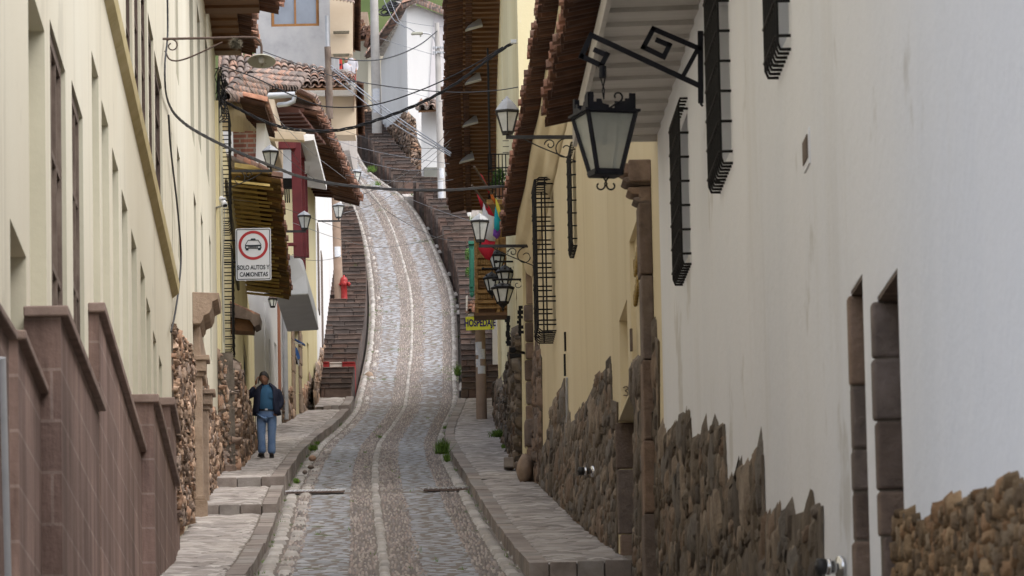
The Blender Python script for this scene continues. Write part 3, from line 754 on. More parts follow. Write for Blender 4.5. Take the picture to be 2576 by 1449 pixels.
def brickmat(name, base, joint, sc, bw, bh):
    m = bpy.data.materials.new(name); m.use_nodes = True; N = m.node_tree.nodes; L = m.node_tree.links
    b = N['Principled BSDF']; b.inputs['Roughness'].default_value = .85; b.inputs['Specular IOR Level'].default_value = .3
    tc = N.new('ShaderNodeTexCoord'); sp = N.new('ShaderNodeSeparateXYZ'); cb = N.new('ShaderNodeCombineXYZ')
    L.new(tc.outputs['Object'], sp.inputs[0]); ad = N.new('ShaderNodeMath'); ad.operation = 'ADD'
    L.new(sp.outputs['X'], ad.inputs[0]); L.new(sp.outputs['Y'], ad.inputs[1]); L.new(ad.outputs[0], cb.inputs['X']); L.new(sp.outputs['Z'], cb.inputs['Y'])
    br = N.new('ShaderNodeTexBrick'); br.inputs['Scale'].default_value = sc; br.inputs['Brick Width'].default_value = bw; br.inputs['Row Height'].default_value = bh
    br.inputs['Mortar Size'].default_value = .012 if bh > .2 else .018; br.inputs['Color1'].default_value = (*base[0], 1); br.inputs['Color2'].default_value = (*base[1], 1); br.inputs['Mortar'].default_value = (*joint, 1)
    br.inputs['Bias'].default_value = 0.0; L.new(cb.outputs[0], br.inputs['Vector'])
    n = N.new('ShaderNodeTexNoise'); n.inputs['Scale'].default_value = 1.6; n.inputs['Detail'].default_value = 8; n.inputs['Roughness'].default_value = .7
    mp = N.new('ShaderNodeMapping'); mp.inputs['Scale'].default_value = (1.5, .8, .35); L.new(tc.outputs['Object'], mp.inputs[0]); L.new(mp.outputs[0], n.inputs['Vector'])
    rp = N.new('ShaderNodeValToRGB'); rp.color_ramp.elements[0].position = .3; rp.color_ramp.elements[0].color = (.62, .58, .56, 1); rp.color_ramp.elements[1].position = .72; rp.color_ramp.elements[1].color = (1.25, 1.22, 1.2, 1)
    L.new(n.outputs['Fac'], rp.inputs[0]); mx = N.new('ShaderNodeMix'); mx.data_type = 'RGBA'; mx.blend_type = 'MULTIPLY'; mx.inputs[0].default_value = 1
    L.new(br.outputs['Color'], mx.inputs[6]); L.new(rp.outputs[0], mx.inputs[7]); L.new(mx.outputs[2], b.inputs['Base Color'])
    n3 = N.new('ShaderNodeTexNoise'); n3.inputs['Scale'].default_value = 2.4; n3.inputs['Detail'].default_value = 9; n3.inputs['Roughness'].default_value = .7   # run-down stains
    mp3 = N.new('ShaderNodeMapping'); mp3.inputs['Scale'].default_value = (1, .55, .09); L.new(tc.outputs['Object'], mp3.inputs[0]); L.new(mp3.outputs[0], n3.inputs['Vector'])
    rp3 = N.new('ShaderNodeValToRGB'); rp3.color_ramp.elements[0].position = .40; rp3.color_ramp.elements[0].color = (.50,.46,.44,1); rp3.color_ramp.elements[1].position = .60; rp3.color_ramp.elements[1].color = (1.12,1.1,1.1,1); L.new(n3.outputs['Fac'], rp3.inputs[0])
    mx3 = N.new('ShaderNodeMix'); mx3.data_type = 'RGBA'; mx3.blend_type = 'MULTIPLY'; mx3.inputs[0].default_value = .8; L.new(mx.outputs[2], mx3.inputs[6]); L.new(rp3.outputs[0], mx3.inputs[7]); L.new(mx3.outputs[2], b.inputs['Base Color'])
    n2 = N.new('ShaderNodeTexNoise'); n2.inputs['Scale'].default_value = 22; n2.inputs['Detail'].default_value = 6; L.new(tc.outputs['Object'], n2.inputs['Vector'])
    bp = N.new('ShaderNodeBump'); bp.inputs['Strength'].default_value = .4; bp.inputs['Distance'].default_value = .02; L.new(n2.outputs['Fac'], bp.inputs['Height']); L.new(bp.outputs[0], b.inputs['Normal'])
    return m
M_plinth_b = brickmat('brown ashlar courses', [(.245,.175,.152),(.20,.143,.126)], (.29,.232,.21), 1.0, 1.6, .38)
M_brickw = brickmat('red brick wall', [(.40,.17,.12),(.30,.12,.085)], (.42,.36,.30), 1.0, .30, .10)
plinth(45, 115, 832, 1000, .12, 24); plinth(-60, 22, 700, 832, .10, 24)
plinth(152, 249, 770, 1012, .27, 27)
plinth(249, 392, 762, 1240, .10, 24)
plinth(386, 441, 992, 1205, .24, 21)
plinth(428, 443, 1000, 1072, .20, 20)
plinth(443, 452, 1285, 1290, .16, 8)
mb = MB()     # vertical joint and drainpipe at the near edge
mb.tube([w.pt(*w.hit(-2, 900, .1), .1), w.pt(*w.hit(14, 1500, .1), .1)], .045, 10)
mb.build('drainpipe', M_galv, H1)

# ================================================================= LEFT: cream house with carved doorway
H2 = base_empty('cream_house', w, w.sY(76), float(gh(76)), 'cream plastered house with carved stone doorway and rubble base', 'house')
ops = []; wins = []
for u0, u1, vt, vb in ((425,432,300,675),(445,452,362,630),(440,446,-120,165),(475,484,-80,290),(495,502,5,325),(515,522,75,402),(487,493,480,800),(505,510,532,850),(526,530,588,880)):
    opn(u0, u1, vt, vb, .16)
# doorway opening
sp0, sp1 = w.sY(86.0), w.sY(89.6); hd0, hd1 = float(gh(86))-.2, P(490, 862, 87.5).z
ops.append((sp0+.35, sp1, hd0, hd1, .35))
s2 = w.sY(103.6)
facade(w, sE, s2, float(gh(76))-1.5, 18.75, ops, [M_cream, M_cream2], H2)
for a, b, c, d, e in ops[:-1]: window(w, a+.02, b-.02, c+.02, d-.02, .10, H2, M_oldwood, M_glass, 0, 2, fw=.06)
stone_patch(w, [(430,815),(446,842),(462,865),(478,900),(478,1300),(436,1330)], H2, M_rubble, .19, (.35,.8), .065, jit=.19)
stone_patch(w, [(509,965),(520,1010),(534,1038),(553,1070),(553,1240),(509,1290)], H2, M_rubble, .19, (.35,.8), .065, jit=.19)
mb = MB(); D0 = H2; hb = float(gh(86))+.05
dr = MB(); w.box(dr, sp0+.35, sp1, hd0, hd1, -.34, -.27); dr.build('door', M_oldwood, H2)
for s0, hcap in ((sp0, P(480,900,86).z), (sp1, P(500,985,89.6).z)):
    w.box(mb, s0, s0+.34, hb-.4, hcap-.30, 0, .13)                      # shaft
    w.box(mb, s0-.06, s0+.40, hb-.4, hb+.30, 0, .19)                    # base block
    w.box(mb, s0-.04, s0+.38, hb+.30, hb+.38, 0, .165)
    w.box(mb, s0-.03, s0+.37, hcap-.30, hcap-.22, 0, .16); w.box(mb, s0-.07, s0+.41, hcap-.22, hcap-.05, 0, .20); w.box(mb, s0-.11, s0+.45, hcap-.05, hcap+.03, 0, .25)
hl = P(480,900,86).z
w.box(mb, sp0-.02, sp1+.36, hl+.03, hl+.50, 0, .11)                     # architrave
prof = [(0,.50),(.12,.50),(.16,.56),(.17,.62),(.26,.66),(.30,.74),(.31,.84),(.40,.88),(.42,.98),(0,1.0)]
mb.prism([w.pt(sp0-.25, hl+z, d) for d, z in prof], w.T*1.7)
mb.build('door_surround', M_carve, H2, bevel=.012)
# eaves of the cream houses
sa, sb = w.sY(84), w.sY(96.5); sc_ = w.sY(103.4)
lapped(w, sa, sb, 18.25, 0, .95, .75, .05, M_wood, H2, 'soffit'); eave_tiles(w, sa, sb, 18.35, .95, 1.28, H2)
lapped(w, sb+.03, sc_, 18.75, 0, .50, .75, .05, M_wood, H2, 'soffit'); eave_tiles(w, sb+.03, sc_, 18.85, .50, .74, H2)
for a, b, z in ((sa, sb, 18.3), (sb+.03, sc_, 18.85)):
    mb = MB(); mb.prism([w.pt(a, z+.22, 1.2 if z < 18.5 else .7), w.pt(b, z+.22, 1.2 if z < 18.5 else .7), w.pt(b, z+1.6, -2.5), w.pt(a, z+1.6, -2.5)], (0, 0, .08)); mb.build('roof', M_tileold, H2)
mb = MB()     # drainpipe at the far corner
mb.tube([w.pt(s2-.15, 18.5, .07), w.pt(s2-.15, float(gh(103))+.2, .07)], .05, 8); mb.build('drainpipe', M_cream2, H2)

# ================================================================= LEFT: yellow house with the low painted eave
w = WL2
H3 = base_empty('yellow_house', w, 0, float(gh(103)), 'yellow house with rubble stone base, iron window cages and mossy yellow painted eave', 'house')
ops = []; wins = []
sA = w.sY(113.2); sB = w.sY(129); 
def dop(u0, u1, vt, vb, dep):
    a, b, c, d = w.rect(u0, u1, vt, vb); ops.append((a, b, c, d, dep)); return a, b, c, d
near_ops = []
for uw, uf, vt, vb, Yn in ((554,576,272,562,103.6),(561,584,612,880,104.4)):
    sn = w.sY(Yn); near_ops.append((sn, sn+1.5, P(uf,vb,Yn).z, P(uf,vt,Yn).z))
ops = [(a+.12, b-.12, c+.12, d-.12, .25) for a, b, c, d in near_ops]
facade(w, 0, sA, float(gh(103))-1.2, P(575,330,106).z, ops, [M_yellow, M_yellow], H3)
for a, b, c, d, e in ops: window(w, a, b, c, d, .2, H3, M_oldwood, M_glass, 1, 2)
ops = []
d1 = dop(612, 620, 845, 1120, .3); d2 = dop(640, 645, 905, 1100, .2)
sC = w.sY(137)
facade(w, sA, sC, float(gh(113))-1.2, 17.80, ops, [M_yellow, M_yellow], H3, 'wall', back=5)
for k, (a, b, c, d) in enumerate((d1, d2)):
    mb = MB(); w.box(mb, a+.02, b-.02, c, d, -.14 , -.06); w.box(mb, a+.06, b-.1, c+.3, d-.2, -.06, -.03); mb.build('door', M_black if k == 0 else M_oldwood, H3)
stone_patch(w, [(580,905),(588,925),(600,950),(622,1020),(634,1085),(636,1130),(610,1175),(592,1212),(580,1232)], H3, M_rubble, .22, (.4,.9), .08, d0=.22, smin=-.27, jit=.19)
mb = MB(); w.box(mb, -.28, .0, float(gh(103))-.3, P(575,900,103).z, -.6, .22); mb.build('stone_corner', M_mortar, H3)
wE = Wall(-5.75, 102.2, -5.12, 102.2, 1); wE.N = Vector((0,-1,0)); wE.T = Vector((1,0,0)); wE.A = Vector((-5.75, 102.2, 0))
stone_patch(wE, [(545,890),(574,905),(580,1000),(586,1180),(590,1210),(545,1215)], H3, M_rubble, .20, (.14,.28), .05, jit=.17)
mb = MB(); mb.cbox(P(580,1192,102.2), .22, .5, .30); mb.build('corner_block', M_ashlar, H3, bevel=.03)
for (a, b, c, d), pr in zip(near_ops, (.165, .175)): grille(w, a, b, c, d, pr, H3, dv=.3, rows=12, r=.011, m=M_black)
# yellow eave: lapped boards and ragged tiles
sy0, sy1 = w.sY(112), w.sY(129.5)
M_strawshade = mat('shade toned straw boards', [(.25,.165,.055),(.38,.26,.10)], nscale=3, bump=.5, bscale=18)
mb = MB(); w.box(mb, sy0, sy1, 17.86, 17.92, 0, .85); mb.build('soffit_shade_backing', M_strawshade, H3)  # darker sheet behind the slat gaps, shade under the laps put into its colour
mb = MB(); kk = 30
for i in range(kk):
    a_, b_ = sy0+(sy1-sy0)*i/kk, sy0+(sy1-sy0)*(i+.80)/kk; e_ = random.uniform(.70, .88); j = random.uniform(-.02, .02); z0 = 17.74+j
    q = [w.pt(a_, z0-.05, 0), w.pt(b_, z0+.02, 0), w.pt(b_, z0-.08, e_), w.pt(a_, z0-.15, e_)]; mb.box8(q+[p_+Vector((0,0,.05)) for p_ in q])
mb.build('soffit_boards', M_yellowbd, H3)
eave_tiles(w, sy0, sy1, 17.72, .78, 1.0, H3, pitch=.27, drop=.10, over=.04, mats=[mat('mossy tile underside', [(.10,.06,.02),(.20,.125,.035),(.28,.18,.05)], nscale=3, bump=.6, bscale=20, island=TL), M_tilemid])
mb = MB(); mb.prism([w.pt(sy0, 17.85, .8), w.pt(sy1, 17.85, .8), w.pt(sy1, 18.3, -.3), w.pt(sy0, 18.3, -.3)], (0, 0, .08)); mb.build('roof', M_tileold, H3)
# near verge of that roof: tiles stepping down to the street
mb = MB(); mb.mi = 0
for i in range(4):
    p0, p1 = P(597+i*18, 398+i*7, 111.9), P(619+i*19, 408+i*8, 111.9); barrel(mb, p0, p1-p0, 0, (0, -.3, 1), .085, 1, 5, .07)
mb.build('verge_tiles', M_tile, H3, fix=False)
mb = MB(); mb.prism([P(590,420,111.95), P(668,432,111.95), P(690,560,118), P(610,560,118)], (0, .05, .10)); mb.build('verge_board', M_yellowbd, H3)
# ivy-like dry stems climbing below the eave
mb = MB()
for k in range(5):
    mb.tube([w.pt(w.sY(107+k*.15), P(588,470+k*4,108).z, .03), w.pt(w.sY(112+k*.3), P(600,560,110).z, .05+.01*k), w.pt(w.sY(116+k*.3), P(615,640,112).z, .04)], .03, 5)
mb.build('dry_stems', M_drygrass, H3)
# upper storey set back: brick near wall, roof over it
bq = [P(588,425,113.6), P(652,425,113.6), P(656,330,113.6), P(586,330,113.6)]
quad_block(bq, (0, 4, 0), M_brickw, 'brick_wall', H3)
quad_block([P(643,425,113.4), P(664,425,113.4), P(667,310,113.4), P(645,310,113.4)], (0, 3, 0), M_whiteb, 'corner_pier', H3)
quad_block([P(558,330,109), P(655,335,117), P(648,262,117), P(560,258,109)], Vector((0, .15, .25)), mat('peeling plaster', [(.36,.28,.15),(.47,.38,.22)], nscale=2, bump=.5, bscale=12, streak=((.17,.12,.07), .7, .54, 2, (1,1,1))), 'eave_soffit', H3)
o_ = P(560,250,108.5); tile_roof(o_, P(645,262,118)-o_, P(600,196,121)-o_, H3, .27, 4, [M_tileold, M_wood])
mb = MB()
for i in range(22):
    t = i/21; p0 = P(632+t*26, 250+t*72, 110+t*7); mb.mi = 0; barrel(mb, p0 + Vector((.28, 0, -.10)), Vector((-.5, 0, .14)), 0, (0, 0, -1), .12, 1, 5, .11)
    mb.mi = 1; barrel(mb, p0 + Vector((.32, .3, -.02)), Vector((-.5, 0, .14)), 0, (0, 0, 1), .12, 1, 5, .10)
mb.build('eave_tiles', [M_tiledk, M_tile], H3, fix=False)
# roof shoulder behind: tile courses dropping to the right with a gutter
H3b = thing('tiled_house', P(640, 700, 140), 'plaster house behind with tumbledown clay tile roof and zinc gutter', 'house')
o_ = P(600,222,132); tile_roof(o_, P(742,232,138)-o_, P(690,188,146)-o_ - (P(742,232,138)-o_)*.4, H3b, .30, 3, [M_tileold, M_wood])
quad_block([P(640,350,134), P(690,350,136), P(690,250,136), P(640,245,134)], (0, 5, 0), M_beige, 'wall', H3b)
mb = MB(); hs_ = 24.35
for i in range(9):
    Ya, Yc = 142.4+i*.62, 142.4+(i+1)*.62+.05; xr_ = P(752+i*7.5, 300, Ya).x; xl_ = P(686, 300, Ya).x
    z_ = hs_ + random.uniform(-.01, .01); mb.box8([(xl_, Ya, z_-.06), (xr_, Ya, z_-.06), (xr_+.05, Yc, z_), (xl_, Yc, z_), (xl_, Ya, z_+.04), (xr_, Ya, z_+.04), (xr_+.05, Yc, z_+.04), (xl_, Yc, z_+.04)])
mb.build('soffit', M_wooddk, H3b)
mb = MB()
for i in range(6):
    p0 = P(640+i*20, 318+i*3, 133.5); barrel(mb, p0, Vector((.28,0,-.05)), 0, (0,-.4,1), .10, 1, 5, .08)
mb.prism([P(600,345,133.8), P(765,352,133.8), P(762,330,133.8), P(600,312,133.8)], (0,.4,0)); mb.build('parapet', M_beige, H3b)
mb = MB(); mb.tube([P(655,242,131.5), P(742,238,131.5)], .075, 10); mb.tube([P(741,240,131.5), P(738,255,131.5), P(722,262,131.5), P(700,264,131.7)], .06, 10); mb.build('gutter', M_galv, H3b)

# ================================================================= LEFT: white balcony house
w = WL3
H4 = base_empty('white_house', w, 0, float(gh(143)), 'white plaster house with maroon timber balcony and grey balcony base', 'house')
sW = w.sY(150.5)
facade(w, -3.5, sW, float(gh(140))-1, 23.6, [(*w.rect(672,680,845,1020), .2), (*w.rect(690,696,860,1020), .2)], [M_whiteb, M_whiteb], H4, back=5)
# strips of pale blue and a terracotta edge on the white front
for u0, u1, m_ in ((664,672,M_whiteb),(697,702,mat('terracotta paint', [(.30,.12,.07),(.38,.17,.10)], nscale=4))):
    mb = MB(); a, b, c, d = w.rect(u0, u1, 760, 1020); w.box(mb, a, b, c, d, 0, .03); mb.build('wall_strip', m_, H4)
mb = MB(); mb.tube([w.pt(w.sY(149.5), 22, .10), w.pt(w.sY(149.5), float(gh(150))+.2, .10)], .075, 10); mb.build('drainpipe', M_galv, H4)
# balcony: rounded plaster base, posts, lintel, soffit, rails
fx = lambda u, v, Y: P(u, v, Y)
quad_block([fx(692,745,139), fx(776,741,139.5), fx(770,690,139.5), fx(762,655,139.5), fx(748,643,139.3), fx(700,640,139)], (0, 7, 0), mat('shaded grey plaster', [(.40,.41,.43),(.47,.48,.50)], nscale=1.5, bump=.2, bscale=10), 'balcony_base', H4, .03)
mb = MB()
for u, Y, wd in ((746, 138.6, .24), (757, 141.5, .20), (764, 145, .18)):
    mb.bar(P(u-2, 350, Y), P(u+5, 648, Y), wd, wd)
mb.bar(P(662, 367, 138.3), P(744, 366, 138.4), .20, .18)
mb.bar(P(748, 366, 138.6), P(772, 420, 145.5), .16, .18)
mb.bar(P(700, 615, 138.5), P(745, 615, 138.5), .10, .08)
mb.bar(P(748, 600, 138.8), P(770, 640, 145), .08, .08)
for k in range(5):
    mb.bar(P(752+k*3.6, 610+k*7, 139.5+k*1.3), P(753+k*3.6, 660+k*9, 139.5+k*1.3), .05, .05)
mb.build('balcony_frame', M_maroon, H4, bevel=.01)
quad_block([P(745,358,138.8), P(790,352,138.8), P(822,478,147.5), P(772,470,147.5)], (0, .02, .14), M_whiteb, 'balcony_soffit', H4)
quad_block([P(664,358,139.4), P(790,358,139.4), P(790,338,139.4), P(664,330,139.4)], (0, .4, 0), M_whiteb, 'upper_wall', H4)
quad_block([P(690,458,147), P(762,458,147), P(762,368,147), P(690,368,147)], (0, .3, 0), M_whiteb, 'balcony_back_wall', H4)
mb = MB()
for k in range(3): mb.tube([P(716+k*5, 455, 143), P(718+k*5, 510, 143)], .02, 6)
mb.bar(P(690, 462, 142.5), P(745, 462, 142.5), .25, .25); mb.build('balcony_beam', M_dark, H4)

# ================================================================= LEFT: stone doorway house by the stairs
H5 = base_empty('yellow_house', w, sW, float(gh(152)), 'weathered yellow house with carved stone door lintel beside the left stairs', 'house')
sD = w.L
dA = w.rect(737, 749, 815, 1040)
facade(w, sW+.03, sD, float(gh(152))-1, 25.3, [(*dA, .25), (*w.rect(708,714,900,1010), .15), (*w.rect(772,777,860,1010), .2)], [M_yellow, M_yellow], H5, back=5)
mb = MB(); w.box(mb, dA[0], dA[1], dA[2], dA[3], -.2, -.12); mb.build('door', M_oldwood, H5)
ashlar_column(w, dA[0]-.75, dA[0], dA[2]-.3, dA[3], 0, .06, H5, M_carve); ashlar_column(w, dA[1], dA[1]+.7, dA[2]-.3, dA[3], 0, .06, H5, M_carve)
mb = MB(); w.box(mb, dA[0]-.75, dA[1]+.7, dA[3], dA[3]+.75, 0, .05)
mb.prism([w.pt(dA[0]-.9, dA[3]+.75+z, d) for d, z in ((0,0),(.10,.02),(.14,.10),(.24,.16),(.28,.27),(.36,.32),(.36,.40),(0,.42))], w.T*(dA[1]-dA[0]+1.8))
mb.build('door_lintel', M_carve, H5, bevel=.015)
stone_patch(w, [(708,985),(732,980),(732,1060),(708,1060)], H5, M_rubble, .28, (.3,.7), .06)
stone_patch(w, [(756,985),(785,950),(786,1045),(756,1055)], H5, M_rubble, .28, (.3,.7), .06)
se0, se1 = w.sY(146.5), w.sY(162.3)
lapped(w, se0, se1, 25.15, .0, .95, .55, .07, M_wooddk, H5, 'soffit', rise=-.1); eave_tiles(w, se0, se1, 25.05, .80, 1.30, H5, .28, drop=.2, mats=[M_tiledk, M_tilemid])
mb = MB(); mb.prism([w.pt(se0, 25.25, 1.25), w.pt(se1, 25.25, 1.25), w.pt(se1, 26.0, -.2), w.pt(se0, 26.0, -.2)], (0, 0, .08)); mb.build('roof_boards', M_wood, H5)
o_ = w.pt(se0, 25.33, 1.2); tile_roof(o_, w.T*(se1-se0), w.N*(-1.4)+Vector((0,0,.7)), H5, .28, 3, [M_tileold, M_wood])
# ================================================================= LEFT: pale house rising beside the stairs
w = WL5
H6 = base_empty('white_house', w, 0, float(gh(163)), 'narrow pale house with stained wall rising beside the left stairs', 'house')
mb = MB(); e1 = w.sY(204)
mb.prism([w.pt(0, float(gh(162))-1, 0), w.pt(e1, float(gh(204))-1, 0), w.pt(e1, 31.6, 0), w.pt(e1*.5, 28.4, 0), w.pt(0, 25.25, 0)], w.N*-5)
mb.build('wall', M_whiteb, H6)
for u0, u1, vt, vb in ((797,800,560,760),(806,809,630,850),(826,830,770,860)):
    a, b, c, d = w.rect(u0, u1, vt, vb); mb = MB(); w.box(mb, a, b, c, d, -.02, .03); mb.build('window', M_oldwood, H6)
stone_patch(w, [(789,960),(806,880),(820,860),(836,760),(842,760),(826,880),(806,985),(790,1035)], H6, M_rubble, .3, (.6,1.4), .05)
# ================================================================= RIGHT: white house in front
w = WR1
HW = base_empty('white_house', w, 20, float(gh(42)), 'tall white plastered house with iron window cages, stone door jambs and patchy stone base', 'house')
ops = []
gr = []
for uw, uf, uL, vt, vb in ((1736,1712,1690,296,728),(1839,1809,1778,-60,500),(1985,1951,1920,-330,212)):
    s1, h1 = w.hit(uw, (vt+vb)/2); p_ = (uw-uf)*px(w.Y(s1)) ; sl, _ = w.hit(uL, (vt+vb)/2, p_)
    _, ht = w.hit(uL, vt, p_); _, hb = w.hit(uL, vb, p_)
    if vt < 0: ht = hb + 1.75
    gr.append((s1, sl, hb, ht, p_))
    ops.append((min(s1, sl)+.12, max(s1, sl)-.12, hb+.15, ht-.12, .35))
jA = (w.hit(2172,800)[0], w.hit(2141,765)[0]); jB = (w.hit(2258,700)[0], w.hit(2207,765)[0])
hA = w.hit(2168,690)[1]; hB = w.hit(2250,684)[1]
hg = float(gh(34))
for (a, b), ht in ((jA, hA), (jB, hB)): ops.append((a, b, hg-.2, ht, .32))
facade(w, 0, w.L, float(gh(22))-1.5, 10.6, ops, [M_white, M_white], HW)
for k, (s1, sl, hb, ht, p_) in enumerate(gr):
    a, b = min(s1, sl), max(s1, sl)
    window(w, a+.13, b-.13, hb+.16, ht-.13, .26, HW, M_white, M_glassb, 1, 2)
    grille(w, a, b, hb, ht, p_, HW, dv=.17, rows=6, r=.0125, m=M_black)
    # beaded scroll along the far side of the cage
for (a, b), ht in ((jA, hA), (jB, hB)):
    ashlar_column(w, b-.03, b+.11, hg-1.2, ht-.03, -.30, .022, HW, M_ashlar, (.22, .5), bev=.02)
    mb = MB(); w.box(mb, a-.02, b+.02, ht-.028, ht+.015, -.31, -.004); mb.build('lintel', M_oldwood, HW)  # dark slab under the opening's head, soffit shade put into its colour
    mb = MB(); w.box(mb, a+.0, b-.03, hg-.2, ht-.02, -.315, -.28); mb.build('door', M_oldwood, HW)
    mb = MB(); w.box(mb, b-.01, b+.09, hg-1.2, ht-.10, -.29, .012); mb.build('jamb_mortar', M_mortar, HW)
stone_patch(w, [(1667,1122),(1711,1060),(1736,1036),(1746,1144),(1776,1088),(1825,1068),(1832,1218),(1880,1180),(1923,1144),(1928,1326),(1968,1308),(2073,1272),(2076,1640),(1667,1640)], HW, M_stone, .40, (.6,1.4), .036, jit=.14)
stone_patch(w, [(2266,1285),(2326,1310),(2401,1268),(2450,1262),(2475,1236),(2500,1250),(2549,1206),(2640,1240),(2900,1800),(2266,1800)], HW, mat('tan rubble stone', [(.13,.088,.05),(.22,.155,.09),(.30,.22,.135)], nscale=6, bump=.8, bscale=22, island=STN, dist=.03), .12, (.10,.26), .04, jit=.10)
# small vent grille with slots, and the fine pipe line
mb = MB(); s_, h_ = w.hit(2037,320); s2_, h2_ = w.hit(2026,436)
w.box(mb, s_, s2_, h2_, h_, 0, .012); mb.mi = 1
for k in range(9): z = h2_+.05+(h_-h2_-.1)*k/8.5; w.box(mb, s_+.05, s2_-.02, z, z+.018, .008, .02)
mb.build('vent', [M_white, M_oldwood], HW)
# eave: white boards, fascia, brown tiles
e0, e1 = w.sY(30), w.sY(57.6)
lapped(w, e0, e1, 9.52, 0, .84, .72, .045, M_whitebd, HW, 'soffit', rise=-.02)
mb = MB(); w.box(mb, e0, e1, 9.40, 9.62, .84, .885); w.box(mb, e1-.04, e1, 9.44, 9.72, .0, .84); mb.build('fascia', M_whitebd, HW)
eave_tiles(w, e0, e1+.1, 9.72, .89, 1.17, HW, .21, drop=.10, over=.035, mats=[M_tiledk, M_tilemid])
mb = MB(); mb.prism([w.pt(e0, 9.93, 1.12), w.pt(e1, 9.93, 1.12), w.pt(e1, 11.4, -3.5), w.pt(e0, 11.4, -3.5)], (0, 0, .08)); mb.build('roof', M_tileold, HW)

# ================================================================= RIGHT: ochre house
w = WR2
HY = base_empty('ochre_house', w, 10, float(gh(68)), 'ochre yellow house with rounded cornice, carved stone doorway and dark stone base', 'house')
ops = []
sR = (w.hit(1577,760)[0], w.hit(1557,785)[0]); hR = w.hit(1577,752)[1]
ops.append((min(sR), max(sR), w.hit(1578,1006)[1]+.03, hR, .28))
sN = (w.hit(1604,570)[0], w.hit(1583,604)[0]); hN0, hN1 = w.hit(1604,850)[1], w.hit(1604,545)[1]
ops.append((min(sN)+.02, max(sN), hN0-.3, hN1, .06))
def cage(uw, uf, vt, vb, L):
    s0, h = w.hit(uw, (vt+vb)/2); Yn = w.Y(s0); p_ = (uw-uf)*px(Yn); return s0, s0+L, P(uf, vb, Yn).z, P(uf, vt, Yn).z, p_
sG = cage(1396,1350,447,833,1.5)
ops.append((sG[0]+.2, sG[1]-.2, sG[2]+.15, sG[3]-.15, .3))
sT = cage(1450,1437,358,618,1.2)
ops.append((sT[0]+.1, sT[1]-.1, sT[2]+.08, sT[3]-.08, .3))
sF = w.rect(1353,1347,885,1240)       # narrow stone-lined slot
sQ = (w.hit(1600,1100)[0], w.hit(1557,1100)[0]); hQ = w.hit(1578,1006)[1]
ops.append((sQ[0], sQ[1], float(gh(64))-1, hQ, .5))
facade(w, 0, w.L, float(gh(57))-1.5, 14.3, ops, [M_ochre, M_ochre], HY)
ashlar_column(w, sQ[1]-.03, sQ[1]+.12, float(gh(66))-1.2, hQ-.02, -.45, .03, HY, M_ashlar, (.4,.8), bev=.02)
mb = MB(); w.box(mb, sQ[0], sQ[1]-.04, float(gh(64))-1, hQ, -.49, -.42); mb.build('door', M_dark, HY)  # near-black back panel, the deep recess's shade put into its colour
for o_ in ops[2:4]: window(w, o_[0]+.02, o_[1]-.02, o_[2]+.02, o_[3]-.02, .26, HY, M_oldwood, M_glass, 1, 3)
grille(w, sG[0], sG[1], sG[2], sG[3], sG[4], HY, dv=.22, rows=6, r=.013, pair=True, comb=8)
grille(w, sT[0], sT[1], sT[2], sT[3], sT[4], HY, dv=.14, rows=7, r=.011)
# stone doorway beside the white house
s0_, s1_ = w.hit(1641,600)[0], w.hit(1606,600)[0]
ashlar_column(w, s0_, s0_+.5, float(gh(60))-.8, w.hit(1640,462)[1], 0, .145, HY, M_ashlar, (.45,.95), 'door_jamb', .018)
mb = MB(); zt = w.hit(1632,416)[1]; zb = w.hit(1632,462)[1]
w.box(mb, s0_-.05, s0_+.55, zb-.05, zt, 0, .24)
prof = [(.10,0),(.14,-.10),(.20,-.16),(.20,-.24),(.26,-.26),(.30,-.34),(.30,-.02+.02),(.10,.28)]
for k, (d_, z0, z1) in enumerate(((.20,-.28,-.20),(.26,-.19,-.09),(.31,-.08,.02),(.34,.03,.17))):
    mb.prism([w.pt(s0_+.0, zt-.20+z0, 0), w.pt(s0_+.0, zt-.20+z0+.03, d_-.05), w.pt(s0_+.0, zt-.20+z0+.06, d_), w.pt(s0_+.0, zt-.20+z1, d_-.02), w.pt(s0_+.0, zt-.20+z1, 0)], w.T*.45)
mb.build('door_cornice', M_ashlar, HY, bevel=.02)
# lettering on the wall panel and the painted door number
def stroke(pts, r, name, m, parent, n=6):
    mb = MB(); mb.tube(smooth_path(pts, 4), r, n); return mb.build(name, m, parent)
def script_word(u, v0, v1, seed, du=7):
    rnd = random.Random(seed); mb = MB(); n = 7
    s0, _ = w.hit(u+du, (v0+v1)/2); s1, _ = w.hit(u-du, (v0+v1)/2)
    h1, h0 = w.hit(u, v0)[1], w.hit(u, v1)[1]
    for k in range(n):
        a = s0 + (s1-s0)*k/n; t = (s1-s0)/n; big = k == 0
        zz = (h1-h0)*(.0 + .55*k/n); hb_ = h1-(h1-h0)*.45-zz; ht_ = h1-zz*(1 if not big else .2)
        q = [(a, hb_+.05), (a+t*.5, ht_ if big or rnd.random() < .3 else hb_+(ht_-hb_)*.6), (a+t*.8, hb_+.08), (a+t*.4, hb_-.02), (a+t, hb_+.02)]
        mb.tube(smooth_path([w.pt(x_, z_, -.035) for x_, z_ in q], 4), .022, 6)
    return mb.build('lettering', M_letter, HY)
script_word(1596, 600, 682, 3); script_word(1594, 706, 758, 8, 5)
q = P(1575, 985, w.Y(max(sR))-.02); k = px(w.Y(max(sR)))
stroke([q+Vector((a*k, 0, b*k)) for a, b in ((-7,10),(1,13),(5,7),(-2,2),(4,-3),(3,-10),(-7,-9))], .007, 'house_number', M_oldwood, HY)
mb = MB(); a_, b_ = w.hit(1592,862)[0], w.hit(1591,880)[0]; w.box(mb, a_, a_+.12, w.hit(1592,882)[1], w.hit(1592,824)[1], 0, .03); mb.build('wall_box', M_oldwood, HY)
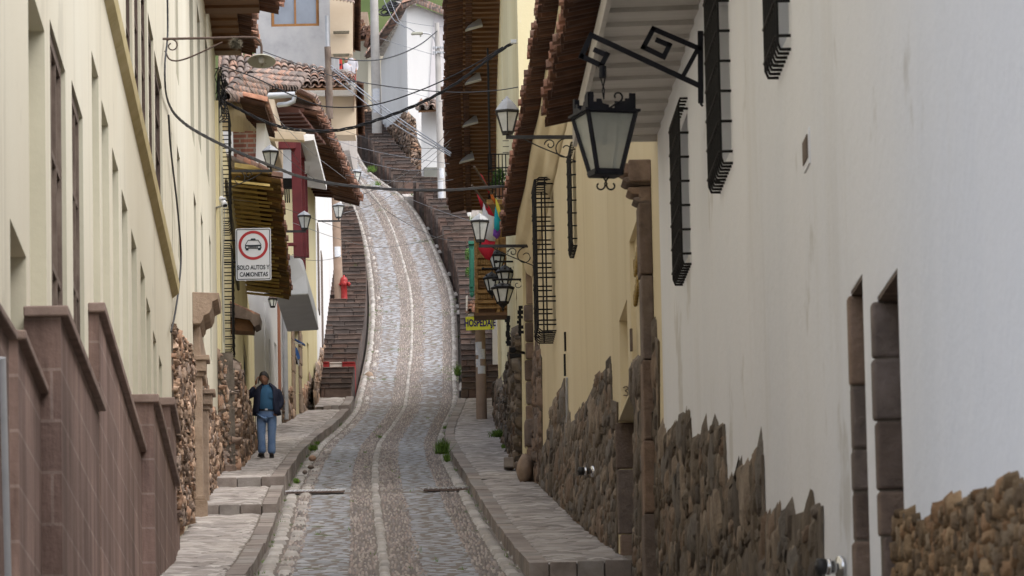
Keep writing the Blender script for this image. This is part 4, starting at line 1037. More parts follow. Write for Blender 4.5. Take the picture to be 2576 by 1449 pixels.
for u, v0, v1 in ((1424,835,885),(1423,890,948)):
    mb = MB(); a_ = w.hit(u, v0)[0]; w.box(mb, a_, a_+.10, w.hit(u, v1)[1], w.hit(u, v0)[1], 0, .03); mb.build('wall_fitting', M_black, HY)
mb = MB(); mb.tube([w.pt(*w.hit(1426,950,.03), .03), w.pt(*w.hit(1427,1062,.03), .03)], .02, 8); mb.build('pipe', M_galv, HY)
stone_patch(w, [(1362,1165),(1373,1127),(1395,1023),(1410,990),(1422,951),(1425,1067),(1449,1060),(1463,1041),(1478,1012),(1499,967),(1515,942),(1539,914),(1542,1006),(1556,1012),(1556,1500),(1480,1400),(1358,1260)], HY, M_stone, .33, (.8,2.0), .036, jit=.13)
stone_patch(w, [(1598,1640),(1600,1000),(1585,983),(1603,909),(1626,891),(1632,870),(1642,831),(1660,858),(1664,1640)], HY, M_stone, .45, (.6,1.2), .035, jit=.13)
stone_patch(w, [(1347,885),(1353,870),(1364,900),(1366,1130),(1362,1230),(1348,1215)], HY, M_ashlar, .30, (.5,1.0), .06)
# rounded cornice with hand-made waves, tiled eave
prof = [(0,13.55),(.04,13.62),(.10,13.66),(.13,13.75),(.14,13.86),(.17,13.92),(.25,13.95),(.29,14.03),(.30,14.16),(.30,14.3),(0,14.3)]
mb = MB(); k = 60; n = len(prof)
for i in range(k+1):
    s = (w.L-.3)*i/k + .2
    for d_, z in prof: mb.v.append(w.pt(s, z + .012*math.sin(s*1.3+d_*9)+.01*math.sin(s*3.1), d_ + (.012*math.sin(s*.9+z*7) if d_ > 0 else 0)))
for i in range(k):
    for j in range(n): mb.f.append((i*n+j, i*n+(j+1)%n, (i+1)*n+(j+1)%n, (i+1)*n+j)); mb.m.append(0); mb.sm.append(True)
mb.add(mb.v[:n], [tuple(range(n))]); mb.add(mb.v[k*n:k*n+n], [tuple(range(n))[::-1]])
mb.build('cornice', M_ochre, HY)
eave_tiles(w, .3, w.L-.1, 14.36, .30, .53, HY, .21, drop=.05, over=.03, mats=[M_tiledk, M_tilemid])
mb = MB(); mb.prism([w.pt(0, 14.55, .5), w.pt(w.L, 14.55, .5), w.pt(w.L, 16, -4), w.pt(0, 16, -4)], (0, 0, .08)); mb.build('roof', M_tileold, HY)

# ================================================================= RIGHT: balcony house with the deep brown eave
w = WR3
HB = base_empty('yellow_house', w, 5, float(gh(104)), 'yellow house with deep brown tiled eave, carved wooden balcony and corner of dark stone blocks', 'house')
ops = [w.rect(1300,1297,720,830)+(.2,), w.rect(1285,1283,860,1000)+(.2,), w.rect(1262,1260,880,1010)+(.2,)]
facade(w, 0, w.L, float(gh(97))-1.5, 24.2, ops, [M_yellow, M_yellow], HB, back=7)
for o_ in ops: window(w, o_[0]+.02, o_[1]-.02, o_[2]+.02, o_[3]-.02, .12, HB, M_oldwood, M_glass, 0, 1)
w4 = WR4
facade(w4, 0, w4.L, float(gh(140))-1.5, 24.2, [], [M_yellow, M_yellow], HB, back=7)
ashlar_column(w, -.06, .4, float(gh(98)), P(1330,775,98).z, -.26, -.02, HB, M_ashlar, (.28,.45), 'stone_corner', .035)
ashlar_column(w, -.16, .5, float(gh(98))-.3, P(1330,1062,98).z, -.28, .0, HB, M_ashlar, (.8,1.2), 'stone_corner', .06)
ashlar_column(w, -.03, .3, P(1330,775,98).z, P(1330,640,98).z, -.2, -.04, HB, M_carve, (.5,.8), 'stone_corner', .02)
stone_patch(w, [(1252,975),(1262,960),(1276,1004),(1280,949),(1296,905),(1302,842),(1312,842),(1314,1200),(1296,1200),(1268,1160),(1254,1085)], HB, M_stone, .28, (.5,1.1), .10)
stone_patch(w4, [(1247,985),(1253,975),(1257,1075),(1250,1030)], HB, M_stone, .28, (.5,1.1), .08)
# deep eave with lapped soffit
a0, a1 = w.sY(112), w.L
for ww, p0, p1, d_in, d_out in ((w, a0, a1, .86, 1.24), (w4, 0, w4.sY(160.3), .92, 1.32)):
    lapped(ww, p0, p1, 24.35, 0, d_in, .62, .07, M_wood, HB, 'soffit')
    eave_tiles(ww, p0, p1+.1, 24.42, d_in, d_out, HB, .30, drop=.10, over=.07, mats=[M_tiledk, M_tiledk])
    mb = MB(); mb.prism([ww.pt(p0, 24.66, d_out-.08), ww.pt(p1, 24.66, d_out-.08), ww.pt(p1, 26.2, -4), ww.pt(p0, 26.2, -4)], (0, 0, .08)); mb.build('roof', M_tileold, HB)
# scalloped trim hanging at the inner edge of the tiles
for ww, p0, p1, d_in in ((w, a0, a1, .80), (w4, 0, w4.sY(160.2), .86)):
    mb = MB(); k = int((p1-p0)/.31)
    for i in range(k):
        s = p0+(i+.5)*.31; barrel(mb, ww.pt(s, 24.38, d_in), ww.N*-.16, 0, (0, 0, -1), .14, 1, 5, .13)
    mb.build('tile_trim', M_tiledk, HB, fix=False)
# carved balcony: panels stacked below a slatted rail
Yb = 124.0; bl, br = P(1195, 700, Yb).x, w.x(Yb)
def bz(v): return P(1225, v, Yb).z
mb = MB(); mb.mi = 0
def bbox(u0, u1, v0, v1, y0, y1, mi=0):
    mb.mi = mi; x0, x1 = P(u0, (v0+v1)/2, Yb).x, min(P(u1, (v0+v1)/2, Yb).x, br-.0)
    mb.frame_box((x0, y0, bz(v1)), (x1-x0, 0, 0), (0, y1-y0, 0), (0, 0, bz(v0)-bz(v1)))
BL = .6
bbox(1198, 1300, 575, 788, Yb+.02, Yb+BL)
for v0, v1 in ((640,650),(671,678),(693,699),(730,738),(756,764),(772,777)): bbox(1194, 1300, v0, v1, Yb-.06, Yb+BL+.05)
for u in (1194, 1248): bbox(u, u+8, 575, 790, Yb-.05, Yb+.06)
for v0, v1 in ((706,726),(778,788)):
    for k in range(6): bbox(1205, 1246, v0+(v1-v0)*k/6, v0+(v1-v0)*(k+.5)/6, Yb-.045, Yb+.03, 1)
for v0, v1 in ((652,669),(680,691),(740,754),(766,773)):
    for k in range(7): bbox(1204+k*6, 1208+k*6, v0+2, v1-2, Yb-.035, Yb+.03, 0)
bb = mb.build('balcony', [M_carvewood, M_wood], HB, bevel=.006)
mb = MB(); mb.mi = 0; bbox(1192, 1300, 788, 795, Yb-.1, Yb+BL+.1, 0); mb.build('balcony_floor', M_wood, HB)
# iron balcony above with a plank floor
Yi = 112.0
mb = MB(); xi0, xi1 = P(1229,440,Yi).x, w.x(Yi+1)-.02
z0, z1 = P(1250,500,Yi).z, P(1250,388,Yi).z
for k in range(6): x = xi0+(xi1-xi0)*k/6; mb.tube([(x, Yi, z0), (x, Yi, z1)], .012, 6)
for k in range(9): y = Yi+2.2*k/8; mb.tube([(xi0, y, z0), (xi0, y, z1)], .012, 6)
for z in (z1, z1-.28, z0+.25, z0+.05): mb.tube([(xi1, Yi, z), (xi0, Yi, z), (xi0, Yi+2.2, z), (xi1, Yi+2.2, z)], .014, 6)
for k in (0, 4): mb.tube([(xi0+.03, Yi+k*.5, z1), (xi0+.03, Yi+k*.5, z1+2.2)], .022, 6)
for k in range(10): z = z1+.05+.12*k; mb.tube([(xi0+.3, Yi+.1, z), (xi1, Yi+.1, z)], .007, 5)
mb.build('balcony_railing', M_black, HB)
mb = MB(); mb.frame_box((xi0-.05, Yi-.05, z0-.12), (xi1-xi0+.05, 0, 0), (0, 2.3, 0), (0, 0, .1)); mb.build('balcony_floor', M_carvewood, HB)

# ================================================================= far up the street
# tiled-roof house on the left
HT = thing('tiled_house', P(800, 420, 174), 'beige house under a broad old clay tile roof, upper left of the street', 'house')
quad_block([P(640,338,172), P(893,339,172), P(893,205,172), P(640,190,172)], (0, 1.2, 0), M_beige, 'wall', HT)
o_ = P(556,222,167); tile_roof(o_, P(892,216,171.5)-o_, P(558,132,177)-o_, HT, .33, 6, [M_tileold, M_wood], jit=.03, b2=P(890,192,174)-P(892,216,171.5))
quad_block([P(752,238,171.6), P(893,238,171.6), P(893,208,171.2), P(752,208,171.2)], (0, .3, 0), M_whiteb, 'cornice_band', HT)
mb = MB(); mb.bar(P(823,225,171.5), P(830,345,171.5), .14, .14); mb.build('timber_post', M_wooddk, HT)
quad_block([P(893,132,171), P(903,130,171), P(908,345,176), P(893,345,176)][:0] or [P(890,225,171), P(904,205,174), P(902,338,177), P(890,338,173)], (0, .25, 0), M_wood, 'eave_soffit', HT)
mb = MB()
for i in range(36):
    t = i/35; barrel(mb, P(897+4*t, 212+125*t, 171.5+5*t), Vector((.22, 0, -.05)), 0, (0, 0, 1), .12, 1, 4, .11)
mb.build('eave_tiles', M_tiledk, HT, fix=False)
# grey cement house with the big window
HG = thing('grey_house', P(750, 300, 184), 'grey cement house with a large timber framed window and beige side tower', 'house')
wg = Wall(P(640,100,184).x, 184, P(836,100,184).x, 184, 1); wg.N = Vector((0,-1,0)); wg.T = Vector((1,0,0)); wg.A = Vector((P(640,100,184).x, 184, 0))
def gz(v, u=750): return P(u, v, 184).z
def gs(u, v=60): return P(u, v, 184).x - wg.A.x
oG = (gs(682), gs(803), gz(66), gz(-40), .18)
facade(wg, 0, gs(836), gz(300), gz(-80), [oG], [M_greycem, M_greycem], HG, back=7)
f_ = window(wg, oG[0]+.01, oG[1]-.01, oG[2]+.01, oG[3]-.01, .10, HG, mat('orange timber', [(.22,.10,.035),(.32,.16,.06)], nscale=4, bump=.2, bscale=14), M_glassb, 1, 0, fw=.09)
quad_block([P(831,136,182), P(886,136,182), P(886,-60,182), P(829,-60,182)], (0, .7, 0), M_beige, 'tower', HG)
mb = MB(); mb.tube([P(826,180,181.8), P(822,40,181.8)], .06, 8); mb.build('drainpipe', M_galv, HG)
for v in (80, 137):
    mb = MB(); mb.prism([P(838,v,181.9), P(879,v-1,181.9), P(878,v+5,181.9), P(839,v+6,181.9)], (0, -.12, 0)); mb.build('broken_ledge', M_drygrass, HG)
quad_block([P(886,-60,181.8), P(895,-40,184), P(893,128,190), P(886,125,188)], (0, .3, 0), M_wood, 'eave_soffit', HG)
mb = MB(); 
for i in range(40):
    t = i/39; barrel(mb, P(889+4*t*0+2, -30+155*t, 182+7*t), Vector((.22, 0, -.05)), 0, (0, 0, 1), .12, 1, 4, .11)
mb.build('eave_tiles', M_tiledk, HG, fix=False)
mb = MB()
for i in range(9):
    p0 = P(818+i*8.6, -4+i*1.4-2, 181.5); barrel(mb, p0, Vector((0, -.35, -.12)), 0, (0, 0, 1), .08, 1, 4, .07)
mb.build('roof_edge', M_tileold, HG, fix=False)
# white gabled house at the top of the street
HF = thing('white_house', P(1080, 420, 236), 'white gabled house with mossy tile edge and projecting white rafters, top of the street', 'house')
Yf = 235.0
fr = [P(1030,480,Yf), P(1160,480,Yf), P(1160,52,Yf), P(1042,12,Yf), P(1030,20,Yf)]
lf = [P(1030,480,Yf), P(1030,20,Yf), P(958,150,248), P(963,470,248)]
mb = MB(); A_, B_ = fr[0].copy(), P(958,470,248); zb = 30.0
hl_, hr_, hp_ = P(1030,20,Yf).z, P(1160,52,Yf).z, P(1042,12,Yf).z
x0, x1 = fr[0].x, P(1160,300,Yf).x; xb0, xb1 = P(960,300,248).x, P(960,300,248).x+(x1-x0)
V = [(x0,Yf,zb),(x1,Yf,zb),(x1,Yf,hr_),(P(1042,12,Yf).x,Yf,hp_),(x0,Yf,hl_)]; d_ = Vector((xb0-x0, 13, 0))
mb.prism(V, d_); mb.build('wall', M_whiteb, HF)
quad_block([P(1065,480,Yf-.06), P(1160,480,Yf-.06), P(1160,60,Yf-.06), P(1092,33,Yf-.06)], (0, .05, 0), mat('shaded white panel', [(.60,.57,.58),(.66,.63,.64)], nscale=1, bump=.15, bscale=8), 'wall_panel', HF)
# side eave with rafters
E0, E1 = P(1033,4,Yf-.3), P(937,138,248)
off = Vector((.75, .1, 0))
mb = MB(); mb.prism([E0, E1, E1+Vector((.85,0,.12)), E0+Vector((.0,0,.1))+Vector((.1,0,0))], (0, 0, .06)); mb.build('eave_soffit', M_whitebd, HF)
mb = MB()
for i in range(14):
    t = (i+.5)/14; p0 = E0.lerp(E1, t); L_ = .15+.75*t; mb.frame_box(p0+Vector((.12,0,-.13)), (L_,0,.06), (0,.16,0), (0,0,.12))
mb.build('rafters', M_whitebd, HF)
mb = MB()
for i in range(40):
    t = i/39; p0 = E0.lerp(E1, t) + Vector((.05,0,.05)); barrel(mb, p0, Vector((-.42,0,-.12)), 0, (0,0,1), .15, 1, 4, .14)
    barrel(mb, p0+Vector((0,.15,.06)), Vector((-.36,0,-.12)), 0, (0,0,-1), .15, 1, 4, .14)
mb.build('eave_tiles', M_tileold, HF, fix=False)
mb = MB(); a_, b_ = P(1020,4,Yf-.2), P(1044,-6,Yf-.2)
for i in range(70):
    t = i/69; u = 1010+t*150; v = (12-18*(t*150/34)) if u < 1044 else (-4+(u-1044)*.42)
    barrel(mb, P(u, v+9, Yf-.25), Vector((.0,-.0,0))+Vector((.35,0,-.14 if u > 1044 else .12)), 0, (0,-.4,1), .17, 1, 4, .15)
    barrel(mb, P(u, v+2, Yf-.1), Vector((.35,0,-.14 if u > 1044 else .12)), 0, (0,-.2,1), .17, 1, 4, .15)
mb.build('verge_tiles', M_tileold, HF, fix=False)
mb = MB(); mb.prism([P(1020,-2,Yf+.3), P(1044,-12,Yf+.3), P(1044,-10,249), P(930,128,249)], (0,0,.1)); mb.build('roof', M_tileold, HF)
wl = Wall(x0, Yf, xb0, 248, -1)
stone_patch(wl, [(962,340),(985,318),(1010,295),(1030,285),(1030,480),(965,400)], HF, M_rubble, .22, (.3,.8), .10, jit=.19)
wf = Wall(x0, Yf, x1, Yf, 1); wf.N = Vector((0,-1,0)); wf.T = Vector((1,0,0)); wf.A = Vector((x0,Yf,0))
stone_patch(wf, [(1030,285),(1046,300),(1050,350),(1064,380),(1066,480),(1030,480)], HF, M_rubble, .22, (.2,.4), .10, jit=.19)
# little annex with tile coping and grey-green foot
HA = thing('white_annex', P(1098, 470, 228), 'low white annex with a tiled top and grey green foot below the gabled house', 'annex')
quad_block([P(1060,480,229), P(1160,480,229), P(1160,262,229), P(1060,262,229)], (0, 4, 0), M_whiteb, 'wall', HA)
quad_block([P(1066,480,228.8), P(1160,480,228.8), P(1160,421,228.8), P(1066,421,228.8)], (0, .18, 0), mat('grey green cement', [(.17,.175,.15),(.24,.24,.215)], nscale=1.5, bump=.3, bscale=8), 'foot', HA)
o_ = P(1052,276,227.6); tile_roof(o_, P(1160,270,227.6)-o_, Vector((.2,2.2,.75)), HA, .30, 4, [M_tileold, M_wood], jit=.03)
# cream wall house further left with stepped small roofs
HC = thing('cream_cottage', P(915, 320, 252), 'cream cottage with stepped small tile roofs and weather stained wall at the far stairs', 'house')
for k, (u0, u1, v0, Y) in enumerate(((884,908,78,256),(906,928,92,254),(926,966,112,252))):
    quad_block([P(u0,350,Y), P(u1,350,Y), P(u1,v0,Y), P(u0,v0,Y)], (0, 5, 0), M_cream, 'wall', HC)
    o_ = P(u0-3,v0+6,Y-1.3); tile_roof(o_, P(u1+2,v0+2,Y-1.3)-o_, Vector((.1,2.2,.9)), HC, .3, 3, [M_tiledk, M_wood], jit=.03)
    quad_block([P(u0+2,v0-6,Y+1), P(u1-4,v0-6,Y+1), P(u1-6,v0-30,Y+1.5), P(u0+6,v0-26,Y+1.5)], (0, 2, 0), M_carve, 'gable', HC)
mb = MB(); mb.prism([P(912,350,251.7), P(917,350,251.7), P(915,232,251.7), P(911,232,251.7)], (0, .4, 0)); mb.build('door', M_oldwood, HC)
stone_patch(Wall(P(890,300,251.5).x, 251.4, P(962,300,251.5).x, 251.5, 1) if False else wf if False else (lambda q: (setattr(q, 'N', Vector((0,-1,0))), q)[1])(Wall(P(888,300,251.5).x, 251.45, P(965,300,251.5).x, 251.45, 1)), [(890,300),(900,255),(925,262),(940,285),(940,350),(892,350)], HC, M_rubble, .34, (.35,.8), .12)
quad_block([P(902,72,266), P(926,72,266), P(925,30,266), P(903,30,266)], (0, 3, 0), M_carve, 'chimney', HC)
# low pale house at the right stairs
HL = thing('pale_shed', P(1180, 600, 180), 'low pale shed wall behind the right stairs under the deep eave', 'shed')
quad_block([P(1148,560,205), P(1183,560,205), P(1183,512,205), P(1148,512,205)], (0, 5, 0), M_whiteb, 'wall', HL)
quad_block([P(1164,559,204.6), P(1173,559,204.6), P(1173,520,204.6), P(1164,520,204.6)], (0, .3, 0), M_oldwood, 'door', HL)
quad_block([P(1240,1010,166), P(1262,1015,166), P(1256,760,166), P(1238,760,166)], (0, 8, 0), M_whiteb, 'side_wall', HL)
HQ = thing('tiled_porch', P(1185, 800, 165), 'tiny clay tiled porch roof on a white board beside the carved balcony', 'porch')
o_ = P(1176,786,164); tile_roof(o_, P(1206,784,164)-o_, Vector((.05,1.2,.45)), HQ, .16, 3, [M_tile, M_whitebd])
quad_block([P(1172,784,164.1), P(1176,784,164.1), P(1176,742,164.1), P(1172,746,164.1)], (0, 1.2, 0), M_whitebd, 'verge_board', HQ)
quad_block([P(1186,830,164.5), P(1212,830,164.5), P(1212,780,164.5), P(1186,780,164.5)], (0, .8, 0), M_ashlar, 'wall', HQ)
# ================================================================= street lanterns
def lantern_parts(root, W, roofh, glassh, bw, n=6, phase=0.0, roof=M_tin, frame=M_lampmetal, glass=M_frost, rib=.018, knobs=False):
    """local origin: centre of the lantern's foot"""
    o = root.location
    def ring(r, z): return [Vector((o.x + r*math.sin(2*math.pi*k/n+phase), o.y - r*math.cos(2*math.pi*k/n+phase), o.z+z)) for k in range(n)]
    R = W/2; b, t = ring(bw/2, .03), ring(R*.93, .03+glassh)
    mb = MB(); mb.add(b+t, [(k, (k+1)%n, n+(k+1)%n, n+k) for k in range(n)]+[tuple(range(n))[::-1]]); mb.build('glass', glass, root)
    mb = MB()
    for k in range(n): mb.bar(b[k], t[k], rib, rib)
    for rr in (b, t):
        for k in range(n): mb.bar(rr[k], rr[(k+1)%n], rib*1.1, rib*1.1)
    mb.lathe(o, [(bw/2*1.02, .0), (bw/2*1.08, .03), (bw/2*.9, .045)], n, phase=phase-math.pi/2, sm=False)
    mb.lathe(o, [(R*1.0, .03+glassh), (R*1.06, .035+glassh), (R*1.06, .055+glassh), (R*.98, .06+glassh)], n, phase=phase-math.pi/2, sm=False)
    mb.build('frame', frame, root)
    mb = MB(); z = .06+glassh
    mb.lathe(o, [(R*1.04, z), (R*.55, z+roofh*.62), (R*.20, z+roofh*.92), (R*.14, z+roofh), (.01, z+roofh*1.12)], n, phase=phase-math.pi/2, sm=False)
    if knobs:
        for k in range(n):
            a = 2*math.pi*(k+.5)/n+phase; mb.sphere(o + Vector((R*.72*math.sin(a), -R*.72*math.cos(a), z+roofh*.40)), R*.13, n=8, m=5)
    mb.build('lamp_roof', roof, root)
def spiral(c, r0, r1, a0, a1, ax=Vector((1,0,0)), ay=Vector((0,0,1)), n=20):
    return [Vector(c) + ax*math.cos(a0+(a1-a0)*t/n)*(r0+(r1-r0)*t/n) + ay*math.sin(a0+(a1-a0)*t/n)*(r0+(r1-r0)*t/n) for t in range(n+1)]
def wall_lantern(u, va, vr, vb, wpx, Y, uw, varm, label, group='old street lanterns on wall brackets', scroll=True, n=6, up=True, name='street_lantern', knobs=False, dark=False, bpx=None):
    """va apex, vr rim, vb foot of the lantern; arm at varm reaching the wall at column uw"""
    k = px(Y); foot = P(u, vb, Y)
    root = thing(name, foot, label, 'street lamp', group)
    W = wpx*k; gh_ = (vb-vr)*k - .05; rh = (vr-va)*k*.88
    lantern_parts(root, W, rh, gh_, (bpx or wpx*.46)*k, n, math.pi/6 if False else 0.0, M_lampmetal if dark else M_tin, M_black if dark else M_lampmetal, M_frost, .018 if not dark else .02, knobs)
    a, b = P(u-4 if uw > u else u+4, varm, Y), P(uw, varm, Y)
    mb = MB(); mb.bar(a, b, .045, .05)
    mb.tube([foot, P(u, varm, Y)], .022, 8)
    d = 1 if uw > u else -1; L = abs(uw-u)*k
    mb.bar(P(uw, varm-4, Y), P(uw, varm+ (46 if scroll else 14)*min(1, .0064/k*1.2), Y), .05, .03)
    if scroll:
        x = Vector((d, 0, 0)); r = min(.16, L*.18)
        mb.tube(spiral(b - x*(r*1.25) - Vector((0,0,r*1.1)), r, r*.25, math.pi*.5, math.pi*.5+2*math.pi*1.15, x), .009, 6)
        mb.tube(spiral(b - x*(r*2.6) - Vector((0,0,r*.62)), r*.5, r*.15, 0, 2*math.pi*1.1, -x), .009, 6)
        mb.tube(smooth_path([a + x*L*.25 - Vector((0,0,.03)), a + x*L*.5 - Vector((0,0,r*1.0)), b - x*.25*r - Vector((0,0,r*2.2))], 6), .009, 6)
    mb.build('bracket', M_lampmetal, root)
    return root
wall_lantern(1277, 240, 279, 338, 66, 78, 1457, 345, 'tin roofed frosted lantern on the longest black arm, right of the deep brown eave')
wall_lantern(1208, 536, 556, 609, 52, 95.5, 1350, 619, 'tin roofed frosted lantern on black arm in front of the red and white flag')
wall_lantern(681, 363, 381, 421, 46, 106, 577, 430, 'tin roofed frosted lantern standing before the brick wall above the yellow eave', scroll=True)
wall_lantern(766, 530, 543, 578, 38, 125, 640, 582, 'tin roofed frosted lantern beside the maroon balcony post', scroll=False)
wall_lantern(852, 509, 518, 549, 34, 165, 786, 556, 'tin roofed frosted lantern on an arm near the brown pole at the left stairs', scroll=False)
wall_lantern(895, 424, 433, 463, 32, 168, 800, 468, 'small frosted lantern hanging over the upper road below the balcony roof tiles', scroll=False)
# ---- cluster of dark hexagonal lanterns
for (u, va, vr, vb, wp, Y, uw, lab) in ((1251,627,641,678,42,120,1290,'dark hexagonal lantern just below the black arm, highest of the cluster'),
        (1271,665,682,720,46,111,1306,'dark hexagonal lantern second from top in the cluster, nearest the wall'),
        (1238,683,698,736,44,117,1300,'dark hexagonal lantern overlapping the carved balcony, leftmost of the cluster'),
        (1265,710,722,765,58,99.4,1312,'largest dark hexagonal lantern, hanging lowest in the cluster')):
    k = px(Y); foot = P(u, vb, Y); root = thing('hexagonal_lantern', foot, lab, 'street lamp', 'dark lanterns clustered on the right wall')
    lantern_parts(root, wp*k, (vr-va)*k*.95, (vb-vr)*k-.06, wp*k*.5, 6, math.pi/6, M_lampmetal2 if 'M_lampmetal2' in globals() else M_lampmetal, M_black, M_frost, .024, True)
    mb = MB(); top = P(u, va-6, Y); mb.tube([P(u, va+2, Y), top], .012, 6)
    mb.tube([P(u-22, va-7, Y), P(uw, va-7, Y)], .020, 8); mb.sphere(P(u-23, va-7, Y), .035)
    mb.tube(spiral(P(uw-10, va+6, Y), .09, .02, math.pi/2, math.pi*2.6, Vector((-1,0,0))), .007, 6)
    mb.build('bracket', M_black, root)
    mb = MB(); mb.lathe(foot-Vector((0,0,.13)), [(.005,0),(.03,.03),(.012,.05),(.06,.10),(wp*k*.25,.15)], 8); mb.build('finial', M_black, root)
# ---- small hanging iron lantern
Y = 137; k = px(Y); foot = P(686, 774, Y); root = thing('hanging_lantern', foot, 'small rusty iron lantern hanging below the grey balcony base', 'lamp')
lantern_parts(root, 24*k, .12, .17, .12, 6, .3, M_rust, M_black, M_frost, .018)
mb = MB(); mb.tube([P(686, 748, Y), P(686, 738, Y)], .01, 6); mb.tube([P(664, 739, Y), P(690, 738, Y)], .014, 6); mb.build('bracket', M_black, root)
# ---- big black lantern on the meander bracket
Y = WR1.Y(WR1.hit(1772, 170)[0]); k = px(Y)
root = thing('wall_lantern', P(1762, 170, Y), 'large black square lantern hanging from a meander bracket on the white house', 'street lamp')
mb = MB()
def path_bar(pts, w_=.047, t_=.03):
    for a, b in zip(pts[:-1], pts[1:]):
        A, B = P(*a, Y), P(*b, Y); e = (B-A).normalized()*w_/2; mb.bar(A-e, B+e, t_, w_, up=(0,1,0) if False else (0,1,0))
def flat(pts, w_=.047, t_=.035):
    for i, (a, b) in enumerate(zip(pts[:-1], pts[1:])):
        A, B = P(*a, Y), P(*b, Y); d_ = (B-A).normalized(); nn = Vector((-d_.z, 0, d_.x)); e = d_*w_/2
        j = .0015*(i % 2); mb.prism([A-e-nn*w_/2, B+e-nn*w_/2, B+e+nn*w_/2, A-e+nn*w_/2], (0, t_+j, 0)); 
        for q in range(1, 5): mb.v[-q] = mb.v[-q]
flat([(1762,84),(1763,252)], .05, .034)
flat([(1762,216),(1488,88)], .047, .030); flat([(1486,90),(1463,141)], .047, .032); flat([(1464,141),(1512,164)], .047, .030); flat([(1512,165),(1527,137)], .046, .033); flat([(1526,138),(1499,126)], .045, .030)
flat([(1760,122),(1644,72)], .045, .030); flat([(1643,73),(1619,118)], .045, .032); flat([(1619,118),(1669,142)], .045, .030); flat([(1670,142),(1684,113)], .045, .033); flat([(1683,113),(1655,101)], .045, .030)
flat([(1754,125),(1719,190)], .04, .028)
mb.tube([P(1516, 166, Y), P(1516, 196, Y)], .035, 10)
mb.tube([P(1511, 196, Y), P(1516, 214, Y), P(1520, 226, Y), P(1519, 250, Y)], .007, 6); mb.tube([P(1522, 196, Y), P(1519, 212, Y), P(1515, 228, Y), P(1519, 250, Y)], .007, 6)
mb.tube([P(1764, 250, Y), P(1763, 262, Y), P(1768, 267, Y)], .012, 6)
mb.build('bracket', M_navy, root, bevel=.003)
C_ = P(1521, 281, Y); ct = Vector((C_.x+.0, Y+.18, C_.z)); fi = math.radians(17)
def sq(a, z, off=0):     # corners of the square body: front-left, front-right, back-right, back-left
    out = []
    for sx, sy in ((-1,-1),(1,-1),(1,1),(-1,1)):
        x, y = sx*a/2, sy*a/2; out.append(ct + Vector((x*math.cos(fi)-y*math.sin(fi), x*math.sin(fi)+y*math.cos(fi), z)))
    return out
At, Ab, Hh = .455, .225, .535
T_, B_ = sq(At, 0), sq(Ab, -Hh)
M_frosta = M_frostg.copy(); M_frosta.name = 'smoky lantern glass'; M_frosta.node_tree.nodes['Principled BSDF'].inputs['Alpha'].default_value = .68
mb = MB(); i_ = .012
mb.add([*sq(Ab-.02, -Hh+.02), *sq(At-.02, -.01)], [(k_, (k_+1)%4, 4+(k_+1)%4, 4+k_) for k_ in range(4)]); mb.build('glass', M_frosta, root)
mb = MB()
for a, b in zip(B_, T_): mb.bar(a, b, .032, .032)
for q, wd in ((T_, .03), (B_, .05)):
    for k_ in range(4): mb.bar(q[k_], q[(k_+1)%4], wd, wd)
f4 = sq(At+.07, .0)+sq(At+.07, .022); mb.box8(f4)
f4 = sq(Ab+.02, -Hh-.03)+sq(Ab+.05, -Hh+.01); mb.box8(f4)
q = sq(At+.0, .02)
for k_ in range(4):      # stepped crest plates at both ends of every side
    a, b = q[k_], q[(k_+1)%4]; d_ = (b-a); L = d_.length; d_.normalize(); nn = d_.cross(Vector((0,0,1)))
    for base, s in ((a, 1), (b, -1)):
        pts = [(0,0),(.19,0),(.19,.06),(.155,.06),(.14,.075),(.125,.10),(.095,.10),(.095,.145),(.05,.145),(.05,.10),(.03,.10),(.03,.145),(0,.145)]
        pts = [(0,0),(.20,0),(.20,.035),(.14,.05),(.13,.09),(.085,.09),(.085,.06),(.055,.06),(.055,.15),(0,.15)] if s > 0 else [(0,0),(.20,0),(.20,.035),(.15,.05),(.13,.075),(.10,.075),(.10,.10),(.06,.10),(.06,.15),(0,.15)]
        mb.prism([base + d_*s*x_ + Vector((0,0,z_)) for x_, z_ in pts], nn*-.014)
for s in (-1, 1):
    c = P(1519+s*34, 243, Y+.05); mb.tube(spiral(c, .055, .02, -math.pi/2, math.pi*1.2, Vector((s,0,0))), .009, 6); mb.tube([c-Vector((0,0,.055)), ct+Vector((0,0,.03))], .009, 6)
    c = P(1524+s*14, 467, Y+.2); mb.tube([P(1524+s*13, 437, Y+.2), P(1524, 456, Y+.2)] + spiral(c, .05, .025, math.pi*.5, -math.pi*1.3, Vector((-s,0,0)))[4:], .008, 6)
mb.build('frame', M_navy, root)
mb = MB(); mb.lathe(ct+Vector((0,-.02,-.28)), [(.0,0),(.03,.01),(.045,.05),(.03,.10),(.022,.16),(.022,.26)], 12); mb.build('bulb_holder', M_black, root)

# ---- old enamel street lamp on the long rusty arm (left)
Y = WL1.Y(WL1.hit(409, 98)[0]); k = px(Y)
root = thing('street_lamp', P(410, 97, Y), 'old rusty street lamp with a pale enamel disc shade on a long curved arm', 'street lamp')
mb = MB(); mb.tube(smooth_path([P(404,98,Y), P(520,96,Y), P(628,94,Y), P(648,99,Y), P(657,113,Y), P(658,140,Y)], 6), .017, 8)
mb.tube(smooth_path([P(415,128,Y), P(430,151,Y), P(470,147,Y), P(560,106,Y)], 5), .011, 6); mb.tube(spiral(P(432,115,Y), .095, .03, math.pi*.75, -math.pi*1.4), .010, 6)
mb.build('arm', M_rust, root)
R_ = Matrix.Rotation(math.radians(-19), 3, 'X'); c = P(658, 153, Y)
M_enamel = mat('rust stained enamel', [(.30,.30,.24),(.40,.40,.33)], nscale=4, rough=.5, spots=((.10,.06,.03), .95, .60, 7))
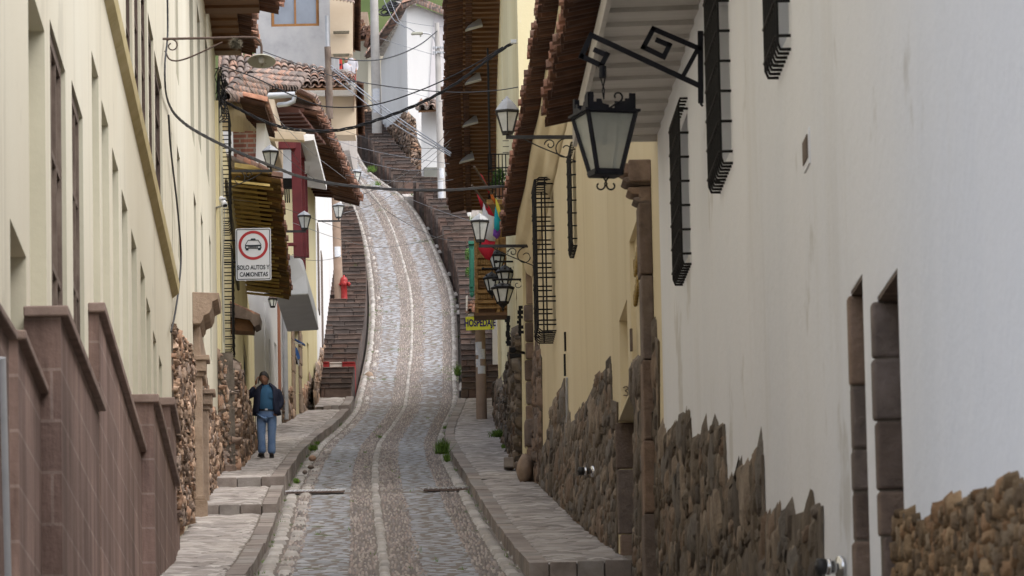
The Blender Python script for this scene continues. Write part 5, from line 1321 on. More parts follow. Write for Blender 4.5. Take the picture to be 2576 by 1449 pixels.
mb = MB(); az = R_@Vector((0,0,1)); mb.lathe(c, [(.188,-.012),(.186,-.002),(.12,.04),(.04,.075),(.03,.10)], 24, ax=az, cap=False); mb.lathe(c, [(.188,-.012),(.12,.028),(.03,.055),(.001,.055)], 24, ax=az, cap=False); mb.build('lamp_shade', M_enamel, root, fix=False)
mb = MB(); mb.lathe(c, [(.0,-.03),(.035,-.02),(.045,.02),(.03,.05)], 12, ax=az); mb.build('bulb', M_frost, root)
def tuft_ball(name, c, r, m, label, cat, n=260, L=.10, down=.3):
    mb = MB()
    for i in range(n):
        d = Vector((random.gauss(0,1), random.gauss(0,1), random.gauss(0,1)-down)).normalized(); a = c + d*r*random.uniform(.1,.7); b = c + d*(r*random.uniform(.8,1.25)) + Vector((random.uniform(-1,1), random.uniform(-1,1), random.uniform(-1,.4)))*L*.4
        s = d.orthogonal().normalized()*.006; mb.add([a-s, a+s, b], [(0,1,2)])
    return tag(mb.build(name, m, fix=False), label, cat)
tuft_ball('air_plant', P(593,107,Y), .078, M_drygrass, 'grey air plant ball growing on the long street lamp arm', 'plant', 700)

# ---- floodlights under the deep eave
for i, (um, vm, ub, vb_, lab) in enumerate(((1203,30,1192,68,'grey floodlight under the deep brown eave, topmost of four'),(1198,165,1190,204,'grey floodlight under the deep brown eave, behind the cables'),(1191,280,1183,311,'grey floodlight under the deep brown eave, third from the top'),(1185,370,1174,403,'grey floodlight under the deep brown eave, lowest of four'))):
    Y = 24.35*FPX/(2650-vm); root = thing('floodlight', P(um, vm, Y), lab, 'floodlight', 'floodlights under the deep brown eave')
    mb = MB(); a = P(um, vm-4, Y); mb.cbox(a+Vector((0,0,-.03)), .22, .25, .14); mb.build('mounting_block', M_oldwood, root, bevel=.01)
    mb = MB(); mb.bar(a+Vector((0,-.02,-.1)), P(ub+8, vb_-4, Y), .06, .05); mb.build('bracket', M_lampmetal, root)
    c = P(ub, vb_, Y); mb = MB(); h = .21
    q = [c+Vector((-h,-.14,-.09)), c+Vector((h,-.14,.02)), c+Vector((h,.22,.04)), c+Vector((-h,.22,-.07)), c+Vector((-h*.6,-.06,.03)), c+Vector((h*.75,-.06,.24)), c+Vector((h*.75,.14,.26)), c+Vector((-h*.6,.14,.05))]
    mb.box8(q); mb.build('housing', M_galv, root, bevel=.01)
    mb = MB(); mb.prism([c+Vector((-h+.04,-.145,-.085)), c+Vector((h-.02,-.145,.012)), c+Vector((h-.02,-.145,.03)), c+Vector((-h+.04,-.145,-.06))], (0,-.01,0)); mb.build('glass', M_frost, root)

# ================================================================= signs
def text_mesh(s, size, c, m, name, parent, bold=.012, depth=.004, sx=1.0, font=None):
    cu = bpy.data.curves.new('t', 'FONT'); cu.body = s; cu.size = size; cu.align_x = 'CENTER'; cu.align_y = 'CENTER'; cu.extrude = depth; cu.offset = bold*size
    o = bpy.data.objects.new('t', cu); COL.objects.link(o); dg = bpy.context.evaluated_depsgraph_get()
    me = bpy.data.meshes.new_from_object(o.evaluated_get(dg)); bpy.data.objects.remove(o)
    base = Vector((0,0,0)); q = parent
    while q is not None: base += q.location; q = q.parent
    for v in me.vertices: x, y, z = v.co; v.co = Vector((c.x + x*sx, c.y - z, c.z + y)) - base
    me.materials.clear(); me.materials.append(m); ob = bpy.data.objects.new(name, me); COL.objects.link(ob); ob.parent = parent; return ob
def rrect(c, w_, h_, r, y):
    pts = []
    for sx, sz, a0 in ((1,1,0),(-1,1,90),(-1,-1,180),(1,-1,270)):
        for t in range(0, 91, 18): a = math.radians(a0+t); pts.append(Vector((c.x+sx*(w_/2-r)+r*math.cos(a), y, c.z+sz*(h_/2-r)+r*math.sin(a))))
    return pts
Y = 105.0; k = px(Y); cS = P(637.5, 639.5, Y); Wd, Hd = 90*k, 134*k
root = thing('traffic_sign', cS, 'white road sign with a car in a red ring and words SOLO AUTOS Y CAMIONETAS', 'sign')
mb = MB(); mb.prism(rrect(cS, Wd, Hd, .035, Y), (0,.02,0)); mb.build('panel', M_signw, root)
mb = MB(); o1, o2 = rrect(cS, Wd-.035, Hd-.035, .028, Y-.004), rrect(cS, Wd-.062, Hd-.062, .02, Y-.004); n = len(o1)
mb.add(o1+o2, [(i, (i+1)%n, n+(i+1)%n, n+i) for i in range(n)]); mb.build('border', M_signk, root)
cc = P(637, 617, Y); mb = MB(); R1, R2 = 37.5*k, 30.5*k; n = 48
vv = [Vector((cc.x+r*math.cos(2*math.pi*i/n), Y-.004, cc.z+r*math.sin(2*math.pi*i/n))) for r in (R1, R2) for i in range(n)]
mb.add(vv, [(i, (i+1)%n, n+(i+1)%n, n+i) for i in range(n)]); mb.build('ring', M_signr, root)
mb = MB()
def icon(pts, y=.006): mb.add([Vector((cc.x+a*k, Y-y, cc.z+b*k)) for a, b in pts], [tuple(range(len(pts)))])
icon([(-21,1),(21,1),(20,-3),(-20,-3)]); icon([(-21,1),(-19,1),(-11,14),(-13,14)]); icon([(19,1),(21,1),(13,14),(11,14)]); icon([(-13,14),(13,14),(12,12),(-12,12)]); icon([(-7,14),(7,14),(5,17.5),(-5,17.5)])
for s in (-1, 1):
    icon([(s*21,-3),(s*18,-3),(s*18,-8),(s*21,-8)]); icon([(s*19,-8),(s*12,-8),(s*12,-13),(s*19,-13)]); icon([(s*12,-3),(s*10,-3),(s*10,-8),(s*12,-8)]); 
icon([(-21,-7),(21,-7),(20,-9),(-20,-9)]); icon([(-9,-3.6),(9,-3.6),(9,-6),(-9,-6)])
mb.build('car_symbol', M_signk, root)
text_mesh('SOLO AUTOS Y', 15.6*k, P(637.5, 673, Y-.005), M_signk, 'lettering', root, .022, .001, .74)
text_mesh('CAMIONETAS', 15.6*k, P(638.5, 690.5, Y-.005), M_signk, 'lettering', root, .022, .001, .74)
mb = MB(); 
for v in (605, 660): mb.bar(P(560, v, Y+.03), P(600, v, Y+.03), .03, .03)
mb.bar(P(600,605,Y+.03), P(601,660,Y+.03), .03, .02); mb.build('bracket', M_black, root)
Y = 149.4; k = px(Y); root = thing('hospedaje_sign', P(1207, 814, Y), 'yellow board lettered HOSPEDAJE in violet on the concrete pole under the carved balcony', 'sign')
mb = MB(); mb.prism([P(1171,797,Y), P(1243.5,795,Y), P(1243.5,828,Y), P(1172.5,831,Y)], (0,.02,0)); mb.build('panel', M_signy, root)
text_mesh('HOSPEDAJE', 25*k, P(1207.5, 813, Y-.006), M_signp, 'lettering', root, .035, .001, .615)

# ================================================================= poles
def pole(name, u0, v0, u1, v1, Y, r0, r1, m, label, posters=(), group=None):
    root = thing(name, P(u1, v1, Y), label, 'pole', group); a, b = P(u1, v1, Y), P(u0, v0, Y)
    mb = MB(); mb.tube([a-Vector((0,0,.8)), a, a.lerp(b,.5), b], [r0, r0, (r0+r1)/2, r1], 16); mb.build('shaft', m, root)
    for pu, w_, va, vb_ in posters:
        k = px(Y); t = lambda v: (v1-v)/(v1-v0); rr = r0+(r1-r0)*t((va+vb_)/2)+.006; ca, cb = a.lerp(b, t(vb_)), a.lerp(b, t(va)); mb = MB(); n = 8; vs = []
        for c in (ca, cb):
            for i in range(n+1): th = pu + w_*(i/n-.5); vs.append(c + Vector((math.sin(th)*rr, -math.cos(th)*rr, 0)))
        mb.add(vs, [(i, i+1, n+2+i, n+1+i) for i in range(n)]); mb.build('notice', M_paper, root)
    return root
pole('concrete_pole', 1203, 560, 1212, 1060, 150, .148, .118, M_brownpole, 'concrete pole with torn notices on the right sidewalk below the yellow board', [(-.5,1.5,862,895),(.3,1.4,880,905),(-.6,1.0,905,925),(.2,1.6,922,942)])
pp = pole('concrete_pole', 1099, 58, 1113, 562, 203, .16, .085, M_concrete, 'tall pale concrete pole with a cobra street lamp arm before the white gabled house', [(.2,1.2,425,450),(-.2,1.4,455,500)])
pole('concrete_pole', 940, -40, 949, 348, 238, .22, .17, M_concrete, 'tall concrete pole with blue white notices beside the far stairs', [(.0,1.6,225,255),(.1,1.5,262,285)])
def stair_z(y): return float(gh(161.6))+.27 + (float(gh(205))+.25-float(gh(161.6))-.27)*(math.floor((y-161.6)/43.4*45)+1)/45
Yp = float(min(np.arange(165, 204, .1), key=lambda y: abs(P(853, 759, y).z - stair_z(y))))
pole('brown_pole', 843, 466, 853, 759, Yp, .15, .13, M_brownpole, 'brown pole with a small white notice beside the red hydrant on the left stairs', [(.1,1.5,622,648)])
pole('wooden_post', 824, 118, 829, 232, 166.5, .10, .10, M_oldwood, 'weathered grey wooden post carrying cables at the edge of the old tile roof')
Y = 203; mb = MB()
mb.tube(smooth_path([P(1098,118,Y), P(1093,98,Y), P(1082,86,Y), P(1060,83,Y)], 5), .03, 8); mb.build('lamp_arm', M_galv, pp)
mb = MB(); mb.cbox(P(1050,84,Y), .40, .16, .10); mb.cbox(P(1038,86,Y), .12, .14, .07); mb.cbox(P(1058,90,Y), .06,.05,.10); mb.build('lamp_head', M_enamel, pp, bevel=.03)
for v in (119, 131):
    mb = MB(); mb.bar(P(1089, v, Y-.12), P(1118, v, Y-.12), .05, .05)
    for u in (1091, 1097, 1110, 1116): mb.lathe(P(u, v+2, Y-.14), [(.03,-.05),(.035,.0),(.03,.06)], 8)
    mb.build('crossarm', M_galv, pp)

# ================================================================= cables
def cable(pts, r, label, m=M_cable, strands=1, tw=9.0):
    q = smooth_path([P(u, v, Y) for u, v, Y in pts], 10); mb = MB()
    if strands == 1: mb.tube(q, r, 6)
    else:
        for s in range(strands):
            out = []; 
            for i, p in enumerate(q): a = i*.55 + 2*math.pi*s/strands; out.append(p + Vector((math.cos(a)*.2, math.cos(a)*.5, math.sin(a)))*r*1.0)
            mb.tube(out, r*.62, 6)
    return tag(mb.build('cable', m), label, 'cable', 'overhead cables')
def lerpY(pts, Y0, Y1): n = len(pts)-1; return [(u, v, Y0+(Y1-Y0)*i/n) for i, (u, v) in enumerate(pts)]
def on_wall(w_, pts, d=.05): return [(u, v, w_.Y(w_.hit(u, v, d)[0])) for u, v in pts]
cable(on_wall(WL1, [(421,-20),(422,60),(421,100),(415,160),(417,230),(430,272)]) + lerpY([(452,300),(490,328),(560,365),(640,400),(700,424),(760,446),(860,465),(1000,477),(1130,478),(1230,471),(1347,464)], 76, 94), .016, 'thick black cable bundle sagging from the cream house to the ochre house window cage', strands=4)
cable(lerpY([(552,248),(600,274),(680,311),(760,328),(860,326),(960,298),(1060,258),(1150,208),(1230,148),(1290,108),(1320,102)], 103, 100), .021, 'thick twisted black cable rising right to the white junction boxes', strands=3)
cable(lerpY([(559,166),(640,195),(736,240),(821,268),(939,264),(1060,226),(1180,170),(1265,118)], 104, 101), .012, 'black cable curving over the tile roofs above the thick twisted cable')
cable(lerpY([(657,127),(760,165),(850,195),(939,212),(1050,226),(1140,232),(1200,231),(1262,226),(1330,214)], 110, 98), .009, 'thin cable crossing below the white gabled house', M_cable)
cable(lerpY([(833,145),(900,152),(955,150),(1010,135),(1060,110),(1100,78)], 166, 203), .022, 'cable from the wooden post up to the cobra lamp pole', M_cable)
cable(lerpY([(966,0),(984,40),(1000,58),(1030,72),(1048,84)], 236, 203), .018, 'pale twisted cable coming down from the top edge to the cobra lamp', M_cableg, 2)
cable(lerpY([(980,-5),(1000,45),(1018,70)], 236, 222), .012, 'thin pale cable beside the pale twisted cable at the top', M_cableg)
for i, (a, b, Y0, Y1, r, lab) in enumerate(((  (833,165),(1135,385),165,128,.016,'uppermost of the grey cables running from the wooden post down to the deep eave'),((833,172),(1133,388),165,128,.014,'middle grey cable of the bundle from the wooden post to the deep eave'),((838,195),(1133,392),164,128,.014,'lowest grey cable of the bundle from the wooden post to the deep eave'))):
    m_ = ((a[0]+b[0])/2, (a[1]+b[1])/2+8+3*i); cable([(a[0],a[1],Y0),(m_[0],m_[1],(Y0+Y1)/2),(b[0],b[1],Y1)], r, lab, M_cableg)
thin = [
 ([(562,212),(640,310),(720,395),(800,455),(850,470)],105,150,'thin pale wire dropping from the cream house corner to the lowest eave tiles'),
 ([(600,190),(700,300),(780,380),(870,450)],106,155,'thin pale wire falling across the maroon balcony'),
 ([(572,130),(640,240),(700,330),(760,420)],104,140,'thin wire from the mossy eave past the frosted lantern'),
 ([(575,500),(700,520),(860,575),(960,600)],106,150,'thin wire leaving the left lamp bracket toward the road'),
 ([(735,560),(850,600),(950,622),(1050,610),(1120,590),(1180,570)],128,150,'thin black wire hanging across the road between both stairs'),
 ([(870,440),(980,455),(1080,458),(1140,452)],155,150,'thin wire across the upper road beneath the far annex'),
 ([(860,505),(960,470),(1060,410),(1135,350)],165,140,'thin wire rising right from the brown pole toward the tiled annex'),
 ([(850,520),(980,455),(1080,380),(1130,330)],166,140,'second thin wire rising right from the brown pole'),
 ([(852,540),(960,505),(1060,430),(1130,362)],166,140,'lowest thin wire rising right from the brown pole'),
 ([(820,345),(900,370),(1000,392),(1130,412)],150,140,'thin wire level over the far stairs'),
 ([(860,385),(930,410),(1020,428),(1110,425)],156,150,'thin wire sagging over the foot of the far stairs'),
 ([(870,330),(950,355),(1050,372),(1135,372)],156,138,'thin wire over the middle of the far stairs'),
 ([(905,205),(990,222),(1060,240),(1130,262)],180,150,'thin wire crossing the white gable above the annex'),
 ([(955,96),(1030,120),(1100,140),(1140,150)],236,200,'thin wire across the upper white gable'),
 ([(1000,50),(1060,62),(1140,70)],236,200,'highest thin wire across the white gable'),
 ([(1115,105),(1125,200),(1130,260),(1135,300)],203,202,'drop wire hanging down beside the cobra lamp pole'),
 ([(880,430),(960,520),(1080,590),(1170,610)],160,110,'thin pale wire slanting down across the road to the flags'),
 ([(960,470),(1080,520),(1180,555),(1215,568)],158,100,'thin pale wire slanting to the lantern in front of the flag'),
 ([(735,640),(780,655),(840,650),(880,630)],130,160,'loose thin wire loop beside the brown pole'),
 ([(560,420),(565,560),(560,700),(564,860)],103.4,103.4,'thin vertical wire down the corner of the cream house')]
for pts, Y0, Y1, lab in thin: cable(lerpY(pts, Y0, Y1), .0058*max(1, (Y0+Y1)/260), lab, random.choice([M_cable, M_cableg]))
cable(lerpY([(551,190),(549,330),(550,500),(553,700),(552,880),(553,1050),(556,1215)], 102.6, 102.6), .03, 'black cable bundle running down the corner of the cream house to the pavement', strands=3)
cable(on_wall(WL1, [(424,290),(430,380),(446,520),(455,640),(450,720),(440,790),(430,835)]), .014, 'loose black cable hanging down the cream house wall')
# white junction boxes where the cables meet the right wall
root = thing('junction_box', P(1312,102,100), 'small white cable junction boxes fixed to the yellow wall at the deep eave', 'box')
mb = MB(); mb.cbox(P(1300,105,99.5), .22, .12, .07); mb.build('box_body', M_signw, root, bevel=.01)
mb = MB(); mb.cbox(P(1320,99,99.8), .20, .12, .09); mb.build('box_body', M_galv, root, bevel=.01)
# tangle of wires and brackets at the cream house corner
mb = MB()
for i in range(34):
    c = P(555+random.uniform(-7,7), 205+random.uniform(-45,55), 102.8+random.uniform(-.3,.3)); mb.tube(smooth_path([c, c+Vector((random.uniform(-.12,.12),random.uniform(-.2,.2),random.uniform(-.3,.0))), c+Vector((random.uniform(-.12,.14),random.uniform(-.2,.2),random.uniform(-.5,-.2)))], 4), .010, 5)
tag(mb.build('wire_tangle', M_cable, fix=False), 'tangle of black wires at the corner of the cream house beside the old tile roof', 'wires', kind='stuff')
# security camera
root = thing('security_camera', P(550,518,102.4), 'white security camera on the corner of the cream house', 'camera')
mb = MB(); a, b = P(557,500,101.8), P(566,516,101.4); mb.tube([a,b], .052, 12); mb.cbox(P(561,500,101.6), .10,.2,.02); mb.build('camera_body', M_signw, root)
mb = MB(); mb.tube([P(545,522,102.5), P(558,518,102), P(559,508,101.8)], .020, 6); mb.build('bracket', M_galv, root)
mb = MB(); mb.tube([b+Vector((0,0,.0)), b+Vector((.005,-.01,-.02))], .042, 10); mb.build('lens', M_black, root)
# ================================================================= people
def skin_mesh(joints, edges, sub=2):
    """joints: name -> (x, y, z, rx, ry)"""
    names = list(joints); idx = {n: i for i, n in enumerate(names)}
    me = bpy.data.meshes.new('skin'); me.from_pydata([joints[n][:3] for n in names], [(idx[a], idx[b]) for a, b in edges], [])
    o = bpy.data.objects.new('skin', me); COL.objects.link(o)
    md = o.modifiers.new('s', 'SKIN'); md.use_smooth_shade = True
    for i, n in enumerate(names): v = me.skin_vertices[0].data[i]; v.radius = joints[n][3:5]; v.use_root = (i == 0)
    sd = o.modifiers.new('u', 'SUBSURF'); sd.levels = sub; sd.render_levels = sub
    dg = bpy.context.evaluated_depsgraph_get(); m2 = bpy.data.meshes.new_from_object(o.evaluated_get(dg))
    bpy.data.objects.remove(o); bpy.data.meshes.remove(me)
    V = [tuple(v.co) for v in m2.vertices]; F = [tuple(p.vertices) for p in m2.polygons]; bpy.data.meshes.remove(m2); return V, F
def head_mesh(c, tilt=(0,0,0), s=1.0):
    """a head with brow, nose, mouth, chin and ears; face towards -y"""
    R = Matrix.Rotation(tilt[2], 3, 'Z')@Matrix.Rotation(tilt[0], 3, 'X')@Matrix.Rotation(tilt[1], 3, 'Y'); V = []; F = []; n, m = 24, 18
    for i in range(m+1):
        t = math.pi*i/m
        for k in range(n):
            p = 2*math.pi*k/n; x = math.sin(t)*math.sin(p); y = -math.sin(t)*math.cos(p); z = -math.cos(t)
            X, Y_, Z = x*.078, y*.098, z*.122
            if z < 0: w_ = 1+z*.30; X *= w_; Y_ *= (1+z*.10)
            if y < -.3:                                   # face features
                f = (-y-.3)/.7
                Y_ -= .026*math.exp(-((x/.16)**2))*math.exp(-(((z+.10)/.20)**2))*f          # nose
                Y_ += .012*math.exp(-(((abs(x)-.36)/.18)**2))*math.exp(-(((z-.10)/.12)**2))*f # eye sockets
                Y_ -= .007*math.exp(-(((z-.27)/.10)**2))*f                                    # brow
                Y_ -= .009*math.exp(-((x/.34)**2))*math.exp(-(((z+.47)/.08)**2))*f            # lips
                Y_ -= .010*math.exp(-((x/.3)**2))*math.exp(-(((z+.80)/.14)**2))*f             # chin
            V.append(Vector(c) + R@Vector((X, Y_, Z))*s)
    for i in range(m):
        for k in range(n): F.append((i*n+k, i*n+(k+1)%n, (i+1)*n+(k+1)%n, (i+1)*n+k))
    return V, F, R
def loft(rings, closed=True):
    mb = MB(); mb.smooth = True; n = len(rings[0]); vs = [p for r in rings for p in r]; fs = []
    for i in range(len(rings)-1):
        for k in range(n if closed else n-1): fs.append((i*n+k, i*n+(k+1)%n, (i+1)*n+(k+1)%n, (i+1)*n+k))
    mb.add(vs, fs); return mb
M_skin = mat('skin', [(.30,.155,.10),(.37,.20,.135)], nscale=12, rough=.6)
M_hair = mat('dark greying hair', [(.012,.010,.010),(.035,.032,.03)], nscale=30, rough=.7)
M_navyj = mat('navy jacket cloth', [(.010,.013,.030),(.018,.022,.045)], nscale=9, rough=.8, bump=.3, bscale=14, dist=.03)
M_teal = mat('teal polo cloth', [(.03,.095,.185),(.045,.125,.225)], nscale=6, rough=.9, bump=.2, bscale=16)
M_jean = mat('faded blue jeans', [(.10,.17,.33),(.16,.25,.42),(.21,.30,.47)], nscale=5, rough=.9, bump=.35, bscale=14, dist=.03)
M_shoe = mat('black shoe leather', [(.010,.008,.008),(.02,.016,.015)], nscale=9, rough=.45)
M_lip = mat('lips', [(.16,.05,.04)], rough=.6); M_eye = mat('eyes', [(.02,.015,.012)], rough=.4)
def hand(mb, wrist, d, palm_n, thumb, s=1.0, curl=.5):
    """palm and five separate fingers; d: pointing direction, palm_n: palm normal, thumb: thumb side"""
    d = Vector(d).normalized(); pn = Vector(palm_n); pn = (pn - d*pn.dot(d)).normalized(); t = d.cross(pn); t = t if t.dot(Vector(thumb)) > 0 else -t
    w_ = Vector(wrist); R = Matrix((t, d, pn)).transposed()
    mb.sphere(w_+d*.045*s, .040*s, .052*s, .018*s, 10, 7, R)
    for i, (off, L) in enumerate(((.028,.070),(.010,.078),(-.010,.072),(-.028,.056))):
        b = w_ + d*.085*s + t*off*s; p1 = b + (d*math.cos(curl*.5)+pn*math.sin(curl*.5))*L*.45*s; p2 = p1 + (d*math.cos(curl*1.2)+pn*math.sin(curl*1.2))*L*.33*s; p3 = p2 + (d*math.cos(curl*1.9)+pn*math.sin(curl*1.9))*L*.28*s
        mb.tube([b-d*.02*s, b, p1, p2, p3], [.009*s,.0095*s,.009*s,.008*s,.006*s], 7)
    b = w_ + d*.035*s + t*.032*s; p1 = b + (t*.7+d*.7).normalized()*.035*s; p2 = p1 + (t*.3+d*.9+pn*.3).normalized()*.03*s
    mb.tube([w_+d*.02*s+t*.01*s, b, p1, p2], [.012*s,.012*s,.0105*s,.008*s], 7)
def oval(c, rx, ry, n=20, a0=0, a1=2*math.pi, full=True):
    k = n if full else n-1
    return [Vector((c[0]+rx*math.sin(a0+(a1-a0)*i/k), c[1]-ry*math.cos(a0+(a1-a0)*i/k), c[2])) for i in range(n)]
def off_all(V, o): return [Vector(v)+Vector(o) for v in V]

mo = P(670, 1159, 112); mo.z = float(gh(112))+.305
MAN = thing('person', mo, 'man in navy jacket and light jeans walking on the left sidewalk, phone at ear', 'person')
J = {'pelvis':(.02,0,.90,.14,.10),'belly':(.025,-.02,1.08,.145,.115),'chest':(.02,.0,1.28,.15,.105),'neck0':(.015,.0,1.42,.065,.06),'neck1':(.0,-.02,1.50,.052,.052),
     'shl':(-.17,.0,1.39,.062,.062),'ell':(-.335,-.05,1.23,.043,.043),'wrl':(-.20,-.125,1.46,.030,.030),
     'shr':(.215,.0,1.39,.062,.062),'elr':(.315,.03,1.13,.043,.043),'wrr':(.225,-.06,.965,.030,.030),
     'hil':(-.07,0,.84,.092,.09),'knl':(-.085,-.06,.48,.060,.060),'anl':(-.085,.0,.10,.040,.042),'hir':(.105,0,.84,.092,.09),'knr':(.112,.0,.48,.060,.060),'anr':(.105,.06,.10,.040,.042)}
E = [('pelvis','belly'),('belly','chest'),('chest','neck0'),('neck0','neck1'),('chest','shl'),('shl','ell'),('ell','wrl'),('chest','shr'),('shr','elr'),('elr','wrr'),('pelvis','hil'),('hil','knl'),('knl','anl'),('pelvis','hir'),('hir','knr'),('knr','anr')]
V, F = skin_mesh(J, E); mb = MB(); mb.smooth = True; mb.add(off_all(V, mo), F)
hc = mo + Vector((-.02, -.03, 1.605)); HV, HF_, HR = head_mesh(hc, (math.radians(16), math.radians(-5), math.radians(-10)), 1.2); mb.add(HV, HF_)
for s in (-1, 1): mb.sphere(hc + HR@Vector((s*.088, .012, -.005)), .013, .024, .036, 8, 6)
hw = mo + Vector((-.185,-.125,1.475)); hand(mb, hw, (.12,.03,.9), (.95,.1,-.1), (0,-1,.2), 1.15, .55)
hand(mb, mo + Vector((.225,-.065,.965)), (-.25,-.15,-.9), (-.3,1,.0), (-1,-.3,0), 1.0, .4)
mb.smooth = False; mb.build('body', M_skin, MAN)
# face marks: brows, eyes, lips
mb = MB()
for s in (-1, 1): mb.sphere(hc + HR@Vector((s*.033,-.093,.016))*1.05, .014,.006,.006, 8, 5, HR); mb.sphere(hc + HR@Vector((s*.033,-.094,.036))*1.06, .020,.006,.0045, 8, 5, HR)
mb.build('eyes', M_eye, MAN)
mb = MB(); mb.sphere(hc + HR@Vector((0,-.090,-.058))*1.08, .026,.008,.008, 8, 5, HR); mb.build('mouth', M_lip, MAN)
# hair: thin on top, fuller at the sides
mb = MB(); mb.smooth = True; n = 24; vs = []; fs = []; m = 7
for i in range(m+1):
    t = math.radians(8+82*i/m) 
    for k in range(n):
        p = 2*math.pi*k/n; front = max(0, math.cos(p)); tt = t*(1-.40*front**1.5); tt = min(tt + .25*(1-front), math.radians(112))*(1 if i > 0 else 1)
        x, y, z = math.sin(tt)*math.sin(p), -math.sin(tt)*math.cos(p), math.cos(tt)
        vs.append(hc + HR@Vector((x*.083, y*.102, z*.127))*1.25)
for i in range(m):
    for k in range(n): fs.append((i*n+k, i*n+(k+1)%n, (i+1)*n+(k+1)%n, (i+1)*n+k))
mb.add(vs, fs); mb.add(vs[:n], [tuple(range(n))]); mb.smooth = False; mb.build('hair', M_hair, MAN)
# jeans
J2 = {'pelvis':(.02,0,.92,.185,.125),'hil':(-.085,0,.80,.115,.115),'thl':(-.09,-.03,.66,.105,.105),'knl':(-.09,-.06,.48,.085,.088),'cal':(-.088,-.03,.28,.080,.085),'anl':(-.085,-.005,.07,.082,.090),
      'hir':(.125,0,.80,.115,.115),'thr':(.125,0,.66,.105,.105),'knr':(.118,.0,.48,.085,.088),'car':(.112,.03,.28,.080,.085),'anr':(.108,.055,.06,.080,.088)}
V, F = skin_mesh(J2, [('pelvis','hil'),('hil','thl'),('thl','knl'),('knl','cal'),('cal','anl'),('pelvis','hir'),('hir','thr'),('thr','knr'),('knr','car'),('car','anr')])
mb = MB(); mb.smooth = True; mb.add(off_all(V, mo), F)
mb.smooth = False; mb.build('jeans', M_jean, MAN)
L_ = loft([oval(mo+Vector((.02,0,z)), rx, ry) for z, rx, ry in ((.80,.185,.125),(.88,.19,.135),(.955,.192,.150))]); L_.build('jeans_waist', M_jean, MAN)
L_ = loft([oval(mo+Vector((.025,-.015,z)), rx, ry) for z, rx, ry in ((.96,.186,.148),(.99,.192,.156),(1.06,.198,.165),(1.16,.192,.155),(1.28,.188,.135),(1.38,.17,.11),(1.44,.085,.075),(1.475,.066,.066))]); L_.build('shirt', M_teal, MAN)
mb = MB(); mb.prism([mo+Vector((x,-.168+.04*abs(x-.03),z)) for x, z in ((.075,1.20),(.155,1.195),(.15,1.29),(.075,1.30))], (0,-.006,0)); mb.prism([mo+Vector((x,-.16,z)) for x, z in ((.10,1.292),(.15,1.288),(.15,1.305),(.10,1.308))], (0,-.012,0)); mb.build('shirt_pocket', M_teal, MAN)
for s in (-1, 1):
    mb = MB(); mb.prism([mo+Vector((.01+s*x, -.085-.02*(1.46-z)*5, z)) for x, z in ((.005,1.40),(.055,1.36),(.085,1.42),(.06,1.47))], (0,-.01,.004)); mb.build('collar', M_teal, MAN)
L_ = loft([oval(mo+Vector((.02,0,z)), .200, .163) for z in (.940,.982)]); L_.build('belt', M_shoe, MAN)
mb = MB(); mb.cbox(mo+Vector((.02,-.166,.962)), .05,.01,.034); mb.build('belt_buckle', M_galv, MAN)
# open jacket: shell round the back and sides plus sleeves
rings = []
for z, rx, ry, g0, g1 in ((.86,.275,.185,.60,.66),(.95,.265,.185,.52,.58),(1.08,.250,.190,.45,.55),(1.22,.240,.178,.44,.58),(1.34,.232,.155,.42,.60),(1.42,.185,.125,.42,.62),(1.475,.105,.095,.45,.6),(1.50,.082,.082,.5,.65)):
    rings.append(oval(mo+Vector((.02,.005,z)), rx, ry, 28, g1, 2*math.pi-g0-.06, False))
L_ = loft(rings, False); ob = L_.build('jacket', M_navyj, MAN); md = ob.modifiers.new('s','SOLIDIFY'); md.thickness = .022; md.offset = 1
for nm, pts in (('l',(('a',-.165,.0,1.40,.085,.085),('b',-.235,-.01,1.31,.078,.078),('c',-.355,-.06,1.235,.066,.066),('d',-.29,-.11,1.33,.058,.058),('e',-.215,-.125,1.43,.043,.043))),('r',(('a',.215,.0,1.40,.088,.088),('b',.275,.02,1.27,.082,.082),('c',.318,.03,1.13,.076,.076),('d',.285,-.01,1.03,.070,.070),('e',.245,-.05,.975,.058,.058)))):
    V, F = skin_mesh({p[0]: p[1:] for p in pts}, [('a','b'),('b','c'),('c','d'),('d','e')]); mb = MB(); mb.smooth = True; mb.add(off_all(V, mo), F); mb.smooth = False; mb.build('jacket_sleeve', M_navyj, MAN)
for s, x, y, ang in ((-1,-.092,-.06,-.25),(1,.110,.0,.05)):
    mb = MB(); R_ = Matrix.Rotation(ang, 3, 'Z'); c = mo+Vector((x, y, 0))
    mb.sphere(c+R_@Vector((0,-.045,.045)), .050,.125,.045, 12, 8, R_); mb.sphere(c+R_@Vector((0,.05,.055)), .044,.055,.055, 10, 7, R_); mb.cbox(c+R_@Vector((0,-.02,.012)), .088,.25,.022, R_); mb.build('shoe', M_shoe, MAN)
mb = MB(); mb.cbox(hw+Vector((.055,-.02,.075)), .016,.05,.115, Matrix.Rotation(.15,3,'Y')); tag(mb.build('mobile_phone', M_black, bevel=.004), 'small dark mobile phone held to the ear of the man in the jacket', 'phone')
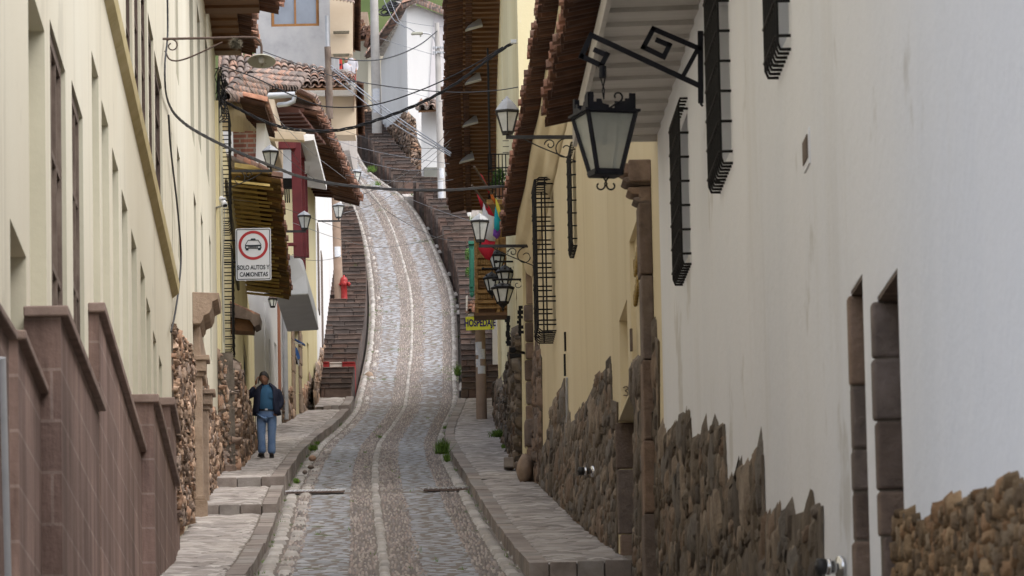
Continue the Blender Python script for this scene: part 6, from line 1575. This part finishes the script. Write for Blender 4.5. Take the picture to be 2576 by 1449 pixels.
# the three walkers far up the street
tz = P(860, 245, 206).z
mb = MB(); mb.frame_box((P(790,245,206).x, 200, tz-3), (P(889,245,206).x-P(790,245,206).x,0,0), (0,10,0), (0,0,3)); tag(mb.build('terrace', M_walk), None, None, kind='structure')
def walker(u, vh, Y, label, top, legs, back=False, hairc=M_hair):
    o = P(u, 200, Y); o.z = P(u, vh, Y).z - 1.66
    r = thing('person', o, label, 'person')
    Jw = {'p':(0,0,.90,.13,.09),'b':(0,0,1.1,.135,.095),'c':(0,0,1.30,.15,.095),'n':(0,0,1.44,.055,.055),'n2':(0,0,1.49,.048,.048),'sl':(-.17,0,1.38,.055,.055),'el':(-.22,.02,1.12,.04,.04),'wl':(-.20,-.08,.90,.028,.028),'sr':(.17,0,1.38,.055,.055),'er':(.22,.02,1.12,.04,.04),'wr':(.18,-.1,.92,.028,.028),
          'hl':(-.09,0,.82,.09,.09),'kl':(-.10,-.05,.46,.058,.058),'al':(-.10,.03,.06,.042,.05),'hr':(.09,0,.82,.09,.09),'kr':(.10,.02,.46,.058,.058),'ar':(.10,.08,.06,.042,.05)}
    V, F = skin_mesh(Jw, [('p','b'),('b','c'),('c','n'),('n','n2'),('c','sl'),('sl','el'),('el','wl'),('c','sr'),('sr','er'),('er','wr'),('p','hl'),('hl','kl'),('kl','al'),('p','hr'),('hr','kr'),('kr','ar')], 1)
    mb = MB(); mb.smooth = True; mb.add(off_all(V, o), F); hv, hf, hr_ = head_mesh(o+Vector((0,-.01,1.57)), (.2,0,math.pi if back else .2), 1.0); mb.add(hv, hf); mb.smooth = False
    for s in (-1,1): hand(mb, o+Vector((s*.19,-.09,.91)), (0,-.1,-1), (s*-1,0,0), (0,-1,0), .95, .5)
    mb.build('body', M_skin, r)
    L_ = loft([oval(o+Vector((0,0,z)), a, b) for z, a, b in ((.84,.18,.125),(1.0,.175,.13),(1.2,.19,.13),(1.36,.195,.115),(1.43,.09,.075),(1.46,.06,.06))]); L_.build('top', top, r)
    for s in (-1,1):
        V, F = skin_mesh({'a':(s*.17,0,1.38,.072,.072),'b':(s*.21,.01,1.22,.062,.062),'c':(s*.222,.02,1.10,.056,.056),'d':(s*.205,-.06,.96,.045,.045)}, [('a','b'),('b','c'),('c','d')], 1); mb = MB(); mb.add(off_all(V, o), F); mb.build('sleeve', top, r)
    V, F = skin_mesh({'p':(0,0,.88,.16,.11),'hl':(-.095,0,.78,.10,.10),'kl':(-.10,-.05,.46,.075,.075),'al':(-.10,.03,.08,.07,.075),'hr':(.095,0,.78,.10,.10),'kr':(.10,.02,.46,.075,.075),'ar':(.10,.08,.08,.07,.075)}, [('p','hl'),('hl','kl'),('kl','al'),('p','hr'),('hr','kr'),('kr','ar')], 1)
    mb = MB(); mb.add(off_all(V, o), F); mb.build('trousers', legs, r)
    mb = MB(); mb.sphere(o+Vector((0,.015,1.60)), .088,.105,.105, 12, 8); mb.build('hair', hairc, r)
    for s in (-1,1): mb = MB(); mb.sphere(o+Vector((s*.10,.0 if s < 0 else .04,.04)), .048,.125,.045, 10, 6); mb.build('shoe', M_shoe, r)
    return r, o
M_whshirt = mat('pale shirt', [(.38,.37,.41),(.48,.47,.50)], nscale=6, bump=.2, bscale=14); M_navyt = mat('navy trousers', [(.012,.016,.035)], rough=.9)
M_pack = mat('red rucksack cloth', [(.36,.03,.025),(.45,.05,.035)], nscale=6, bump=.3, bscale=12)
walker(846, 137, 202, 'far walker seen from behind carrying a big red rucksack beside the wooden post', M_navyt, M_navyt, True)
walker(871, 146, 204, 'far walker with dark hair and pale shirt leaning forward, middle of the three people', M_whshirt, M_navyt)
walker(884, 133, 208, 'far walker in a pale top against the cream wall, rightmost of the three people', M_whshirt, mat('red trousers', [(.3,.02,.03)], rough=.9))
root = thing('rucksack', P(846, 185, 201.8), 'big red rucksack on the back of the far walker', 'rucksack')
mb = MB(); mb.prism([P(u, v, 201.85) for u, v in ((834,183),(836,150),(841,139),(858,141),(861,152),(861,180),(852,186))], (0,-.22,0)); mb.build('pack', M_pack, root, bevel=.05)
mb = MB(); mb.prism([P(u, v, 201.62) for u, v in ((837,160),(859,161),(859,165),(837,164))], (0,-.03,0)); mb.build('strap', M_navyt, root)

# ================================================================= flags and balcony plants
def cloth(name, polys, Y, m, parent, dep=.05):
    mb = MB(); mb.smooth = True
    for pts in polys:
        n = len(pts); cu, cv = sum(p[0] for p in pts)/n, sum(p[1] for p in pts)/n
        vs = [P(u, v, Y + dep*math.sin(u*.55)+dep*.6*math.sin(v*.07)) for u, v in pts] + [P(cu, cv, Y-dep*.5)]
        mb.add(vs, [(i, (i+1)%n, n) for i in range(n)])
    mb.smooth = False; o = mb.build(name, m, parent); md = o.modifiers.new('s','SOLIDIFY'); md.thickness = .008; return o
M_fred = mat('flag red', [(.40,.012,.03),(.50,.025,.045)], nscale=5, rough=.9); M_fwhite = mat('flag white', [(.55,.54,.56),(.66,.65,.66)], nscale=5, rough=.9)
M_fyel = mat('flag yellow', [(.62,.52,.06)], rough=.9); M_ftur = mat('flag turquoise', [(.02,.33,.40)], rough=.9); M_fpur = mat('flag purple', [(.17,.06,.33)], rough=.9); M_for = mat('flag orange', [(.60,.15,.03)], rough=.9)
root = thing('national_flag', P(1240,560,110.7), 'red and white flag hanging limp from a slanting pole over the carved balcony', 'flag')
mb = MB(); mb.tube([P(1187,466,109.5), P(1216,505,110.0), P(1250,560,110.9)], .022, 8); mb.build('flag_pole', M_oldwood, root)
for pl_ in ([(1195,476),(1206,490),(1216,504),(1215,520),(1211,528),(1203,500)],[(1218,506),(1230,520),(1245,545),(1240,548),(1230,540),(1222,530)],[(1202,624),(1220,598),(1246,606),(1242,632),(1232,655),(1222,652),(1212,640)]): cloth('red_stripe', [pl_], 110.3, M_fred, root)
cloth('white_stripe', [[(1215,503),(1222,528),(1232,541),(1245,546),(1246,580),(1246,607),(1233,606),(1220,600),(1213,560)]], 110.3, M_fwhite, root)
root = thing('rainbow_flag', P(1255,520,109.5), 'rainbow striped flag furled on a slanting pole beside the brown tiled eave', 'flag')
mb = MB(); mb.tube([P(1193,419,107.5), P(1225,470,108.5), P(1262,530,109.9)], .022, 8); mb.build('flag_pole', M_oldwood, root)
cloth('red_stripe', [[(1208,436),(1214,442),(1233,480),(1230,488),(1218,462)]], 108.7, M_fred, root, .03); cloth('orange_stripe', [[(1230,476),(1238,486),(1247,505),(1245,514),(1236,500)]], 108.9, M_for, root, .03)
cloth('yellow_stripe', [[(1246,498),(1254,514),(1264,545),(1262,556),(1255,545),(1248,522)]], 109.1, M_fyel, root, .03)
cloth('turquoise_stripe', [[(1246,518),(1255,543),(1262,558),(1260,572),(1252,582),(1243,575),(1243,550)]], 109.2, M_ftur, root, .03)
cloth('purple_stripe', [[(1242,574),(1252,582),(1260,572),(1258,592),(1250,602),(1240,592)]], 109.3, M_fpur, root, .03)
def foliage(mb, c, rx, ry, rz, n, L=.06, m=None):
    for i in range(n):
        d = Vector((random.gauss(0,1), random.gauss(0,1), random.gauss(0,1))).normalized()*random.random()**.4
        p = Vector(c) + Vector((d.x*rx, d.y*ry, d.z*rz)); a = Vector((random.gauss(0,1), random.gauss(0,1), random.gauss(0,.8))).normalized(); b = a.orthogonal().normalized(); l = L*random.uniform(.6,1.3)
        mb.add([p-a*l*.5, p+b*l*.3, p+a*l*.5, p-b*l*.3], [(0,1,2,3)])
Y = 113; root = thing('potted_plant', P(1262,500,Y), 'green bushy plant in a terracotta pot inside the iron balcony', 'plant')
mb = MB(); b = P(1262,499,Y); mb.lathe(b, [(.085,0),(.115,.16),(.13,.22),(.13,.25),(.11,.25)], 14); mb.build('pot', M_rope, root)
mb = MB(); foliage(mb, P(1256,448,Y), .15,.16,.22, 520, .055); foliage(mb, P(1243,460,Y), .08,.1,.10, 120, .05); mb.build('foliage', M_leaf, root, fix=False)
mb = MB(); foliage(mb, P(1218,522,118.6), .07,.08,.16, 120, .05); foliage(mb, P(1180,640,166), .14,.2,.22, 200, .07); foliage(mb, P(1178,685,166), .10,.2,.16, 120, .07)
tag(mb.build('climbing_leaves', M_leaf, fix=False), 'sparse leaves around the green shutter beside the carved balcony', 'plant', kind='stuff')
root = thing('green_shutter', P(1187,736,165), 'narrow green wooden shutter post left of the carved balcony', 'shutter')
mb = MB(); mb.prism([P(1181,734,165), P(1193,734,165), P(1192,610,165), P(1180,610,165)], (0,.5,0)); mb.prism([P(1178,614,164.9), P(1194,614,164.9), P(1194,606,164.9), P(1178,606,164.9)], (0,.6,0)); mb.prism([P(1183,722,164.95), P(1190,722,164.95), P(1190,626,164.95), P(1183,626,164.95)], (0,.03,0)); mb.build('panel', M_green, root, bevel=.01)
mb = MB(); mb.lathe(P(1187,740,164.95), [(.02,-.1),(.07,-.02),(.05,.05)], 10); mb.build('finial', M_green, root)
# ================================================================= hydrant, awning, telephone hood, valves, rocks, weeds
def stair_z(y): return float(gh(161.6))+.27 + (float(gh(205))+.25-float(gh(161.6))-.27)*(math.floor((y-161.6)/43.4*45)+1)/45
def on_stairs(u, v):
    return min(np.arange(165, 204, .1), key=lambda y: abs(P(u, v, y).z - stair_z(y)))
Y = float(on_stairs(866, 758)); k = px(Y); b = P(866,758,Y); root = thing('fire_hydrant', b, 'red fire hydrant beside the brown pole on the left stairs', 'hydrant')
mb = MB(); mb.lathe(b, [(.13,-.2),(.13,.02),(.115,.04),(.105,.10),(.10,.58),(.13,.60),(.13,.64),(.11,.66)], 16); mb.build('barrel', M_red, root)
mb = MB(); mb.lathe(b, [(.125,.66),(.12,.72),(.09,.78),(.04,.81),(.035,.86),(.0,.87)], 16); mb.build('bonnet', M_red, root)
for ax, r, L in (((1,-.2,0),.06,.19),((-1,-.2,0),.045,.15),((0,-1,0),.075,.16)):
    mb = MB(); mb.lathe(b+Vector((0,0,.56)), [(r,.06),(r,L-.04),(r*1.25,L-.04),(r*1.25,L),(r*.5,L),(r*.5,L+.03)], 12, ax=ax); mb.build('outlet', M_red, root)
Y = 110.5; root = thing('shop_awning', P(600,800,Y), 'small brown timber shop awning with tiled top fixed to the yellow house wall', 'awning')
def qb(pts, Y0, d_, m, nm, bev=0): mb = MB(); mb.prism([P(u, v, Y0) for u, v in pts], (0,d_,0)); return mb.build(nm, m, root, bevel=bev)
qb([(577,764),(588,764),(640,790),(654,794),(652,815),(640,822),(628,804),(577,796)], Y, .9, M_oldwood, 'roof_board'); qb([(576,800),(640,806),(636,833),(576,830)], Y+.15, .7, M_wood, 'fascia')
mb = MB()
for i in range(7): p0 = P(578+i*10.5, 763+i*4.6, Y+.05); barrel(mb, p0, P(578+(i+1)*10.8, 763+(i+1)*4.7, Y+.05)-p0, 0, (0,-.2,1), .055, 1, 5, .045)
mb.prism([P(576,766,Y+.02), P(652,799,Y+.02), P(652,796,Y+.02), P(576,762,Y+.02)], (0,.95,0)); mb.build('tile_edge', M_tilemid, root, fix=False)
Y = 154; root = thing('telephone_hood', P(742,890,Y), 'blue hooded dark wall box beside the carved stone doorway', 'telephone')
qb([(735,850),(738,849),(767,865),(766,868)], Y, .35, M_blue, 'hood'); qb([(730,876),(734,862),(740,862),(752,893),(752,914),(729,913)], Y+.05, .3, M_black, 'box_body', .01); qb([(739,875),(747,874),(755,898),(754,903),(748,902)], Y, .05, M_blue, 'side_panel'); 
mb = MB(); mb.tube([P(741,862,Y), P(760,866,Y)], .012, 6); mb.tube([P(745,895,Y-.03), P(750,915,Y-.05), P(752,921,Y-.03), P(751,905,Y)], .010, 6); mb.build('cord', M_galv, root)
def valve(u0, u1, v, Y, label):
    k = px(Y); root = thing('hose_valve', P(u1, v, Y), label, 'valve'); L = (u1-u0)*k; c = P(u1, v, Y)
    mb = MB(); mb.lathe(c, [(.075,-.02),(.075,.012),(.035,.016),(.035,.04)], 18, ax=(-1,-.25,0)); mb.build('wall_flange', M_chrome, root)
    mb = MB(); mb.lathe(c, [(.045,.03),(.045,L*.42),(.055,L*.42),(.055,L*.50),(.047,L*.52),(.047,L*.60)], 16, ax=(-1,-.25,.02)); mb.build('barrel', M_chrome, root)
    mb = MB(); mb.lathe(c, [(.046,L*.60),(.056,L*.62),(.056,L*.95),(.040,L*1.0),(.012,L*1.0),(.012,L*1.04)], 16, ax=(-1,-.25,.02)); a = Vector((-1,-.25,0)).normalized(); mb.tube([c+a*L*.8+Vector((0,0,-.05)), c+a*L*.86+Vector((0,-.01,-.085))], .010, 6); mb.build('cap', M_lampmetal, root)
valve(1453, 1490, 1186, 73.5, 'chrome hose valve sticking out of the ochre house stone base')
valve(2050, 2112, 1427, 36.7, 'chrome hose valve at the foot of the white house beside the stone jambs')
Y = 97.0; root = thing('wall_light', P(1290,888,Y), 'black up and down wall lights on the corner house above the stone base', 'lamp')
qb([(1281,873),(1297,873),(1297,886),(1281,886)], Y, .12, M_black, 'upper_shade', .008); qb([(1281,889),(1311,889),(1311,897),(1282,901)], Y, .12, M_black, 'lower_shade', .008)
mb = MB(); mb.bar(P(1296,882,Y+.1), P(1318,888,Y+.6), .04, .04); mb.build('bracket', M_black, root)
for u0, v0, v1, lab in ((1278,796,840,'black iron wall ornament just below the lowest hexagonal lantern'),(1279,838,868,'small black iron wall ornament above the black wall lights'),(1308,770,845,'dark bundle of wall fittings beside the dark stone corner')):
    mb = MB(); rnd = random.Random(u0+v0); YY = 98.0 if u0 < 1300 else 97
    for i in range(6): z = v0+(v1-v0)*i/6; mb.cbox(P(u0+rnd.uniform(-3,3), z+3, YY), rnd.uniform(.05,.11), .06, rnd.uniform(.03,.07))
    mb.bar(P(u0, v0, YY+.02), P(u0, v1, YY+.02), .04, .05); tag(mb.build('wall_ornament', M_black), lab, 'ornament')
def rock(u, v, w_, h_, Y, label, m=M_rubble, name='rock', dy=None):
    k = px(Y); c = P(u, v, Y); mb = MB(); mb.sphere(c+Vector((0,0,h_*k*.35)), w_*k/2, (dy or w_*k)/2, h_*k*.62, 14, 9)
    rnd = random.Random(int(u*7+v)); mb.v = [(x+rnd.gauss(0,.03)*w_*k, y+rnd.gauss(0,.03)*w_*k, z+rnd.gauss(0,.035)*h_*k) for x, y, z in mb.v]
    return tag(mb.build(name, m), label, 'rock')
rock(786,1157,19,12,118,'brown loose stone beside the left kerb, largest of the row there'); rock(782,1178,17,8,112,'flat dark loose stone in the middle of the row beside the left kerb', M_ashlar); rock(767,1191,13,9,108,'grey brown loose stone beside the left kerb, next to the rounded one', M_ashlar); rock(748,1213,19,13,100,'smooth rounded grey stone at the foot of the sidewalk step', M_kerb)
rock(928,954,23,20,169,'big brown stone lying on the road edge at the left stairs', M_carve); rock(909,952,9,7,169,'small rusty orange stone beside the big brown one', M_tile)
rock(1322,1203,44,62,96.6,'tall rounded guard boulder at the corner of the dark stone blocks', M_carve, 'boulder', .8)
mb = MB(); mb.cbox(P(1280,1166,103), .19,.5,.19); tag(mb.build('stone_block', M_kerb, bevel=.02), 'small square stone block on the right sidewalk beside the boulder', 'stone')
rock(1300,1176,12,16,100,'small dark stone between the square block and the boulder', M_ashlar)
def weeds(u, v, wpx_, hpx_, Y, n, label, leafy=0):
    k = px(Y); c = P(u, v, Y); mb = MB()
    for i in range(n):
        b = c + Vector((random.gauss(0,.33)*wpx_*k*.6, random.gauss(0,.5)*.22, 0)); h = hpx_*k*random.uniform(.35,1.1); l = Vector((random.gauss(0,.35), random.gauss(0,.35), 1)).normalized()*h; s = Vector((random.uniform(-1,1), random.uniform(-1,1), 0)).normalized()*.007
        mb.add([b-s, b+s, b+l*.6+s*.8, b+l, b+l*.6-s*.8], [(0,1,2,3,4)])
    if leafy: foliage(mb, c+Vector((0,0,hpx_*k*.35)), wpx_*k*.45, .3, hpx_*k*.35, leafy, .04)
    return tag(mb.build('grass_tuft', M_weed, fix=False), label, 'weeds')
weeds(1112,1140,36,40,117,420,'tall bright grass tuft at the bend of the right kerb',60); weeds(1124,1160,16,24,112,160,'low grass strip in the gutter below the tall tuft')
weeds(1250,1098,36,20,126,320,'wide grass tuft against the wall on the right sidewalk',120); weeds(1266,1126,12,10,118,60,'tiny weed at the wall below the wide grass tuft')
weeds(788,1132,22,16,121,200,'grass tuft between the left kerb and the edge stones',40); weeds(798,1117,16,10,130,80,'small weed just above the left kerb grass tuft'); weeds(746,1214,16,12,99,120,'grass at the foot of the sidewalk step beside the grey stone',40)
weeds(642,1108,20,14,136,120,'weed at the foot of the yellow house rubble wall',40); weeds(1152,944,16,30,167,200,'grass tuft at the left edge of the right stairs',30); weeds(1172,566,36,30,203,300,'green plant growing among the upper right stairs',200)
weeds(1120,1078,16,8,146,60,'little weed patch on the road right edge, nearest the pole'); weeds(955,1100,16,5,142,50,'thin weed patch left of the road middle line'); weeds(1000,823,40,4,180,80,'thin green line of weeds across the upper road'); weeds(1150,850,14,9,178,50,'weed patch at the upper right road edge')
weeds(935,432,26,18,217,200,'weeds along the edge of the upper road below the far stairs',80); weeds(1060,492,70,8,209.5,260,'grass strip on top of the right stairs landing'); weeds(950,470,14,20,214,90,'weed at the bottom of the far stairs',30); weeds(362,1449,12,14,66.5,60,'weed at the foot of the brown stone plinth')
# drain grates across the road
for u0, u1, n, lab in ((722,866,15,'slotted road drain with pale bars on the left half of the road'),(1066,1176,9,'slotted road drain with short pale bars on the right half of the road')):
    root = thing('drain_grate', P((u0+u1)/2, 1240, DRAIN_Y), lab, 'drain'); z = float(gh(DRAIN_Y))
    x0, x1 = P(u0, 1240, DRAIN_Y).x, P(u1, 1240, DRAIN_Y).x
    mb = MB(); mb.frame_box((x0, DRAIN_Y-.34, z-.02), (x1-x0,0,0), (0,.68,.09), (0,0,.024)); mb.build('channel', M_step, root)
    for i in range(n): x = x0+(x1-x0)*(i+.5)/n; mb = MB(); mb.bar((x-.04, DRAIN_Y-.40, z+.02), (x+.05, DRAIN_Y+.40, z+.115), .02, .022); mb.build('bar', M_signw, root)
# litter
mb = MB(); mb.cbox(P(488,1303,87.5)+Vector((0,0,.01)), .08,.1,.025); tag(mb.build('paper_scrap', M_signw, bevel=.008), 'white paper scrap on the left sidewalk by the carved doorway', 'litter')
# bushes on the hillside
mb = MB()
for i in range(240):
    u = random.uniform(860, 1180); Yb_ = random.uniform(272, 330); z = 40+(Yb_-262)*.62; x = P(u, 0, Yb_).x; r = random.uniform(.5, 1.5)
    foliage(mb, (x, Yb_, z+r*.5), r, r, r*.8, 90, .30)
tag(mb.build('hillside_bushes', M_leaf, fix=False), 'mass of green bushes covering the hillside above the roofs', 'bushes', kind='stuff')
# black bundle of cable coils beside the white gable
mb = MB()
for i in range(14):
    c = P(985+random.uniform(-16,14), 20+random.uniform(-12,14), 246); r = random.uniform(.15,.35); mb.tube([c+Vector((math.cos(a)*r*1.3, math.sin(a)*.15, math.sin(a)*r*.7)) for a in np.linspace(0, 6.28, 14)], .035, 5)
mb.tube([P(962,40,246), P(985,26,246), P(1010,30,246)], .05, 6); tag(mb.build('cable_coils', M_cable, fix=False), 'bundle of black cable coils hanging beside the white gable roof', 'cables', kind='stuff')
mb = MB(); mb.prism([P(996,-20,250), P(1010,-20,250), P(1010,12,250), P(996,12,250)], (0,.4,0)); tag(mb.build('chimney_pot', M_concrete), 'pale square post behind the white gable roof at the top', 'post')

# fine weeds and moss tufts in the joints along both kerbs and stair feet
mb = MB()
for i in range(150):
    y = random.uniform(66, 200); sd = random.random(); x = float(gxl(y))+random.uniform(.0,.10) if sd < .42 else (float(gxr(y))-random.uniform(.0,.10) if sd < .84 else float(gxl(y)+(gxr(y)-gxl(y))*random.uniform(.2,.8)))
    for k_ in range(random.randint(3, 14)):
        b = Vector((x+random.gauss(0,.03), y+random.gauss(0,.12), float(gh(y))+.01)); h = random.uniform(.02,.075); l = Vector((random.gauss(0,.5), random.gauss(0,.5), 1)).normalized()*h; q_ = Vector((random.uniform(-1,1), random.uniform(-1,1), 0)).normalized()*.008
        mb.add([b-q_, b+q_, b+l], [(0,1,2)])
tag(mb.build('joint_weeds', M_weed, fix=False), 'tiny weeds scattered in the joints along the kerbs of the road', 'weeds', kind='stuff')
